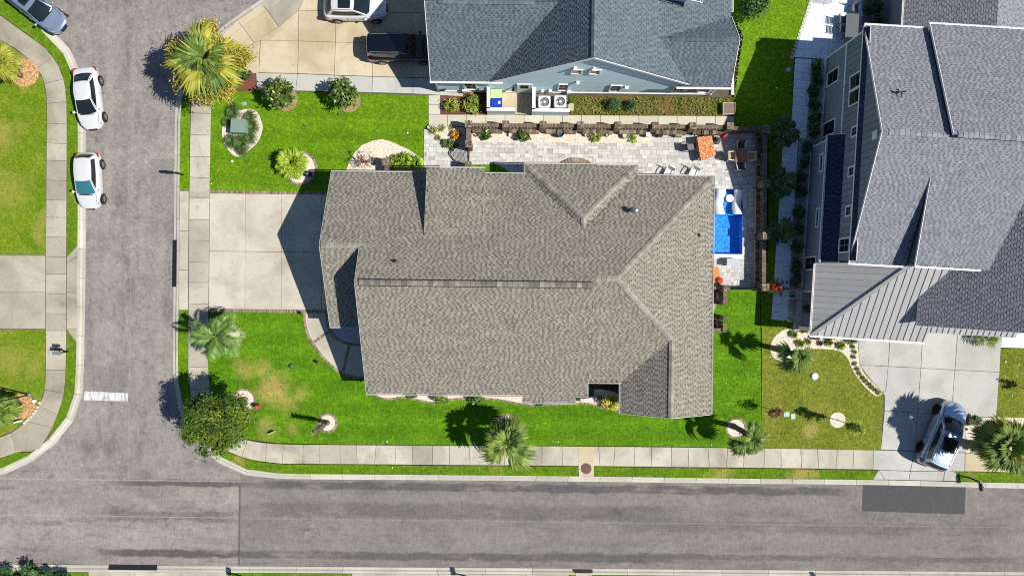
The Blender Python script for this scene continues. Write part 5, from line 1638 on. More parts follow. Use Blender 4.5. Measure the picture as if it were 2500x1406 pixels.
# semicircular brick steps
stp = thing("brick_steps", "half-round brown brick steps at the patio edge of the stone-roofed house", "steps")
cx, cy = G(153, 0).x, G(0, 259).y
for r, h in ((1.84, .15), (1.50, .30), (1.18, .45)):
    core = MB(); core.lathe([(r - .01, -.02), (r - .01, h - .012), (.02, h - .012)], (cx, cy, 0), 40)
    o = core.build("step", M['mortar'], stp)
    mb = MB(); n = int(2 * math.pi * r / .082)
    for i in range(n):
        a = 2 * math.pi * i / n
        if math.sin(a) < -.1: continue
        mb.obox((cx + (r - .13) * math.cos(a), cy + (r - .13) * math.sin(a), h - .09), .26, 2 * math.pi * r / n * .86, .09, a, 0, R.random())
    mb.build("bricks", M['brick_edge'], o, kind='stuff')

# ================================================================ VEHICLES
def paint(name, c, metal=.0, rough=.3):
    m = NT(name); m.color(c); m.set(rough, metal, .5, 1.0)
    m.b.inputs["Coat Roughness"].default_value = .04
    return m.mat
CAR_GLASS = plain("car_glass", (.010, .016, .020), .04, spec=.8, var=.1)
LAMP = plain("lamp_glass", (.30, .31, .30), .12, spec=.6, var=.1)
TAIL = plain("tail_lamp", (.35, .012, .012), .2, spec=.6)
RIMM = plain("wheel_alloy", (.62, .63, .65), .3, .9, var=.05)
RIMD = plain("dark_wheel_alloy", (.05, .05, .055), .35, .7)
def car(name, label, cat, body, L, W, H, wb, belt, hood, xb, xt, roofw, loc, heading, rim=RIMM, sunroof=None, rails=False, tyre=.34, glass=CAR_GLASS, tail_h=None, front_oh=None, ribs=False):
    """body: paint; hood: (front z, cowl z); xb=(rear base, front base) and xt=(rear top, front top) of the cabin along x from the rear"""
    root = thing(name, label, cat)
    foh = front_oh if front_oh is not None else (L - wb) * .47
    x0 = -(L - foh - wb) - wb / 2            # rear bumper
    X = lambda q: x0 + q
    hw = W / 2
    hz_f, hz_c = hood
    tz = tail_h if tail_h is not None else belt
    st = [(0, .62, .62 * tz, .36), (.05, .80, .80 * tz, .28), (.20, .94, .97 * tz, .24), (xb[0] * .6 + .3, .99, tz, .22), (L * .3, 1.0, belt, .2), (L * .5, 1.0, belt, .2), (xb[1] - .1, 1.0, (belt + hz_c) / 2, .2), (xb[1] + .2, .995, hz_c, .2), (L - .85, .975, (hz_c * .45 + hz_f * .55), .2), (L - .50, .90, hz_f, .2), (L - .22, .74, hz_f * .93, .22), (L - .05, .50, hz_f * .80, .28), (L, .36, hz_f * .62, .36)]
    st = sorted(st, key=lambda q: q[0])
    mb = MB(); v = []; ring = 0
    for q, fw, zt, zb in st:
        a = hw * fw; cr = .02 if q > xb[1] or q < xb[0] else 0.0
        half = [(.0, zb), (a * .82, zb), (a * .95, zb + .10), (a, zb + (zt - zb) * .45), (a * .985, zt - (zt - zb) * .18), (a * .93, zt - .025), (a * .80, zt + .0), (a * .4, zt + cr + .012)]
        pts = half + [(0, zt + cr + .018)] + [(-y, z) for y, z in half[1:][::-1]]
        ring = len(pts)
        v += [(X(q), y, z) for y, z in pts]
    f = []
    for i in range(len(st) - 1):
        for k in range(ring):
            f.append((i * ring + k, (i + 1) * ring + k, (i + 1) * ring + (k + 1) % ring, i * ring + (k + 1) % ring))
    f.append(tuple(range(ring))); f.append(tuple(range((len(st) - 1) * ring, len(st) * ring))[::-1])
    mb.add(v, f)
    b = mb.build("body", body, root, True)
    sub = b.modifiers.new("smooth", 'SUBSURF'); sub.levels = 1; sub.render_levels = 2
    # cabin
    zb_f, zb_r, zr_ = hz_c + .0, tz - .0, H
    wbz = hw * .90; wt = hw * roofw
    def P(x, y, z): return Vector((X(x), y, z))
    def patch(nm, fn, nu, nv, mat, parent=root, push=0.0, smooth=True):
        mb = MB(); v = [fn(i / nu, j / nv) for j in range(nv + 1) for i in range(nu + 1)]
        fs = [(j * (nu + 1) + i, j * (nu + 1) + i + 1, (j + 1) * (nu + 1) + i + 1, (j + 1) * (nu + 1) + i) for j in range(nv) for i in range(nu)]
        mb.add(v, fs)
        return mb.build(nm, mat, parent, smooth)
    bow_f, bow_r = .16, .10
    def front(u, t):
        s = u * 2 - 1; wd = wbz * .93 * (1 - t) + wt * .92 * t
        x = xb[1] * (1 - t) + xt[1] * t + (bow_f * (1 - t) + .07 * t) * (1 - s * s) + .04 * math.sin(math.pi * t)
        return P(x, s * wd, zb_f * (1 - t) + (zr_ - .045) * t + .03 * math.sin(math.pi * t) - .02 * s * s * t)
    def rear(u, t):
        s = u * 2 - 1; wd = wbz * .86 * (1 - t) + wt * .90 * t
        x = xb[0] * (1 - t) + xt[0] * t - (bow_r * (1 - t) + .05 * t) * (1 - s * s) - .03 * math.sin(math.pi * t)
        return P(x, -s * wd, zb_r * (1 - t) + (zr_ - .05) * t + .03 * math.sin(math.pi * t) - .02 * s * s * t)
    def side(sg):
        def fn(u, t):
            xa = xb[0] * (1 - t) + xt[0] * t; xc = xb[1] * (1 - t) + xt[1] * t
            wa = (wbz * .86 * (1 - t) + wt * .90 * t); wc = (wbz * .93 * (1 - t) + wt * .92 * t)
            bul = 4 * u * (1 - u)
            wd = wa * (1 - u) + wc * u + bul * (.05 * hw * (1 - t) + .05 * hw * t)
            z = (zb_r * (1 - u) + zb_f * u) * (1 - t) + (zr_ - .05) * t + .0 * bul - .015 * (1 - t) * bul
            x = xa * (1 - u) + xc * u
            return P(x, sg * wd, z - .02 * t * (1 - bul))
        return fn
    def inset(fn, u0, u1, t0, t1, out_):
        def g(u, t):
            a, b_ = u0 + (u1 - u0) * u, t0 + (t1 - t0) * t
            p = fn(a, b_); c = P((xb[0] + xb[1]) / 2, 0, belt)
            d = (p - c); d.z = max(d.z, 0.05)
            return p + d.normalized() * out_
        return g
    patch("cabin_front", front, 8, 4, body); patch("cabin_rear", rear, 8, 4, body)
    patch("cabin_side", side(1), 8, 3, body); patch("cabin_side", side(-1), 8, 3, body)
    patch("windscreen", inset(front, .045, .955, .03, .97, .012), 8, 4, glass)
    patch("rear_window", inset(rear, .05, .95, .04, .96, .012), 8, 4, CAR_GLASS)
    patch("side_window", inset(side(1), .09, .95, .16, .88, .014), 8, 3, CAR_GLASS); patch("side_window", inset(side(-1), .09, .95, .16, .88, .014), 8, 3, CAR_GLASS)
    def roof(u, t):
        s = u * 2 - 1
        e0, e1 = rear(1 - u, 1.0), front(u, 1.0)
        p = e0.lerp(e1, t)
        edge = side(1 if s > 0 else -1)(t, 1.0)
        y = s * abs(edge.y)
        crown = .055 * (1 - s ** 4) * (1 - (2 * t - 1) ** 4) + .006
        return Vector((p.x, y, zr_ - .05 - .02 * (s * s) * (2 * t - 1) ** 2 + crown))
    patch("roof", roof, 10, 8, body)
    if sunroof:
        u0, u1, t0, t1 = sunroof
        def sr(u, t):
            p = roof(u0 + (u1 - u0) * u, t0 + (t1 - t0) * t); return p + Vector((0, 0, .010))
        patch("sunroof", sr, 6, 6, CAR_GLASS)
    for sg in (1, -1):
        if rails:
            mb = MB(); mb.tube([roof(.5 + sg * .45, t) + Vector((0, 0, .045 if .06 < t < .94 else .005)) for t in (.05, .12, .3, .5, .7, .88, .95)], .022, 6)
            mb.build("roof_rail", M['frame_metal'], root)
    if ribs:
        mb = MB()
        for k in range(7):
            u = .2 + .1 * k
            mb.tube([roof(u, t) + Vector((0, 0, .004)) for t in (.06, .2, .36)], .012, 4)
        mb.build("roof_ribs", body, root, kind='stuff')
    for sg in (1, -1):
        mp = P(xb[1] - .12, sg * (hw + .10), belt + .06)
        mb = MB(); mb.lathe([(.02, -.07), (.09, -.06), (.11, 0), (.08, .06), (.01, .08)], mp, 8)
        mb.bar(P(xb[1] - .08, sg * hw * .92, belt + .03), mp, .05, .04)
        mb.build("mirror", body, root, True)
        # lamps
        hl = MB()
        y0_, y1_ = hw * .46, hw * .78
        q = [P(L - .17, sg * hw * .50, hz_f * .90), P(L - .36, sg * hw * .80, hz_f * .95), P(L - .74, sg * hw * .915, hz_f * 1.01), P(L - .50, sg * hw * .70, hz_f * 1.03)]
        hl.add(q + [p - Vector((0, 0, .14)) for p in q], [(0, 1, 2, 3), (0, 4, 5, 1), (1, 5, 6, 2), (2, 6, 7, 3), (3, 7, 4, 0)])
        hl.build("headlight", LAMP, root)
        tl = MB(); q = [P(.045, sg * hw * .62, tz * .86), P(.11, sg * hw * .90, tz * .90), P(.42, sg * hw * .975, tz * .93), P(.36, sg * hw * .955, tz * .985), P(.10, sg * hw * .78, tz * .96)]
        tl.add(q + [p - Vector((0, 0, .16)) for p in q], [(0, 1, 2, 3, 4)] + [(i, i + 5, (i + 1) % 5 + 5, (i + 1) % 5) for i in range(5)])
        tl.build("taillight", TAIL, root)
        for xw in (-wb / 2, wb / 2):
            ar = MB(); r_ = tyre + .055
            pts = [(xw + r_ * math.cos(a), tyre + r_ * math.sin(a)) for a in [math.pi * k / 12 for k in range(-2, 15)]]
            vv = [(x, sg * (hw - .16), z) for x, z in pts] + [(x, sg * (hw + .004), z) for x, z in pts]
            n = len(pts)
            ar.add(vv, [(i, i + 1, n + i + 1, n + i) for i in range(n - 1)] + [tuple(range(n, 2 * n))])
            ar.build("wheel_arch", M['black'], root)
            wh = MB(); prof = [(tyre - .12, -.1), (tyre - .03, -.11), (tyre, -.07), (tyre, .07), (tyre - .03, .11), (tyre - .12, .1)]
            c = Vector((xw, sg * (hw - .075), tyre)); vv = []; n = 20
            for r, d in prof:
                for k in range(n):
                    a = 2 * math.pi * k / n; vv.append(c + Vector((r * math.cos(a), sg * d, r * math.sin(a))))
            wh.add(vv, [(i * n + k, i * n + (k + 1) % n, (i + 1) * n + (k + 1) % n, (i + 1) * n + k) for i in range(len(prof) - 1) for k in range(n)])
            wo = wh.build("wheel", M['rubber'], root, True)
            rm = MB(); rr = tyre - .105
            vv = [c + Vector((rr * math.cos(2 * math.pi * k / n), sg * .07, rr * math.sin(2 * math.pi * k / n))) for k in range(n)] + [c + Vector((0, sg * .085, 0))]
            rm.add(vv, [(k, (k + 1) % n, n) for k in range(n)], 1)
            for k in range(10):
                a = 2 * math.pi * k / 10
                p0 = c + Vector((.05 * math.cos(a), sg * .10, .05 * math.sin(a))); p1 = c + Vector((rr * math.cos(a), sg * .095, rr * math.sin(a)))
                rm.bar(p0, p1, .045, .03, 0)
            rm.build("rim", [rim, M['black']], wo)
        # handles and door shut lines
        for xq in (xb[0] + (xb[1] - xb[0]) * .42, xb[0] + (xb[1] - xb[0]) * .74):
            dh = MB(); dh.box(X(xq) - .09, X(xq) + .09, sg * hw - .015, sg * hw + .012, belt - .17, belt - .14); dh.build("door_handle", body, root)
        for xq in (xb[0] + (xb[1] - xb[0]) * .5, xb[1] + .06, xb[0] + (xb[1] - xb[0]) * .14):
            dl = MB(); dl.box(X(xq) - .008, X(xq) + .008, min(sg * hw * .985, sg * (hw + .0035)), max(sg * hw * .985, sg * (hw + .0035)), .36, belt - .12); dl.build("door_gap", M['black'], root)
    gr = MB(); gr.prism([(X(L - .16), -hw * .5), (X(L + .0), -hw * .30), (X(L + .02), 0), (X(L + .0), hw * .30), (X(L - .16), hw * .5)], hz_f * .50, hz_f * .80); gr.build("grille", M['black'], root)
    hs = MB()
    for sg in (1, -1): hs.tube([P(xb[1] + .1, sg * hw * .86, hz_c + .012), P((xb[1] + L) / 2, sg * hw * .80, (hz_c + hz_f) / 2 + .03), P(L - .48, sg * hw * .62, hz_f + .03)], .010, 4)
    hs.build("bonnet_gap", M['black'], root, kind='stuff')
    bl = MB(); bl.bar(P(xb[1] + .13, -hw * .6, zb_f + .035), P(xb[1] + .19, hw * .55, zb_f + .035), .05, .03); bl.build("wiper_cowl", M['black'], root)
    root.location = loc; root.rotation_euler = (0, 0, heading)
    return root
def heading_px(p, q):
    a, b = w(*p), w(*q)
    return math.atan2(b.y - a.y, b.x - a.x)
def off(p, ang, fwd, left):
    return Vector((p.x + math.cos(ang) * fwd - math.sin(ang) * left, p.y + math.sin(ang) * fwd + math.cos(ang) * left, 0))
WHITE_CAR = paint("white_car_paint", (.60, .60, .61), 0, .25)
h = heading_px((242, 198), (252, 285)); m_ = w(247, 241.5, .33)
car("parked_car", "white four-door sedan with a dark rear window parked nearer the cul-de-sac end of the street", "car", WHITE_CAR, 4.65, 1.80, 1.46, 2.70, .93, (.74, .96), (.62, 3.45), (1.35, 2.55), .68, off(m_, h, 0, -.80) + Vector((0, 0, -.10)), h)
h = heading_px((246, 402), (249, 485)); m_ = w(247.5, 443.5, .33)
car("parked_car", "white compact hatchback with teal-tinted windscreen parked behind the white sedan", "car", WHITE_CAR, 4.22, 1.76, 1.50, 2.56, .95, (.78, .99), (.28, 3.05), (.62, 2.15), .72, off(m_, h, 0, -.78) + Vector((0, 0, -.10)), h, glass=plain("teal_glass", (.03, .15, .18), .05, spec=.8))
h = heading_px((60, -10), (160, 66)); 
car("parked_car", "grey-blue wagon with dark sunroof parked by the curving kerb of the cul-de-sac", "car", paint("steel_blue_paint", (.28, .35, .48), .5, .25), 4.7, 1.84, 1.62, 2.72, 1.0, (.80, 1.02), (.3, 3.35), (.75, 2.45), .72, off(w(167, 76), h, -2.3, 0) + Vector((0, 0, -.10)), h, sunroof=(.2, .8, .50, .84), rails=True)
h = heading_px((825, 50), (918, 50.8)); m_ = w(871.5, 50.4, .35)
car("parked_car", "white crossover with a large black panoramic roof on the tan driveway", "car", WHITE_CAR, 4.68, 1.90, 1.66, 2.82, 1.04, (.86, 1.08), (.32, 3.3), (.85, 2.35), .72, off(m_, h, 0, .84), h, sunroof=(.14, .86, .30, .86), rails=True, tyre=.36)
h = heading_px((933, 151), (1035, 152)); m_ = w(984, 151.5, .35)
car("parked_van", "black minivan half under the eave of the pale blue house", "van", paint("black_car_paint", (.004, .005, .009), 0, .12), 5.15, 1.98, 1.78, 3.05, 1.04, (.86, 1.12), (.10, 4.1), (.30, 2.95), .78, off(m_, h, 0, .88), h, tyre=.36, rails=True)
h = heading_px((2246, 1095), (2290, 995)); m_ = w(2268, 1045, .38)
car("parked_car", "large silver-blue SUV parked askew in the pale driveway under the palm", "car", paint("silver_blue_paint", (.40, .50, .66), .45, .25), 5.15, 2.02, 1.84, 3.05, 1.14, (.98, 1.2), (.16, 3.75), (.42, 2.85), .76, off(m_, h, 0, -.90), h, rim=RIMD, sunroof=(.14, .86, .46, .86), rails=True, tyre=.40, ribs=True)

# ================================================================ STREET AND YARD FURNITURE
def mailbox(label, base, heading, box=(.22, .5, .26), h=1.05, mat='black', arm=.45, group=None):
    """post, arm toward the street, box with rounded top; heading: the way the arm points"""
    r = thing("mailbox", label, "mailbox", base, heading, group)
    r.rotation_euler = (0, 0, 0)
    d = Vector((math.cos(heading), math.sin(heading), 0)); b = Vector((base.x, base.y, 0))
    mb = MB(); mb.bar(b - Vector((0, 0, .1)), b + Vector((0, 0, h + .12)), .10, .10); mb.build("post", M[mat], r)
    mb = MB(); mb.bar(b + Vector((0, 0, h - .06)) - d * .12, b + d * (arm + .15) + Vector((0, 0, h - .06)), .07, .06); mb.tube([b + Vector((0, 0, h - .5)), b + d * arm * .8 + Vector((0, 0, h - .08))], .02, 5); mb.build("arm", M[mat], r)
    c = b + d * (arm + .05) + Vector((0, 0, h)); s = Vector((-d.y, d.x, 0)); mb = MB()
    prof = [(-box[0] / 2, 0), (box[0] / 2, 0)] + [(box[0] / 2 * math.cos(a), box[2] * .55 + box[0] / 2 * math.sin(a)) for a in [math.pi * k / 8 for k in range(9)]]
    v = []
    for e in (-1, 1):
        for y, z in prof: v.append(c + d * e * box[1] / 2 + s * y + Vector((0, 0, z)))
    n = len(prof)
    mb.add(v, [(i, (i + 1) % n, n + (i + 1) % n, n + i) for i in range(n)] + [tuple(range(n))[::-1], tuple(range(n, 2 * n))])
    mb.build("box", M[mat], r)
    mb = MB(); mb.bar(c + s * (box[0] / 2 + .01) + Vector((0, 0, .1)), c + s * (box[0] / 2 + .01) + Vector((0, 0, .26)), .02, .05); mb.build("flag", TAIL, r)
    return r
def mail_at(px, py):
    p = w(px, py, 1.1); p.z = 0
    return p
mailbox("black post-mounted mailbox by the kerb just above the corner house driveway", w(448, 427.5), math.pi)
mailbox("black mailbox on a post at the kerb beside the large silver-blue SUV", w(2368, 1166), -math.pi / 2 + .15, arm=.3)
mailbox("black mailbox at the lower kerb nearest the small black kerb ramp", w(589, 1405), math.pi / 2, arm=.05)
mailbox("black mailbox at the lower kerb between the corner lot stop line and the manhole", w(1137, 1405), math.pi / 2, arm=.05)
mailbox("black mailbox barely showing at the lower kerb past the storm drain", w(2015, 1416), math.pi / 2, arm=.05)
# double box across the street
r = thing("mailbox", "pair of grey mailboxes on one post beside the far pavement and driveway", "mailbox", w(166, 858))
b = w(166, 858)
mb = MB(); mb.bar(b - Vector((0, 0, .1)), b + Vector((0, 0, 1.0)), .1, .1); mb.build("post", M['black'], r)
for k in (-1,):
    mb = MB(); mb.obox((b.x - .1, b.y + k * .02, 1.0), .55, .24, .2, 0); mb.build("box", plain("slate_metal", (.16, .19, .24), .4), r)
mb = MB(); mb.obox((b.x - .05, b.y + .25, .95), .5, .2, .16, 0); mb.bar(b + Vector((0, 0, .92)), b + Vector((-.1, .3, .92)), .05, .05); mb.build("paper_tube", M['black'], r)

def kerb_ramp(label, c, sx, sy):
    r = thing("kerb_ramp", label, "kerb ramp", (c.x, c.y, -.09))
    n = int(max(sx, sy) / .6)
    for i in range(n):
        mb = MB()
        if sy > sx:
            y0 = c.y - sy / 2 + sy * i / n; y1 = c.y - sy / 2 + sy * (i + 1) / n - .01
            v = [(c.x - sx / 2, y0, -.09), (c.x + sx / 2, y0, -.09), (c.x + sx / 2, y1, -.09), (c.x - sx / 2, y1, -.09), (c.x - sx / 2 + .04, y0, -.07), (c.x + sx / 2 - .02, y0, .03), (c.x + sx / 2 - .02, y1, .03), (c.x - sx / 2 + .04, y1, -.07)]
        else:
            x0_ = c.x - sx / 2 + sx * i / n; x1_ = c.x - sx / 2 + sx * (i + 1) / n - .01
            v = [(x0_, c.y - sy / 2, -.09), (x1_, c.y - sy / 2, -.09), (x1_, c.y + sy / 2, -.09), (x0_, c.y + sy / 2, -.09), (x0_, c.y - sy / 2 + .02, .03), (x1_, c.y - sy / 2 + .02, .03), (x1_, c.y + sy / 2 - .04, -.07), (x0_, c.y + sy / 2 - .04, -.07)]
        mb.add(v, [(0, 3, 2, 1), (4, 5, 6, 7), (0, 1, 5, 4), (1, 2, 6, 5), (2, 3, 7, 6), (3, 0, 4, 7)])
        mb.build("segment", M['rubber'], r)
kerb_ramp("long black rubber kerb ramp at the foot of the corner house driveway", w(425, 643), .36, 3.5)
kerb_ramp("black rubber kerb ramp lying along the lower kerb", w(324, 1385), 3.6, .38)

# transformer box
r = thing("utility_box", "pale green transformer cabinet in the gravel bed by the pavement", "utility box", w(590, 312))
b = w(592, 314); a = -.03
mb = MB(); mb.obox((b.x, b.y, -.02), 1.35, 1.25, .1, a); mb.build("pad", M['conc'], r)
mb = MB(); mb.obox((b.x, b.y, .08), 1.05, .95, .72, a); mb.build("cabinet", M['transformer'], r)
mb = MB(); mb.obox((b.x - .26, b.y, .80), .56, 1.0, .05, a); mb.obox((b.x + .28, b.y, .80), .53, 1.0, .035, a); mb.build("lid", M['transformer'], r)
mb = MB(); mb.obox((b.x - .56, b.y, .3), .03, .2, .2, a); mb.build("lock_plate", M['black'], r)

def small_lid(name, label, cat, px, py, r_, mat, dome=.03, n=14, sq=None, group=None):
    p = w(px, py); mb = MB()
    if sq: mb.obox((p.x, p.y, -.02), sq[0], sq[1], .02 + dome, .1)
    else: mb.lathe([(r_, -.02), (r_, dome * .4), (r_ * .7, dome * .85), (.01, dome)], (p.x, p.y, 0), n)
    return mb.build(name, mat, None, True if not sq else False, label=label, cat=cat, group=group)
small_lid("access_cover", "round dark green domed access cover on the front lawn", "cover", 711, 893, .20, M['lid_green'], .12)
small_lid("access_cover", "large round white domed cover on the olive lawn", "cover", 1988, 918, .28, M['white'], .16)
small_lid("access_cover", "small round green cover in the middle of the lawn above the fan palm", "cover", 744, 309, .09, M['lid_green'], .05)
small_lid("access_cover", "brown oval cover beside the utility box bed", "cover", 568, 257, .22, plain("brown_lid", (.07, .045, .03), .8), .03)
small_lid("access_cover", "pale green square cover near the brown oval cover", "cover", 597, 254, .2, plain("pale_green_lid", (.25, .42, .38), .7), .02, sq=(.32, .26))
small_lid("access_cover", "pale green meter cover nearer the purple-leaved sapling", "cover", 1920, 1011, .2, plain("pale_green_lid", (.38, .55, .47), .7), .03, sq=(.40, .36))
small_lid("access_cover", "pale green meter cover, the one away from the purple-leaved sapling", "cover", 1936, 1016, .2, plain("pale_green_lid", (.40, .55, .48), .7), .03, sq=(.32, .40))
small_lid("access_cover", "faint grey round cover in the shaded lawn by the paved walk", "cover", 1925, 171, .2, M['frame_metal'], .03)
for px, py, rr, lab in ((567, 394, .10, "white sprinkler head below the utility box bed"), (516, 449, .05, "white sprinkler head at the pavement corner of the bright green lawn"), (945, 1077, .06, "white sprinkler head by the lower pavement nearest the stump bed"), (1362, 1078, .06, "white sprinkler head by the lower pavement near the tan patch"), (1736, 1085, .05, "white sprinkler head by the lower pavement near the leaning palm"),
                        (1879, 871, .06, "white sprinkler head beside the rounded end of the gravel bed"), (2454, 882, .08, "larger white ball on the strip of lawn past the pale driveway"), (2486, 889, .06, "smaller white ball by the frame edge past the pale driveway"), (2470, 965, .06, "white sprinkler head lowest on the strip of lawn past the pale driveway"), (1896, 216, .06, "white sprinkler head alone in the shaded lawn"), (995, 325, .07, "white sprinkler head above the leafless tree bed"), (958, 1141, .05, "white sprinkler head on the grass strip of the lower street")):
    small_lid("sprinkler", lab, "sprinkler", px, py, rr, M['white'], .08, 8)
def path_light(label, px, py):
    p = w(px, py); r = thing("path_light", label, "garden light", p, 0, "path lights along the curved front walk")
    mb = MB(); mb.tube([p, p + Vector((0, 0, .34))], .018, 5); mb.build("stake", M['black'], r)
    mb = MB(); mb.lathe([(.11, .32), (.12, .345), (.02, .41)], p, 10); mb.build("hood", M['black'], r)
    mb = MB(); mb.lathe([(.05, .24), (.05, .32)], p, 8); mb.build("lens", M['white'], r)
for lab, px, py in (("black path light at the driveway corner of the curved walk", 737, 764), ("black path light halfway along the curved walk", 777, 883), ("black path light at the house end of the curved walk", 883, 927)): path_light(lab, px, py)
# hydrant
p = w(632, 990); r = thing("hydrant", "small red hydrant on the lawn beside the big leafy tree", "hydrant", p)
red = plain("hydrant_red", (.42, .075, .06), .5, var=.2)
mb = MB(); mb.lathe([(.17, 0), (.17, .05), (.12, .08), (.12, .5), (.16, .52), (.16, .57), (.13, .62), (.05, .70), (.03, .76), (.01, .77)], p, 14); mb.build("barrel", red, r, True)
mb = MB(); mb.tube([p + Vector((-.2, 0, .4)), p + Vector((.2, 0, .4))], .06, 8); mb.tube([p + Vector((0, -.2, .36)), p], .075, 8); mb.build("nozzle", red, r)
p = w(667, 1054); r = thing("yard_sign", "small white yard sign leaning on the lower lawn", "sign", p)
mb = MB(); mb.obox((p.x, p.y, .12), .42, .025, .3, .5); mb.build("board", M['white'], r)
mb = MB(); mb.tube([p, p + Vector((0, 0, .2))], .012, 5); mb.build("stake", M['frame_metal'], r)
p = w(50, 1027); r = thing("garden_marker", "white and mint rounded garden marker on the wood chip bed edge", "garden marker", p)
mb = MB(); d = Vector((math.cos(.25), math.sin(.25), 0))
mb.tube([p - d * .34 + Vector((0, 0, .30)), p - d * .3 + Vector((0, 0, .30)), p + d * .3 + Vector((0, 0, .30)), p + d * .34 + Vector((0, 0, .30))], [.02, .07, .07, .02], 8); mb.build("panel", plain("mint_white", (.62, .78, .78), .5), r, True)
mb = MB(); mb.tube([p - d * .2, p - d * .2 + Vector((0, 0, .3))], .02, 5); mb.tube([p + d * .2, p + d * .2 + Vector((0, 0, .3))], .02, 5); mb.build("leg", M['white'], r, kind='stuff')
p = w(88, 978); mb = MB(); mb.lathe([(.11, 0), (.14, .22), (.12, .23), (.10, .06), (.01, .05)], p, 14)
mb.build("pot", M['white'], None, True, label="small empty white pot beside the lamp post base", cat="pot")
# lamp post across the street
p = w(74, 963); r = thing("street_lamp", "thin black lamp post rising from the wood chip bed", "street lamp", p)
mb = MB(); mb.lathe([(.16, 0), (.16, .22), (.10, .3)], p, 12); mb.build("base", M['frame_metal'], r)
mb = MB(); mb.tube([p + Vector((0, 0, .2)), p + Vector((0, 0, 3.6))], [.06, .04], 8); mb.build("pole", M['black'], r)
mb = MB(); mb.lathe([(.08, 3.55), (.2, 3.6), (.26, 4.0), (.28, 4.02), (.05, 4.25), (.02, 4.35)], p, 10); mb.build("lantern", M['black'], r)
# stones of the chip bed edge
for i, (px, py) in enumerate(((97, 983), (92, 993), (87, 1002), (82, 1009), (76, 1017), (70, 1022), (65, 1027), (60, 1032))):
    p = w(px, py); mb = MB(); mb.lathe([(.11, 0), (.13, .06), (.08, .12), (.01, .13)], p, 7)
    mb.build("edging_stone", plain("pale_stone", (.5, .46, .38), .9, var=.3), None, True, label="pale stone edging the wood chip bed, %s counting from the white pot" % ("first", "second", "third", "fourth", "fifth", "sixth", "seventh", "eighth")[i], cat="stone", group="stones edging the wood chip bed")
p = w(36, 180); mb = MB(); mb.tube([p + Vector((-.4, .12, .06)), p + Vector((.4, -.1, .07))], [.09, .08], 8); mb.build("log", M['trunk'], None, True, label="grey log lying in the wood chip bed by the curving pavement", cat="log")

# bins, air conditioners, planter beside the pale blue house
def bin_(label, px, py, lidmat, bodymat):
    c = w(px, py); r = thing("wheelie_bin", label, "bin", c, 0, "wheeled bins behind the screen wall")
    mb = MB()
    v = []
    for z, s in ((.06, .26), (.98, .33)):
        for a, b_ in ((-1, -1), (1, -1), (1, 1), (-1, 1)): v.append((c.x + a * s * 1.1, c.y + b_ * s, z))
    mb.add(v, [(0, 3, 2, 1), (4, 5, 6, 7), (0, 1, 5, 4), (1, 2, 6, 5), (2, 3, 7, 6), (3, 0, 4, 7)]); mb.build("body", bodymat, r)
    mb = MB(); mb.obox((c.x, c.y, .985), .82, .70, .05); mb.obox((c.x, c.y, 1.03), .70, .58, .03); mb.build("lid", lidmat, r)
    mb = MB(); mb.tube([(c.x - .43, c.y - .25, .98), (c.x - .43, c.y + .25, .98)], .02, 6); mb.build("handle", M['black'], r)
    for sy in (-.3, .3):
        mb = MB(); mb.tube([(c.x - .3, c.y + sy - .03, .1), (c.x - .3, c.y + sy + .03, .1)], .1, 10); mb.build("wheel", M['rubber'], r)
    return r, c
lime = plain("lime_plastic", (.45, .68, .25), .5, var=.05); blue_p = plain("blue_plastic", (.008, .045, .42), .4, var=.05)
bin_("lime green wheeled bin behind the screen wall", 1212, 240, lime, lime)
r, c = bin_("blue wheeled bin behind the screen wall", 1213, 260, blue_p, blue_p)
mb = MB(); mb.obox((c.x + .2, c.y, 1.062), .16, .2, .004); mb.build("sticker", M['white'], r)
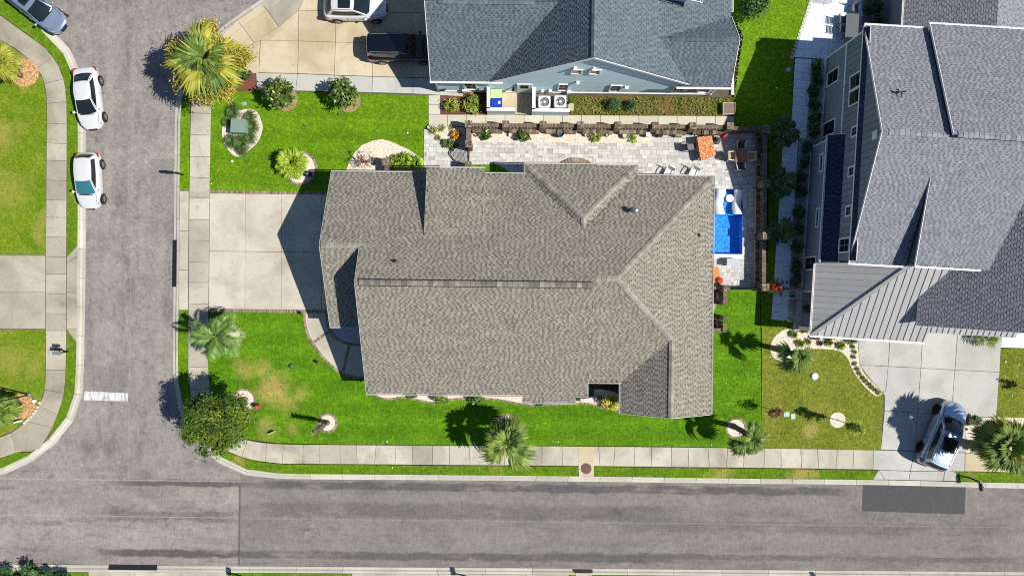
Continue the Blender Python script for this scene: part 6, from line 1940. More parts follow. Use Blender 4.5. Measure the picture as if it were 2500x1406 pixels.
def ac(label, px, py):
    c = w(px, py); r = thing("air_conditioner", label, "air conditioner", c, 0, "air conditioners by the pale blue house")
    s = .40; case = plain("ac_case", (.62, .63, .64), .5, var=.05)
    mb = MB(); mb.obox((c.x, c.y, .0), .98, .98, .08); mb.build("pad", M['conc'], r)
    mb = MB()
    for a, b_ in ((-1, -1), (1, -1), (1, 1), (-1, 1)): mb.obox((c.x + a * s, c.y + b_ * s, .08), .06, .06, .78)
    for k in range(9):
        for a in (-1, 1):
            mb.obox((c.x + a * s, c.y, .12 + k * .08), .02, .78, .045); mb.obox((c.x, c.y + a * s, .12 + k * .08), .78, .02, .045)
    mb.build("louvres", case, r, kind='stuff')
    mb = MB(); mb.obox((c.x, c.y, .1), .72, .72, .68); mb.build("coil", plain("dark_fins", (.16, .17, .18), .7), r)
    mb = MB(); n = 32; v = []
    for rr, z in ((.34, .90), (.34, .86), (.33, .80)):
        v += [(c.x + rr * math.cos(2 * math.pi * k / n), c.y + rr * math.sin(2 * math.pi * k / n), z) for k in range(n)]
    def sq(k, h_):
        a = 2 * math.pi * k / n; m = .44 / max(abs(math.cos(a)), abs(math.sin(a))); m = min(m, .56)
        return (c.x + m * math.cos(a), c.y + m * math.sin(a), h_)
    v += [sq(k, .89) for k in range(n)] + [sq(k, .84) for k in range(n)]
    f = [(k, (k + 1) % n, 3 * n + (k + 1) % n, 3 * n + k) for k in range(n)] + [(k, n + k, n + (k + 1) % n, (k + 1) % n) for k in range(n)] + [(n + k, 2 * n + k, 2 * n + (k + 1) % n, n + (k + 1) % n) for k in range(n)] + [(3 * n + k, 3 * n + (k + 1) % n, 4 * n + (k + 1) % n, 4 * n + k) for k in range(n)]
    mb.add(v, f); mb.build("top", case, r)
    mb = MB()
    for k in range(12):
        a = 2 * math.pi * k / 12
        mb.bar((c.x + .09 * math.cos(a), c.y + .09 * math.sin(a), .885), (c.x + .335 * math.cos(a), c.y + .335 * math.sin(a), .885), .014, .012)
    for rr in (.16, .25):
        mb.tube([(c.x + rr * math.cos(2 * math.pi * k / 24), c.y + rr * math.sin(2 * math.pi * k / 24), .885) for k in range(25)], .006, 4)
    mb.build("fan_guard", M['frame_metal'], r)
    mb = MB(); mb.lathe([(.09, .82), (.09, .89), (.01, .895)], c, 12); mb.build("motor_cap", case, r)
    for k in range(4):
        a = math.pi / 2 * k + .3; mb = MB(); u = Vector((math.cos(a), math.sin(a), 0)); s2 = Vector((-u.y, u.x, 0)); p = Vector((c.x, c.y, .80))
        mb.add([p + u * .08 - s2 * .05, p + u * .31 - s2 * .09 + Vector((0, 0, .03)), p + u * .31 + s2 * .09 - Vector((0, 0, .03)), p + u * .08 + s2 * .05], [(0, 1, 2, 3)]); mb.build("fan_blade", M['frame_metal'], r)
ac("air conditioner nearer the house door inside the screen wall", 1328, 257)
ac("air conditioner at the open end of the screen wall", 1366, 256)
p = w(1387, 251); mb = MB(); mb.lathe([(.14, 0), (.18, .34), (.15, .36), (.1, .32), (.01, .3)], p, 12); mb.build("hose_pot", M['black'], None, True, label="black round hose pot beside the air conditioner at the open end", cat="pot")
p = w(1394, 262); mb = MB(); mb.obox((p.x, p.y, 0), .4, .55, .05); mb.build("stepping_slab", M['conc_tan'], None, label="single tan paving slab beside the black round hose pot", cat="paving slab")
p = w(1776, 268); r = thing("raised_planter", "square wooden raised planter full of bare soil at the path end", "planter", p)
pl = plain("pale_timber", (.5, .4, .3), .8, var=.2)
for dx, dy, sx, sy in ((-.43, 0, .04, .86), (.43, 0, .04, .86), (0, -.41, .82, .04), (0, .41, .82, .04)):
    mb = MB(); mb.obox((p.x + dx, p.y + dy, 0), sx, sy, .42); mb.build("plank", pl, r)
mb = MB(); mb.obox((p.x, p.y, 0), .82, .78, .36); mb.build("soil", plain("bare_soil", (.2, .15, .11), .95, var=.35, scale=7), r)
p = w(1082, 223); mb = MB()
pts = [(p.x + .3 * math.cos(t) * (1 + .1 * math.sin(5 * t)), p.y + .16 * math.sin(t), .5 + .01 * t) for t in [k * .5 for k in range(60)]]
mb.tube(pts, .014, 5); mb.obox((p.x, p.y, .3), .3, .14, .35); mb.build("hose_reel", M['black'], None, label="black coiled hose reel by the white downspout of the pale blue house", cat="hose reel")
for (px, py, lab) in ((1690, 312, ""),): pass

# patio furniture
def table_cloth():
    r = thing("patio_table", "rectangular patio table under an orange patterned cloth", "table", w(1724, 360, 0))
    z = .76
    P4 = [w(1701, 335.5, z), w(1737, 331.5, z), (w(1748, 377.5, z)), w(1711.5, 391, z)]
    m = NT("orange_cloth")
    vo = m.n("ShaderNodeTexVoronoi"); vo.inputs["Scale"].default_value = 7.5
    m.l(m.co(), vo.inputs["Vector"])
    c1 = m.mix(m.ramp(vo.outputs["Distance"], .22, .5), (.80, .50, .24), (.50, .16, .055))
    c1 = m.mix(m.ramp(m.noise(18, 3), .56, .66, 0, .6), c1, (.82, .62, .38))
    m.color(c1); cloth = m.set(.85, 0, .15)
    mb = MB(); c = sum(P4, Vector()) / 4
    n = 7
    v = []
    for j in range(n + 1):
        for i in range(n + 1):
            u, t = i / n, j / n
            q = P4[0] * (1 - u) * (1 - t) + P4[1] * u * (1 - t) + P4[2] * u * t + P4[3] * (1 - u) * t
            v.append(q + Vector((0, 0, .012)))
    f = [(j * (n + 1) + i, (j + 1) * (n + 1) + i, (j + 1) * (n + 1) + i + 1, j * (n + 1) + i + 1) for j in range(n) for i in range(n)]
    mb.add(v, f)
    rim = [i for i in range(n + 1)] + [k * (n + 1) + n for k in range(1, n + 1)] + [n * (n + 1) + i for i in range(n - 1, -1, -1)] + [k * (n + 1) for k in range(n - 1, 0, -1)]
    o = len(v); low = []
    for k, i in enumerate(rim):
        d = (v[i] - c); d.z = 0; d.normalize()
        low.append(v[i] + d * (.05 + .03 * math.sin(k * 2.1)) - Vector((0, 0, .26 + .05 * math.sin(k * 1.3))))
    mb.add([v[i] for i in rim] + low, [(k, (k + 1) % len(rim), len(rim) + (k + 1) % len(rim), len(rim) + k) for k in range(len(rim))])
    cl = mb.build("tablecloth", cloth, None, True, label="orange tablecloth with round flower print over the patio table", cat="tablecloth")
    mb = MB(); mb.add([q - Vector((0, 0, .0)) for q in P4] + [q - Vector((0, 0, .04)) for q in P4], [(0, 3, 2, 1)[::-1], (4, 5, 6, 7), (0, 1, 5, 4), (1, 2, 6, 5), (2, 3, 7, 6), (3, 0, 4, 7)]); mb.build("tabletop", M['black'], r)
    for q in P4:
        mb = MB(); e = q.lerp(c, .12); mb.bar(Vector((e.x, e.y, .01)), Vector((e.x, e.y, z - .04)), .05, .05); mb.build("leg", M['black'], r)
table_cloth()
def chair(label, c, ang, frame, seatm, group, W=.56, D=.56, zs=.44, hb=.92, arms=True, slats=0, backm=None, name="patio_chair"):
    """ang: the way the sitter faces"""
    r = thing(name, label, "chair", c, 0, group)
    f = Vector((math.cos(ang), math.sin(ang), 0)); s = Vector((-f.y, f.x, 0)); c = Vector((c.x, c.y, 0)); Z = Vector((0, 0, 1))
    P = lambda x, y, z: c + f * x + s * y + Z * z
    mb = MB(); mb.add([P(-D / 2, -W / 2 + .04, zs), P(D / 2, -W / 2 + .04, zs + .02), P(D / 2, W / 2 - .04, zs + .02), P(-D / 2, W / 2 - .04, zs)] + [P(-D / 2, -W / 2 + .04, zs - .06), P(D / 2, -W / 2 + .04, zs - .06), P(D / 2, W / 2 - .04, zs - .06), P(-D / 2, W / 2 - .04, zs - .06)],
                      [(0, 1, 2, 3), (7, 6, 5, 4), (0, 4, 5, 1), (1, 5, 6, 2), (2, 6, 7, 3), (3, 7, 4, 0)]); mb.build("seat", seatm, r)
    bm = backm or seatm
    if slats:
        for k in range(slats):
            t0 = .12 + .8 * k / slats; z = zs + t0 * (hb - zs); x = -D / 2 - .12 * t0
            mb = MB(); mb.bar(P(x, -W / 2 + .03, z), P(x, W / 2 - .03, z), .03, .07); mb.build("slat", bm, r)
    else:
        mb = MB(); q = [P(-D / 2 + .02, -W / 2 + .04, zs + .02), P(-D / 2 + .02, W / 2 - .04, zs + .02), P(-D / 2 - .14, W / 2 - .04, hb), P(-D / 2 - .14, -W / 2 + .04, hb)]
        mb.add(q + [k_ - f * .05 for k_ in q], [(0, 1, 2, 3), (7, 6, 5, 4), (0, 4, 5, 1), (1, 5, 6, 2), (2, 6, 7, 3), (3, 7, 4, 0)]); mb.build("backrest", bm, r)
    for sy in (-1, 1):
        for x, zt in ((D / 2 - .03, .64 if arms else zs), (-D / 2, hb)):
            mb = MB(); mb.bar(P(x, sy * W / 2, 0), P(x - (.14 if x < 0 else 0), sy * W / 2, zt), .04, .04); mb.build("leg", frame, r)
        if arms:
            mb = MB(); mb.tube([P(D / 2 + .0, sy * (W / 2 + .01), .62), P(0, sy * (W / 2 + .03), .66), P(-D / 2 - .06, sy * (W / 2 - .01), .65)], .035, 6); mb.build("armrest", frame, r)
    return r
grey_cush = plain("grey_cushion", (.16, .17, .175), .85, var=.15, scale=12); dark_f = M['black']; tan_sl = plain("tan_weave", (.44, .31, .17), .7, var=.2, scale=20); dk_sl = plain("dark_weave", (.10, .085, .06), .7, var=.2)
chair("black metal chair with grey cushion at the side of the orange-clothed table", w(1686, 362), heading_px((1686, 362), (1724, 358)), dark_f, grey_cush, "chairs of the orange-clothed table", arms=True)
chair("dark high-backed chair at the wall end of the orange-clothed table", w(1722, 331), -math.pi / 2 + .1, dark_f, plain("brown_sling", (.05, .03, .02), .7), "chairs of the orange-clothed table", hb=1.05)
p = w(1749, 344); r = thing("parasol_base", "round dark grey parasol base beside the orange-clothed table", "parasol base", p)
mb = MB(); mb.lathe([(.30, .0), (.30, .06), (.26, .10), (.06, .12), (.05, .45), (.01, .46)], p, 24); mb.build("foot", plain("dark_stone", (.07, .075, .08), .4, var=.2), r, True)
r = thing("folded_parasol", "bright red folded parasol leaning from the round base toward the brick wall", "parasol", p)
a, b = p + Vector((.1, .1, .55)), w(1777, 327, 1.1)
mb = MB(); mb.tube([p + Vector((0, 0, .12)), p + Vector((.1, .1, .55)), b], [.02, .02, .015], 6); mb.build("pole", M['black'], r)
mb = MB(); redc = plain("red_canvas", (.50, .045, .03), .8, var=.25)
for k in range(7):
    an = 2 * math.pi * k / 7
    o_ = Vector((math.cos(an) * .07, math.sin(an) * .07, math.sin(an * 2) * .05))
    mb.tube([a + (b - a) * .25 + o_ * 2.0, a + (b - a) * .65 + o_ * 1.1, b + o_ * .2], [.07, .06, .015], 6)
mb.build("canopy", redc, r, True)
# wooden table with four chairs
r = thing("wooden_table", "square slatted wooden patio table half in shade", "table", w(1810, 379))
TC = w(1811.5, 379.5, .75)
for k in range(8):
    mb = MB(); x = TC.x - .48 + k * .12; mb.box(x + .004, x + .116, TC.y - .49, TC.y + .49, .715, .75, 0, R.random()); mb.build("plank", M['wood'], r)
mb = MB(); mb.box(TC.x - .42, TC.x + .42, TC.y - .42, TC.y + .42, .66, .712, 0, .2); mb.build("apron", M['wood'], r)
for a, b in ((-1, -1), (1, -1), (1, 1), (-1, 1)):
    mb = MB(); mb.box(TC.x + a * .40 - .04, TC.x + a * .40 + .04, TC.y + b * .40 - .04, TC.y + b * .40 + .04, .008, .66, 0, .3); mb.build("leg", M['wood'], r)
for lab, dx, dy, an, sm in (("white framed patio chair on the sunlit side of the wooden table", -.62, -.02, 0, tan_sl), ("white framed patio chair on the side of the wooden table facing the brick wall end", .62, -.02, math.pi, tan_sl),
                        ("white framed patio chair at the top side of the wooden table", 0, .66, -math.pi / 2, dk_sl), ("white framed patio chair pulled askew at the lower side of the wooden table", -.02, -.68, math.pi / 2 + .15, dk_sl)):
    chair(lab, Vector((TC.x + dx, TC.y + dy, 0)), an, M['white'], sm, "chairs of the wooden table", .60, .5, backm=sm)
# two white garden chairs by the eave
for lab, px in (("white slatted garden chair near the brick steps, partly under the eave", 1630), ("white slatted garden chair nearer the pool, partly under the eave", 1691)):
    chair(lab, w(px, 425), -math.pi / 2 - .5, M['white'], M['white'], "white garden chairs under the eave", .62, .6, .38, 1.02, True, 5, M['white'], "garden_chair")
# orange recliner and red cushion by the side door
r = thing("lounge_seat", "orange patterned lounge seat half hidden under the eave beside the pool patio", "seat", w(1744, 676))
p = w(1744, 672); oc = plain("orange_weave", (.55, .22, .07), .8, var=.35, scale=14)
mb = MB(); mb.obox((p.x, p.y, .34), .55, 1.2, .12, .25); mb.build("cushion", oc, r)
for a, b in ((-.2, -.5), (.2, -.5), (.2, .5), (-.2, .5)):
    mb = MB(); mb.obox((p.x + a, p.y + b, .008), .05, .05, .34, .25); mb.build("leg", M['black'], r)
p = w(1752, 685)
mb = MB(); mb.lathe([(.02, .5), (.20, .52), (.25, .58), (.20, .64), (.02, .66)], p, 16); mb.build("red_cushion", redc, None, True, label="plump red cushion beside the brick enclosure pillar", cat="cushion")
mb = MB(); mb.lathe([(.25, .008), (.28, .30), (.20, .50), (.02, .5)], p, 14); mb.build("cushion_stool", M['black'], None, label="low black stool under the red cushion", cat="stool")
p = w(1783, 641)
r = thing("deck_box", "grey storage box with flat lid beside the pool", "storage box", p)
mb = MB(); mb.obox((p.x, p.y, .008), .86, .5, .62, -.01); mb.build("body", M['frame_metal'], r)
mb = MB(); mb.obox((p.x, p.y, .63), .92, .54, .05, -.01); mb.build("lid", plain("cool_grey_lid", (.40, .43, .47), .5, var=.05), r)
# in-pool loungers and table
for lab, px in (("white in-pool lounger on the sunny side of the sun shelf", 1757), ("white in-pool lounger on the shaded side of the sun shelf", 1801)):
    r = thing("pool_lounger", lab, "lounger", w(px, 492), 0, "white loungers on the sun shelf")
    mb = MB(); n = 16; v = []
    for i in range(n + 1):
        t = i / n; y = G(0, 246).y - t * 1.82
        x = w(px, 492).x + .07 * math.sin(t * 2 * math.pi + .5); z = .06 + .10 * math.sin(t * 2 * math.pi * 1.0 + 1.6) + (.12 if t < .2 else 0) * (1 - t / .2) + .03
        v += [(x - .31, y, z), (x + .31, y, z), (x + .31, y, -.37), (x - .31, y, -.37)]
    mb.add(v, [(i * 4 + k, i * 4 + (k + 1) % 4, (i + 1) * 4 + (k + 1) % 4, (i + 1) * 4 + k) for i in range(n) for k in range(4)] + [(3, 2, 1, 0), (n * 4, n * 4 + 1, n * 4 + 2, n * 4 + 3)])
    mb.build("shell", plain("white_resin", (.82, .83, .84), .35, var=.03), r, True)
p = w(1780, 485); r = thing("pool_table", "round white side table between the two in-pool loungers", "table", p)
mb = MB(); mb.lathe([(.24, -.37), (.20, -.1), (.16, .15)], p, 20); mb.build("pedestal", M['white'], r, True)
mb = MB(); mb.lathe([(.27, .14), (.29, .16), (.28, .20), (.01, .205)], p, 28); mb.build("top", M['white'], r)
# pots along the garden wall
def pot(label, px, py, r_, h, mat, name="pot"):
    p = w(px, py); mb = MB(); mb.lathe([(r_ * .65, .03), (r_ * .9, h * .4), (r_, h), (r_ * .86, h), (r_ * .8, h * .8), (.01, h * .75)], p, 16)
    return mb.build(name, mat, None, True, label=label, cat="pot")
pot("large dark blue glazed urn on the white gravel strip", 1367, 329, .30, .6, plain("blue_glaze", (.06, .085, .13), .2, var=.2, scale=8))
pot("wide pale green bowl planter on the white gravel strip", 1526, 333, .26, .4, plain("sage_glaze", (.42, .45, .32), .6, var=.15))
pot("small grey stone pot beside the white-flowered plant, nearer the urn", 1430, 332, .12, .3, M['ledge'])
pot("small grey stone pot beside the white-flowered plant, nearer the bowl planter", 1482, 332, .13, .3, M['ledge'])
pot("small white rock-like pot between the first two shrubs of the gravel strip", 1246, 331, .14, .25, M['white'])
p = w(1579, 333); r = thing("lantern", "white box lantern at the end of the gravel strip", "lantern", p)
mb = MB(); mb.obox((p.x, p.y, .035), .26, .26, .06); mb.obox((p.x, p.y, .5), .30, .30, .05); mb.build("frame", M['white'], r)
for a, b in ((-1, -1), (1, -1), (1, 1), (-1, 1)):
    mb = MB(); mb.obox((p.x + a * .11, p.y + b * .11, .095), .03, .03, .41); mb.build("post", M['white'], r)
mb = MB(); mb.obox((p.x, p.y, .1), .17, .17, .35); mb.build("glass", M['glass'], r)
for lab, px in (("dark square wall planter standing below the brick wall past the gravel strip", 1609), ("olive trough planter standing below the brick wall by the orange-clothed table", 1654)):
    p = w(px, 333); mb = MB(); sx = .35 if px < 1620 else .5
    mb.obox((p.x, p.y, .008), sx, .22, .5); mb.build("trough_planter", M['black'] if px < 1620 else plain("olive_trough", (.25, .25, .16), .7), None, label=lab, cat="planter")
p = w(757, 427); mb = MB(); mb.lathe([(.16, .01), (.22, .3), (.24, .42), (.2, .42), (.17, .3), (.01, .3)], p, 18)
mb.build("pot", plain("navy_glaze", (.02, .03, .06), .25), None, True, label="dark round pot in the shaded corner of the round fan palm bed", cat="pot")

# dining set of the grey-blue house
r = thing("dining_table", "long dark outdoor dining table in the shaded paved yard", "table", w(2080, 63))
c = w(2081, 63, .75); an = -math.radians(2.8)
dkm = plain("dark_grey_metal", (.10, .115, .13), .5, var=.08)
for k in range(6):
    mb = MB(); M3 = Matrix.Rotation(an, 3, 'Z'); q = Vector((c.x, c.y, .70)) + M3 @ Vector((-.40 + k * .16, 0, 0))
    mb.obox(q, .154, 1.75, .05, an); mb.build("plank", dkm, r)
for a, b in ((-1, -1), (1, -1), (1, 1), (-1, 1)):
    mb = MB(); q = Vector((c.x, c.y, .018)) + Matrix.Rotation(an, 3, 'Z') @ Vector((a * .42, b * .8, 0)); mb.obox(q, .07, .07, .69, an); mb.build("leg", dkm, r)
for lab, px, py, aa in (("dark slatted chair at the top end of the long dark dining table", 2080, 26, -math.pi / 2), ("dark slatted chair on the sunny side of the long dark table, the upper one", 2049, 55, 0), ("dark slatted chair on the sunny side of the long dark table, the lower one", 2050, 78, 0),
                        ("dark slatted chair on the house side of the long dark table, the upper one", 2107, 54, math.pi), ("dark slatted chair on the house side of the long dark table, the lower one", 2107, 80, math.pi)):
    q = w(px, py); q.z = 0; chair(lab, Vector((q.x, q.y, .018)), aa + an, dkm, dkm, "chairs of the long dark dining table", .52, .5, .46, .95, False, 4, dkm, "dining_chair")

# ================================================================ VEGETATION
L = {
    'oak': leafy("broadleaf", (.035, .075, .008), (.10, .168, .012), (.26, .29, .022)),
    'magnolia': leafy("glossy_leaf", (.03, .075, .012), (.085, .155, .020), (.24, .27, .07), .35),
    'var': leafy("variegated_leaf", (.07, .14, .016), (.23, .30, .03), (.52, .50, .08)),
    'dark': leafy("dark_leaf", (.018, .055, .014), (.045, .115, .026), (.09, .18, .045)),
    'lime': leafy("lime_leaf", (.07, .16, .01), (.22, .33, .02), (.45, .50, .05)),
    'gold': leafy("golden_leaf", (.22, .15, .01), (.55, .36, .015), (.75, .58, .05)),
    'croton': leafy("croton_leaf", (.12, .08, .01), (.62, .30, .01), (.85, .50, .03)),
    'palm': leafy("palm_leaf", (.035, .075, .010), (.115, .19, .025), (.32, .37, .08)),
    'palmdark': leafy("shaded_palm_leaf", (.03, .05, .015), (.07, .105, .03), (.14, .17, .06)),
    'palmgold': leafy("yellow_palm_leaf", (.11, .13, .012), (.30, .31, .03), (.50, .45, .06)),
    'feather': leafy("feather_palm_leaf", (.045, .11, .018), (.13, .25, .045), (.30, .40, .11)),
    'flower': leafy("palm_flower", (.20, .17, .016), (.38, .32, .04), (.58, .50, .10)),
    'yellow': leafy("yellow_leaf", (.22, .22, .01), (.48, .46, .02), (.68, .63, .06)),
    'grass': leafy("ornamental_grass", (.035, .08, .02), (.08, .15, .035), (.17, .22, .06)),
    'tuft': leafy("striped_grass", (.09, .12, .02), (.25, .27, .05), (.47, .44, .12)),
    'red': leafy("red_leaf", (.10, .02, .012), (.28, .07, .025), (.42, .20, .06)),
    'canna': leafy("canna_leaf", (.07, .10, .02), (.25, .28, .06), (.62, .58, .22)),
    'bloom': leafy("red_bloom", (.32, .02, .015), (.62, .045, .03), (.75, .14, .08)),
    'purple': leafy("purple_leaf", (.06, .015, .015), (.15, .045, .03), (.30, .12, .06)),
    'scrub': leafy("weed_leaf", (.06, .06, .012), (.15, .17, .02), (.32, .26, .08)),
    'dead': leafy("dead_leaf", (.20, .13, .08), (.42, .29, .18), (.58, .44, .30)),
    'white': leafy("pale_bloom", (.55, .55, .30), (.75, .75, .55), (.85, .85, .72)),
}
def leaf_mesh(name, mat, n, rad, size, seed, clumps=26, flat=.35, shell=.55, tone_sd=.2, base_z=None, clump_r=.30, tmean=.45, droop=0.0, leaf_sd=.13):
    """n leaves in clumps over an ellipsoid crown of half sizes rad, about the origin"""
    g = np.random.default_rng(seed)
    rad = np.array(rad)
    d = g.normal(size=(clumps, 3)); d /= np.linalg.norm(d, axis=1)[:, None]
    rr = shell + (1 - shell) * g.random(clumps) ** .6
    cc = d * rr[:, None] * rad * .86
    ct = np.clip(g.normal(tmean, tone_sd, clumps), 0, 1)
    k = g.integers(0, clumps, n)
    p = cc[k] + g.normal(size=(n, 3)) * rad * clump_r * np.array([.62, .62, .5])
    if base_z is not None: p[:, 2] = np.maximum(p[:, 2], base_z + g.random(n) * .1)
    nrm = g.normal(size=(n, 3)) * flat * 1.6 + np.array([0, 0, 1.0]) + (p / rad) * .5
    nrm /= np.linalg.norm(nrm, axis=1)[:, None]
    a = g.normal(size=(n, 3)); a[:, 2] -= droop
    a -= (a * nrm).sum(1)[:, None] * nrm; a /= np.linalg.norm(a, axis=1)[:, None] + 1e-9
    b = np.cross(nrm, a)
    s = size * g.uniform(.55, 1.25, n)[:, None]
    V = np.stack([p - a * s, p + b * s * .42 + nrm * s * .08, p + a * s * 1.05 - nrm * s * .12, p - b * s * .42 + nrm * s * .08], 1).reshape(-1, 3)
    F = np.arange(len(V)).reshape(-1, 4)
    T = np.clip(ct[k] + g.normal(0, leaf_sd, n), 0, 1)
    return quick_mesh(name, V, F, T, mat)
def crown_obj(name, me, parent, loc):
    o = bpy.data.objects.new(name, me); COL.objects.link(o); o.parent = parent
    o.location = Vector(loc) - origin(parent)
    return o
def limbs(parent, base, top, crown_c, rad, n, r0, seed, mat='trunk', name="trunk", twig=2):
    rg = random.Random(seed); mb = MB()
    base, top = Vector(base), Vector(top)
    mid = base.lerp(top, .5) + Vector((rg.uniform(-.06, .06), rg.uniform(-.06, .06), 0))
    mb.tube([base - Vector((0, 0, .1)), base + Vector((0, 0, .1)), mid, top], [r0 * 1.5, r0 * 1.1, r0 * .9, r0 * .7], 8, t=.5)
    for i in range(n):
        a = 2 * math.pi * i / n + rg.uniform(-.3, .3); e = rg.uniform(.15, 1.1)
        d = Vector((math.cos(a) * math.cos(e) * rad[0], math.sin(a) * math.cos(e) * rad[1], math.sin(e) * rad[2])) * rg.uniform(.7, .95)
        end = Vector(crown_c) + d
        m_ = top.lerp(end, .5) + Vector((rg.uniform(-.1, .1), rg.uniform(-.1, .1), rg.uniform(.0, .2))) * rad[0] * .5
        mb.tube([top - Vector((0, 0, .05)), m_, end], [r0 * .5, r0 * .3, r0 * .08], 5, t=rg.random())
        for j in range(twig):
            q = m_.lerp(end, rg.uniform(.1, .7)); e2 = q + Vector((rg.uniform(-1, 1), rg.uniform(-1, 1), rg.uniform(-.1, .6))) * rad[0] * .35
            mb.tube([q, q.lerp(e2, .5) + Vector((0, 0, .05)), e2], [r0 * .2, r0 * .12, r0 * .04], 4, t=rg.random())
    return mb.build(name, M[mat], parent, True)
def broad_tree(label, cat, base_px, z, rad, n, size, mat, seed, r0=.12, top_z=None, name="tree", clumps=40, off_=(0, 0), group=None, **k):
    b = w(*base_px); r = thing(name, label, cat, b, 0, group)
    c = Vector((b.x + off_[0], b.y + off_[1], z))
    limbs(r, b, (b.x + off_[0] * .5, b.y + off_[1] * .5, top_z or max(.3, z - rad[2] * .7)), c, rad, 7, r0, seed)
    crown_obj("crown", leaf_mesh("crown", L[mat], n, rad, size, seed, clumps, **k), r, c)
    return r
def shrub(label, px, py, r_, h, mat, seed, n=None, size=.10, cat="shrub", name="shrub", group=None, z0=0.0, lift=True, clumps=18, ry=None, **k):
    """label, the pixel its middle shows at, radius in pixels, height in metres"""
    R_ = r_ / PX; Ry = (ry or r_) / PX
    b = w(px, py, h * .55 + z0); b.z = z0
    r = thing(name, label, cat, b, 0, group)
    n = n or int(620 * R_ * Ry / (size * size) * .06 + 260)
    mb = MB()
    rg = random.Random(seed)
    for i in range(4):
        a = rg.uniform(0, 6.28); mb.tube([b, b + Vector((math.cos(a) * R_ * .4, math.sin(a) * Ry * .4, h * .6))], [.025, .01], 4)
    mb.build("stem", M['trunk'], r)
    crown_obj("foliage", leaf_mesh("foliage", L[mat], n, (R_, Ry, h * .5), size, seed, clumps, base_z=-h * .48, **k), r, (b.x, b.y, z0 + h * .52))
    return r

# ---- the big leafy tree on the corner and its relatives
broad_tree("big leafy tree with yellowing tips overhanging the corner pavement and road", "tree", (603, 974), 4.1, (2.75, 2.55, 1.4), 18000, .115, 'oak', 101, .15, 2.4, clumps=120, off_=(-.42, -.85), shell=.3, clump_r=.14, tone_sd=.22, leaf_sd=.06, flat=.5)
broad_tree("round glossy evergreen with tan mulch ring, the one closer to the yellow-flowered palm", "tree", (696, 241), 1.35, (1.02, 1.02, 1.0), 1700, .15, 'magnolia', 102, .07, .5, clumps=34, flat=.5, shell=.6)
broad_tree("glossy evergreen with open crown, the one closer to the pale blue house", "tree", (850, 241), 1.5, (.95, 1.15, 1.05), 1300, .15, 'magnolia', 103, .07, .5, clumps=30, flat=.5, shell=.55)
broad_tree("dense evergreen tree at the top frame edge behind the pale blue house", "tree", (1822, 26), 1.5, (1.05, 1.3, 1.1), 1900, .12, 'dark', 104, .08, .6, clumps=40, flat=.5)
r = broad_tree("slender young tree with bright green leaves in a small white gravel ring", "tree", (2046, 1025), 2.5, (.55, .45, 1.35), 620, .10, 'lime', 105, .035, 1.2, clumps=26, flat=.7, shell=.2, clump_r=.25)
broad_tree("purple-leaved sapling on the olive lawn by the pale green meter covers", "tree", (1872, 997), 1.7, (.50, .42, .75), 330, .085, 'purple', 106, .03, .8, clumps=18, flat=.7, shell=.2, clump_r=.3)
broad_tree("small sapling half out of frame on the strip of lawn past the pale driveway", "tree", (2503, 948), 1.7, (.6, .45, .7), 330, .10, 'lime', 107, .03, .8, clumps=14, flat=.7, shell=.2)

# leafless tree
b = w(914, 396); r = thing("tree", "leafless twiggy tree with russet tips over the white gravel bed", "tree", b)
rg = random.Random(7); mb = MB(); tips = []
def branch(p, d, ln, rad, depth):
    n = 3; pts = [p]; q = p.copy(); dd = d.copy()
    for i in range(n):
        dd = (dd + Vector((rg.uniform(-.35, .35), rg.uniform(-.35, .35), rg.uniform(-.18, .2)))).normalized()
        q = q + dd * ln / n; pts.append(q.copy())
    mb.tube(pts, [rad, rad * .85, rad * .7, rad * .5], 4 if depth else 6, t=rg.uniform(.3, .9))
    if depth >= 3: tips.append(q); return
    for i in range(3 if depth else 6):
        k = rg.randint(1, n) if depth else n
        a = rg.uniform(0, 6.28)
        nd = (dd * .6 + Vector((math.cos(a) * .8, math.sin(a) * .8, rg.uniform(-.1, .35)))).normalized()
        branch(pts[k], nd, ln * rg.uniform(.55, .8), rad * .5, depth + 1)
branch(b - Vector((0, 0, .05)), Vector((-.15, .12, 1)).normalized(), .95, .085, 0)
mb.build("branches", toned("grey_brown_bark", (.10, .075, .055), (.30, .22, .15), .9, .25, 9), r, True)
tp = np.array([[t.x, t.y, t.z] for t in tips]); g = np.random.default_rng(3)
n = 230; p = tp[g.integers(0, len(tp), n)] + g.normal(0, .05, (n, 3)); a = g.normal(size=(n, 3)); a /= np.linalg.norm(a, axis=1)[:, None]; c_ = np.cross(a, g.normal(size=(n, 3))); c_ /= np.linalg.norm(c_, axis=1)[:, None]
V = np.stack([p - a * .05, p + c_ * .025, p + a * .05, p - c_ * .025], 1).reshape(-1, 3) - np.array(b)
link_mesh("leaves", quick_mesh("leaves", V, np.arange(4 * n).reshape(-1, 4), np.clip(g.normal(.55, .2, n), 0, 1), L['red']), r)

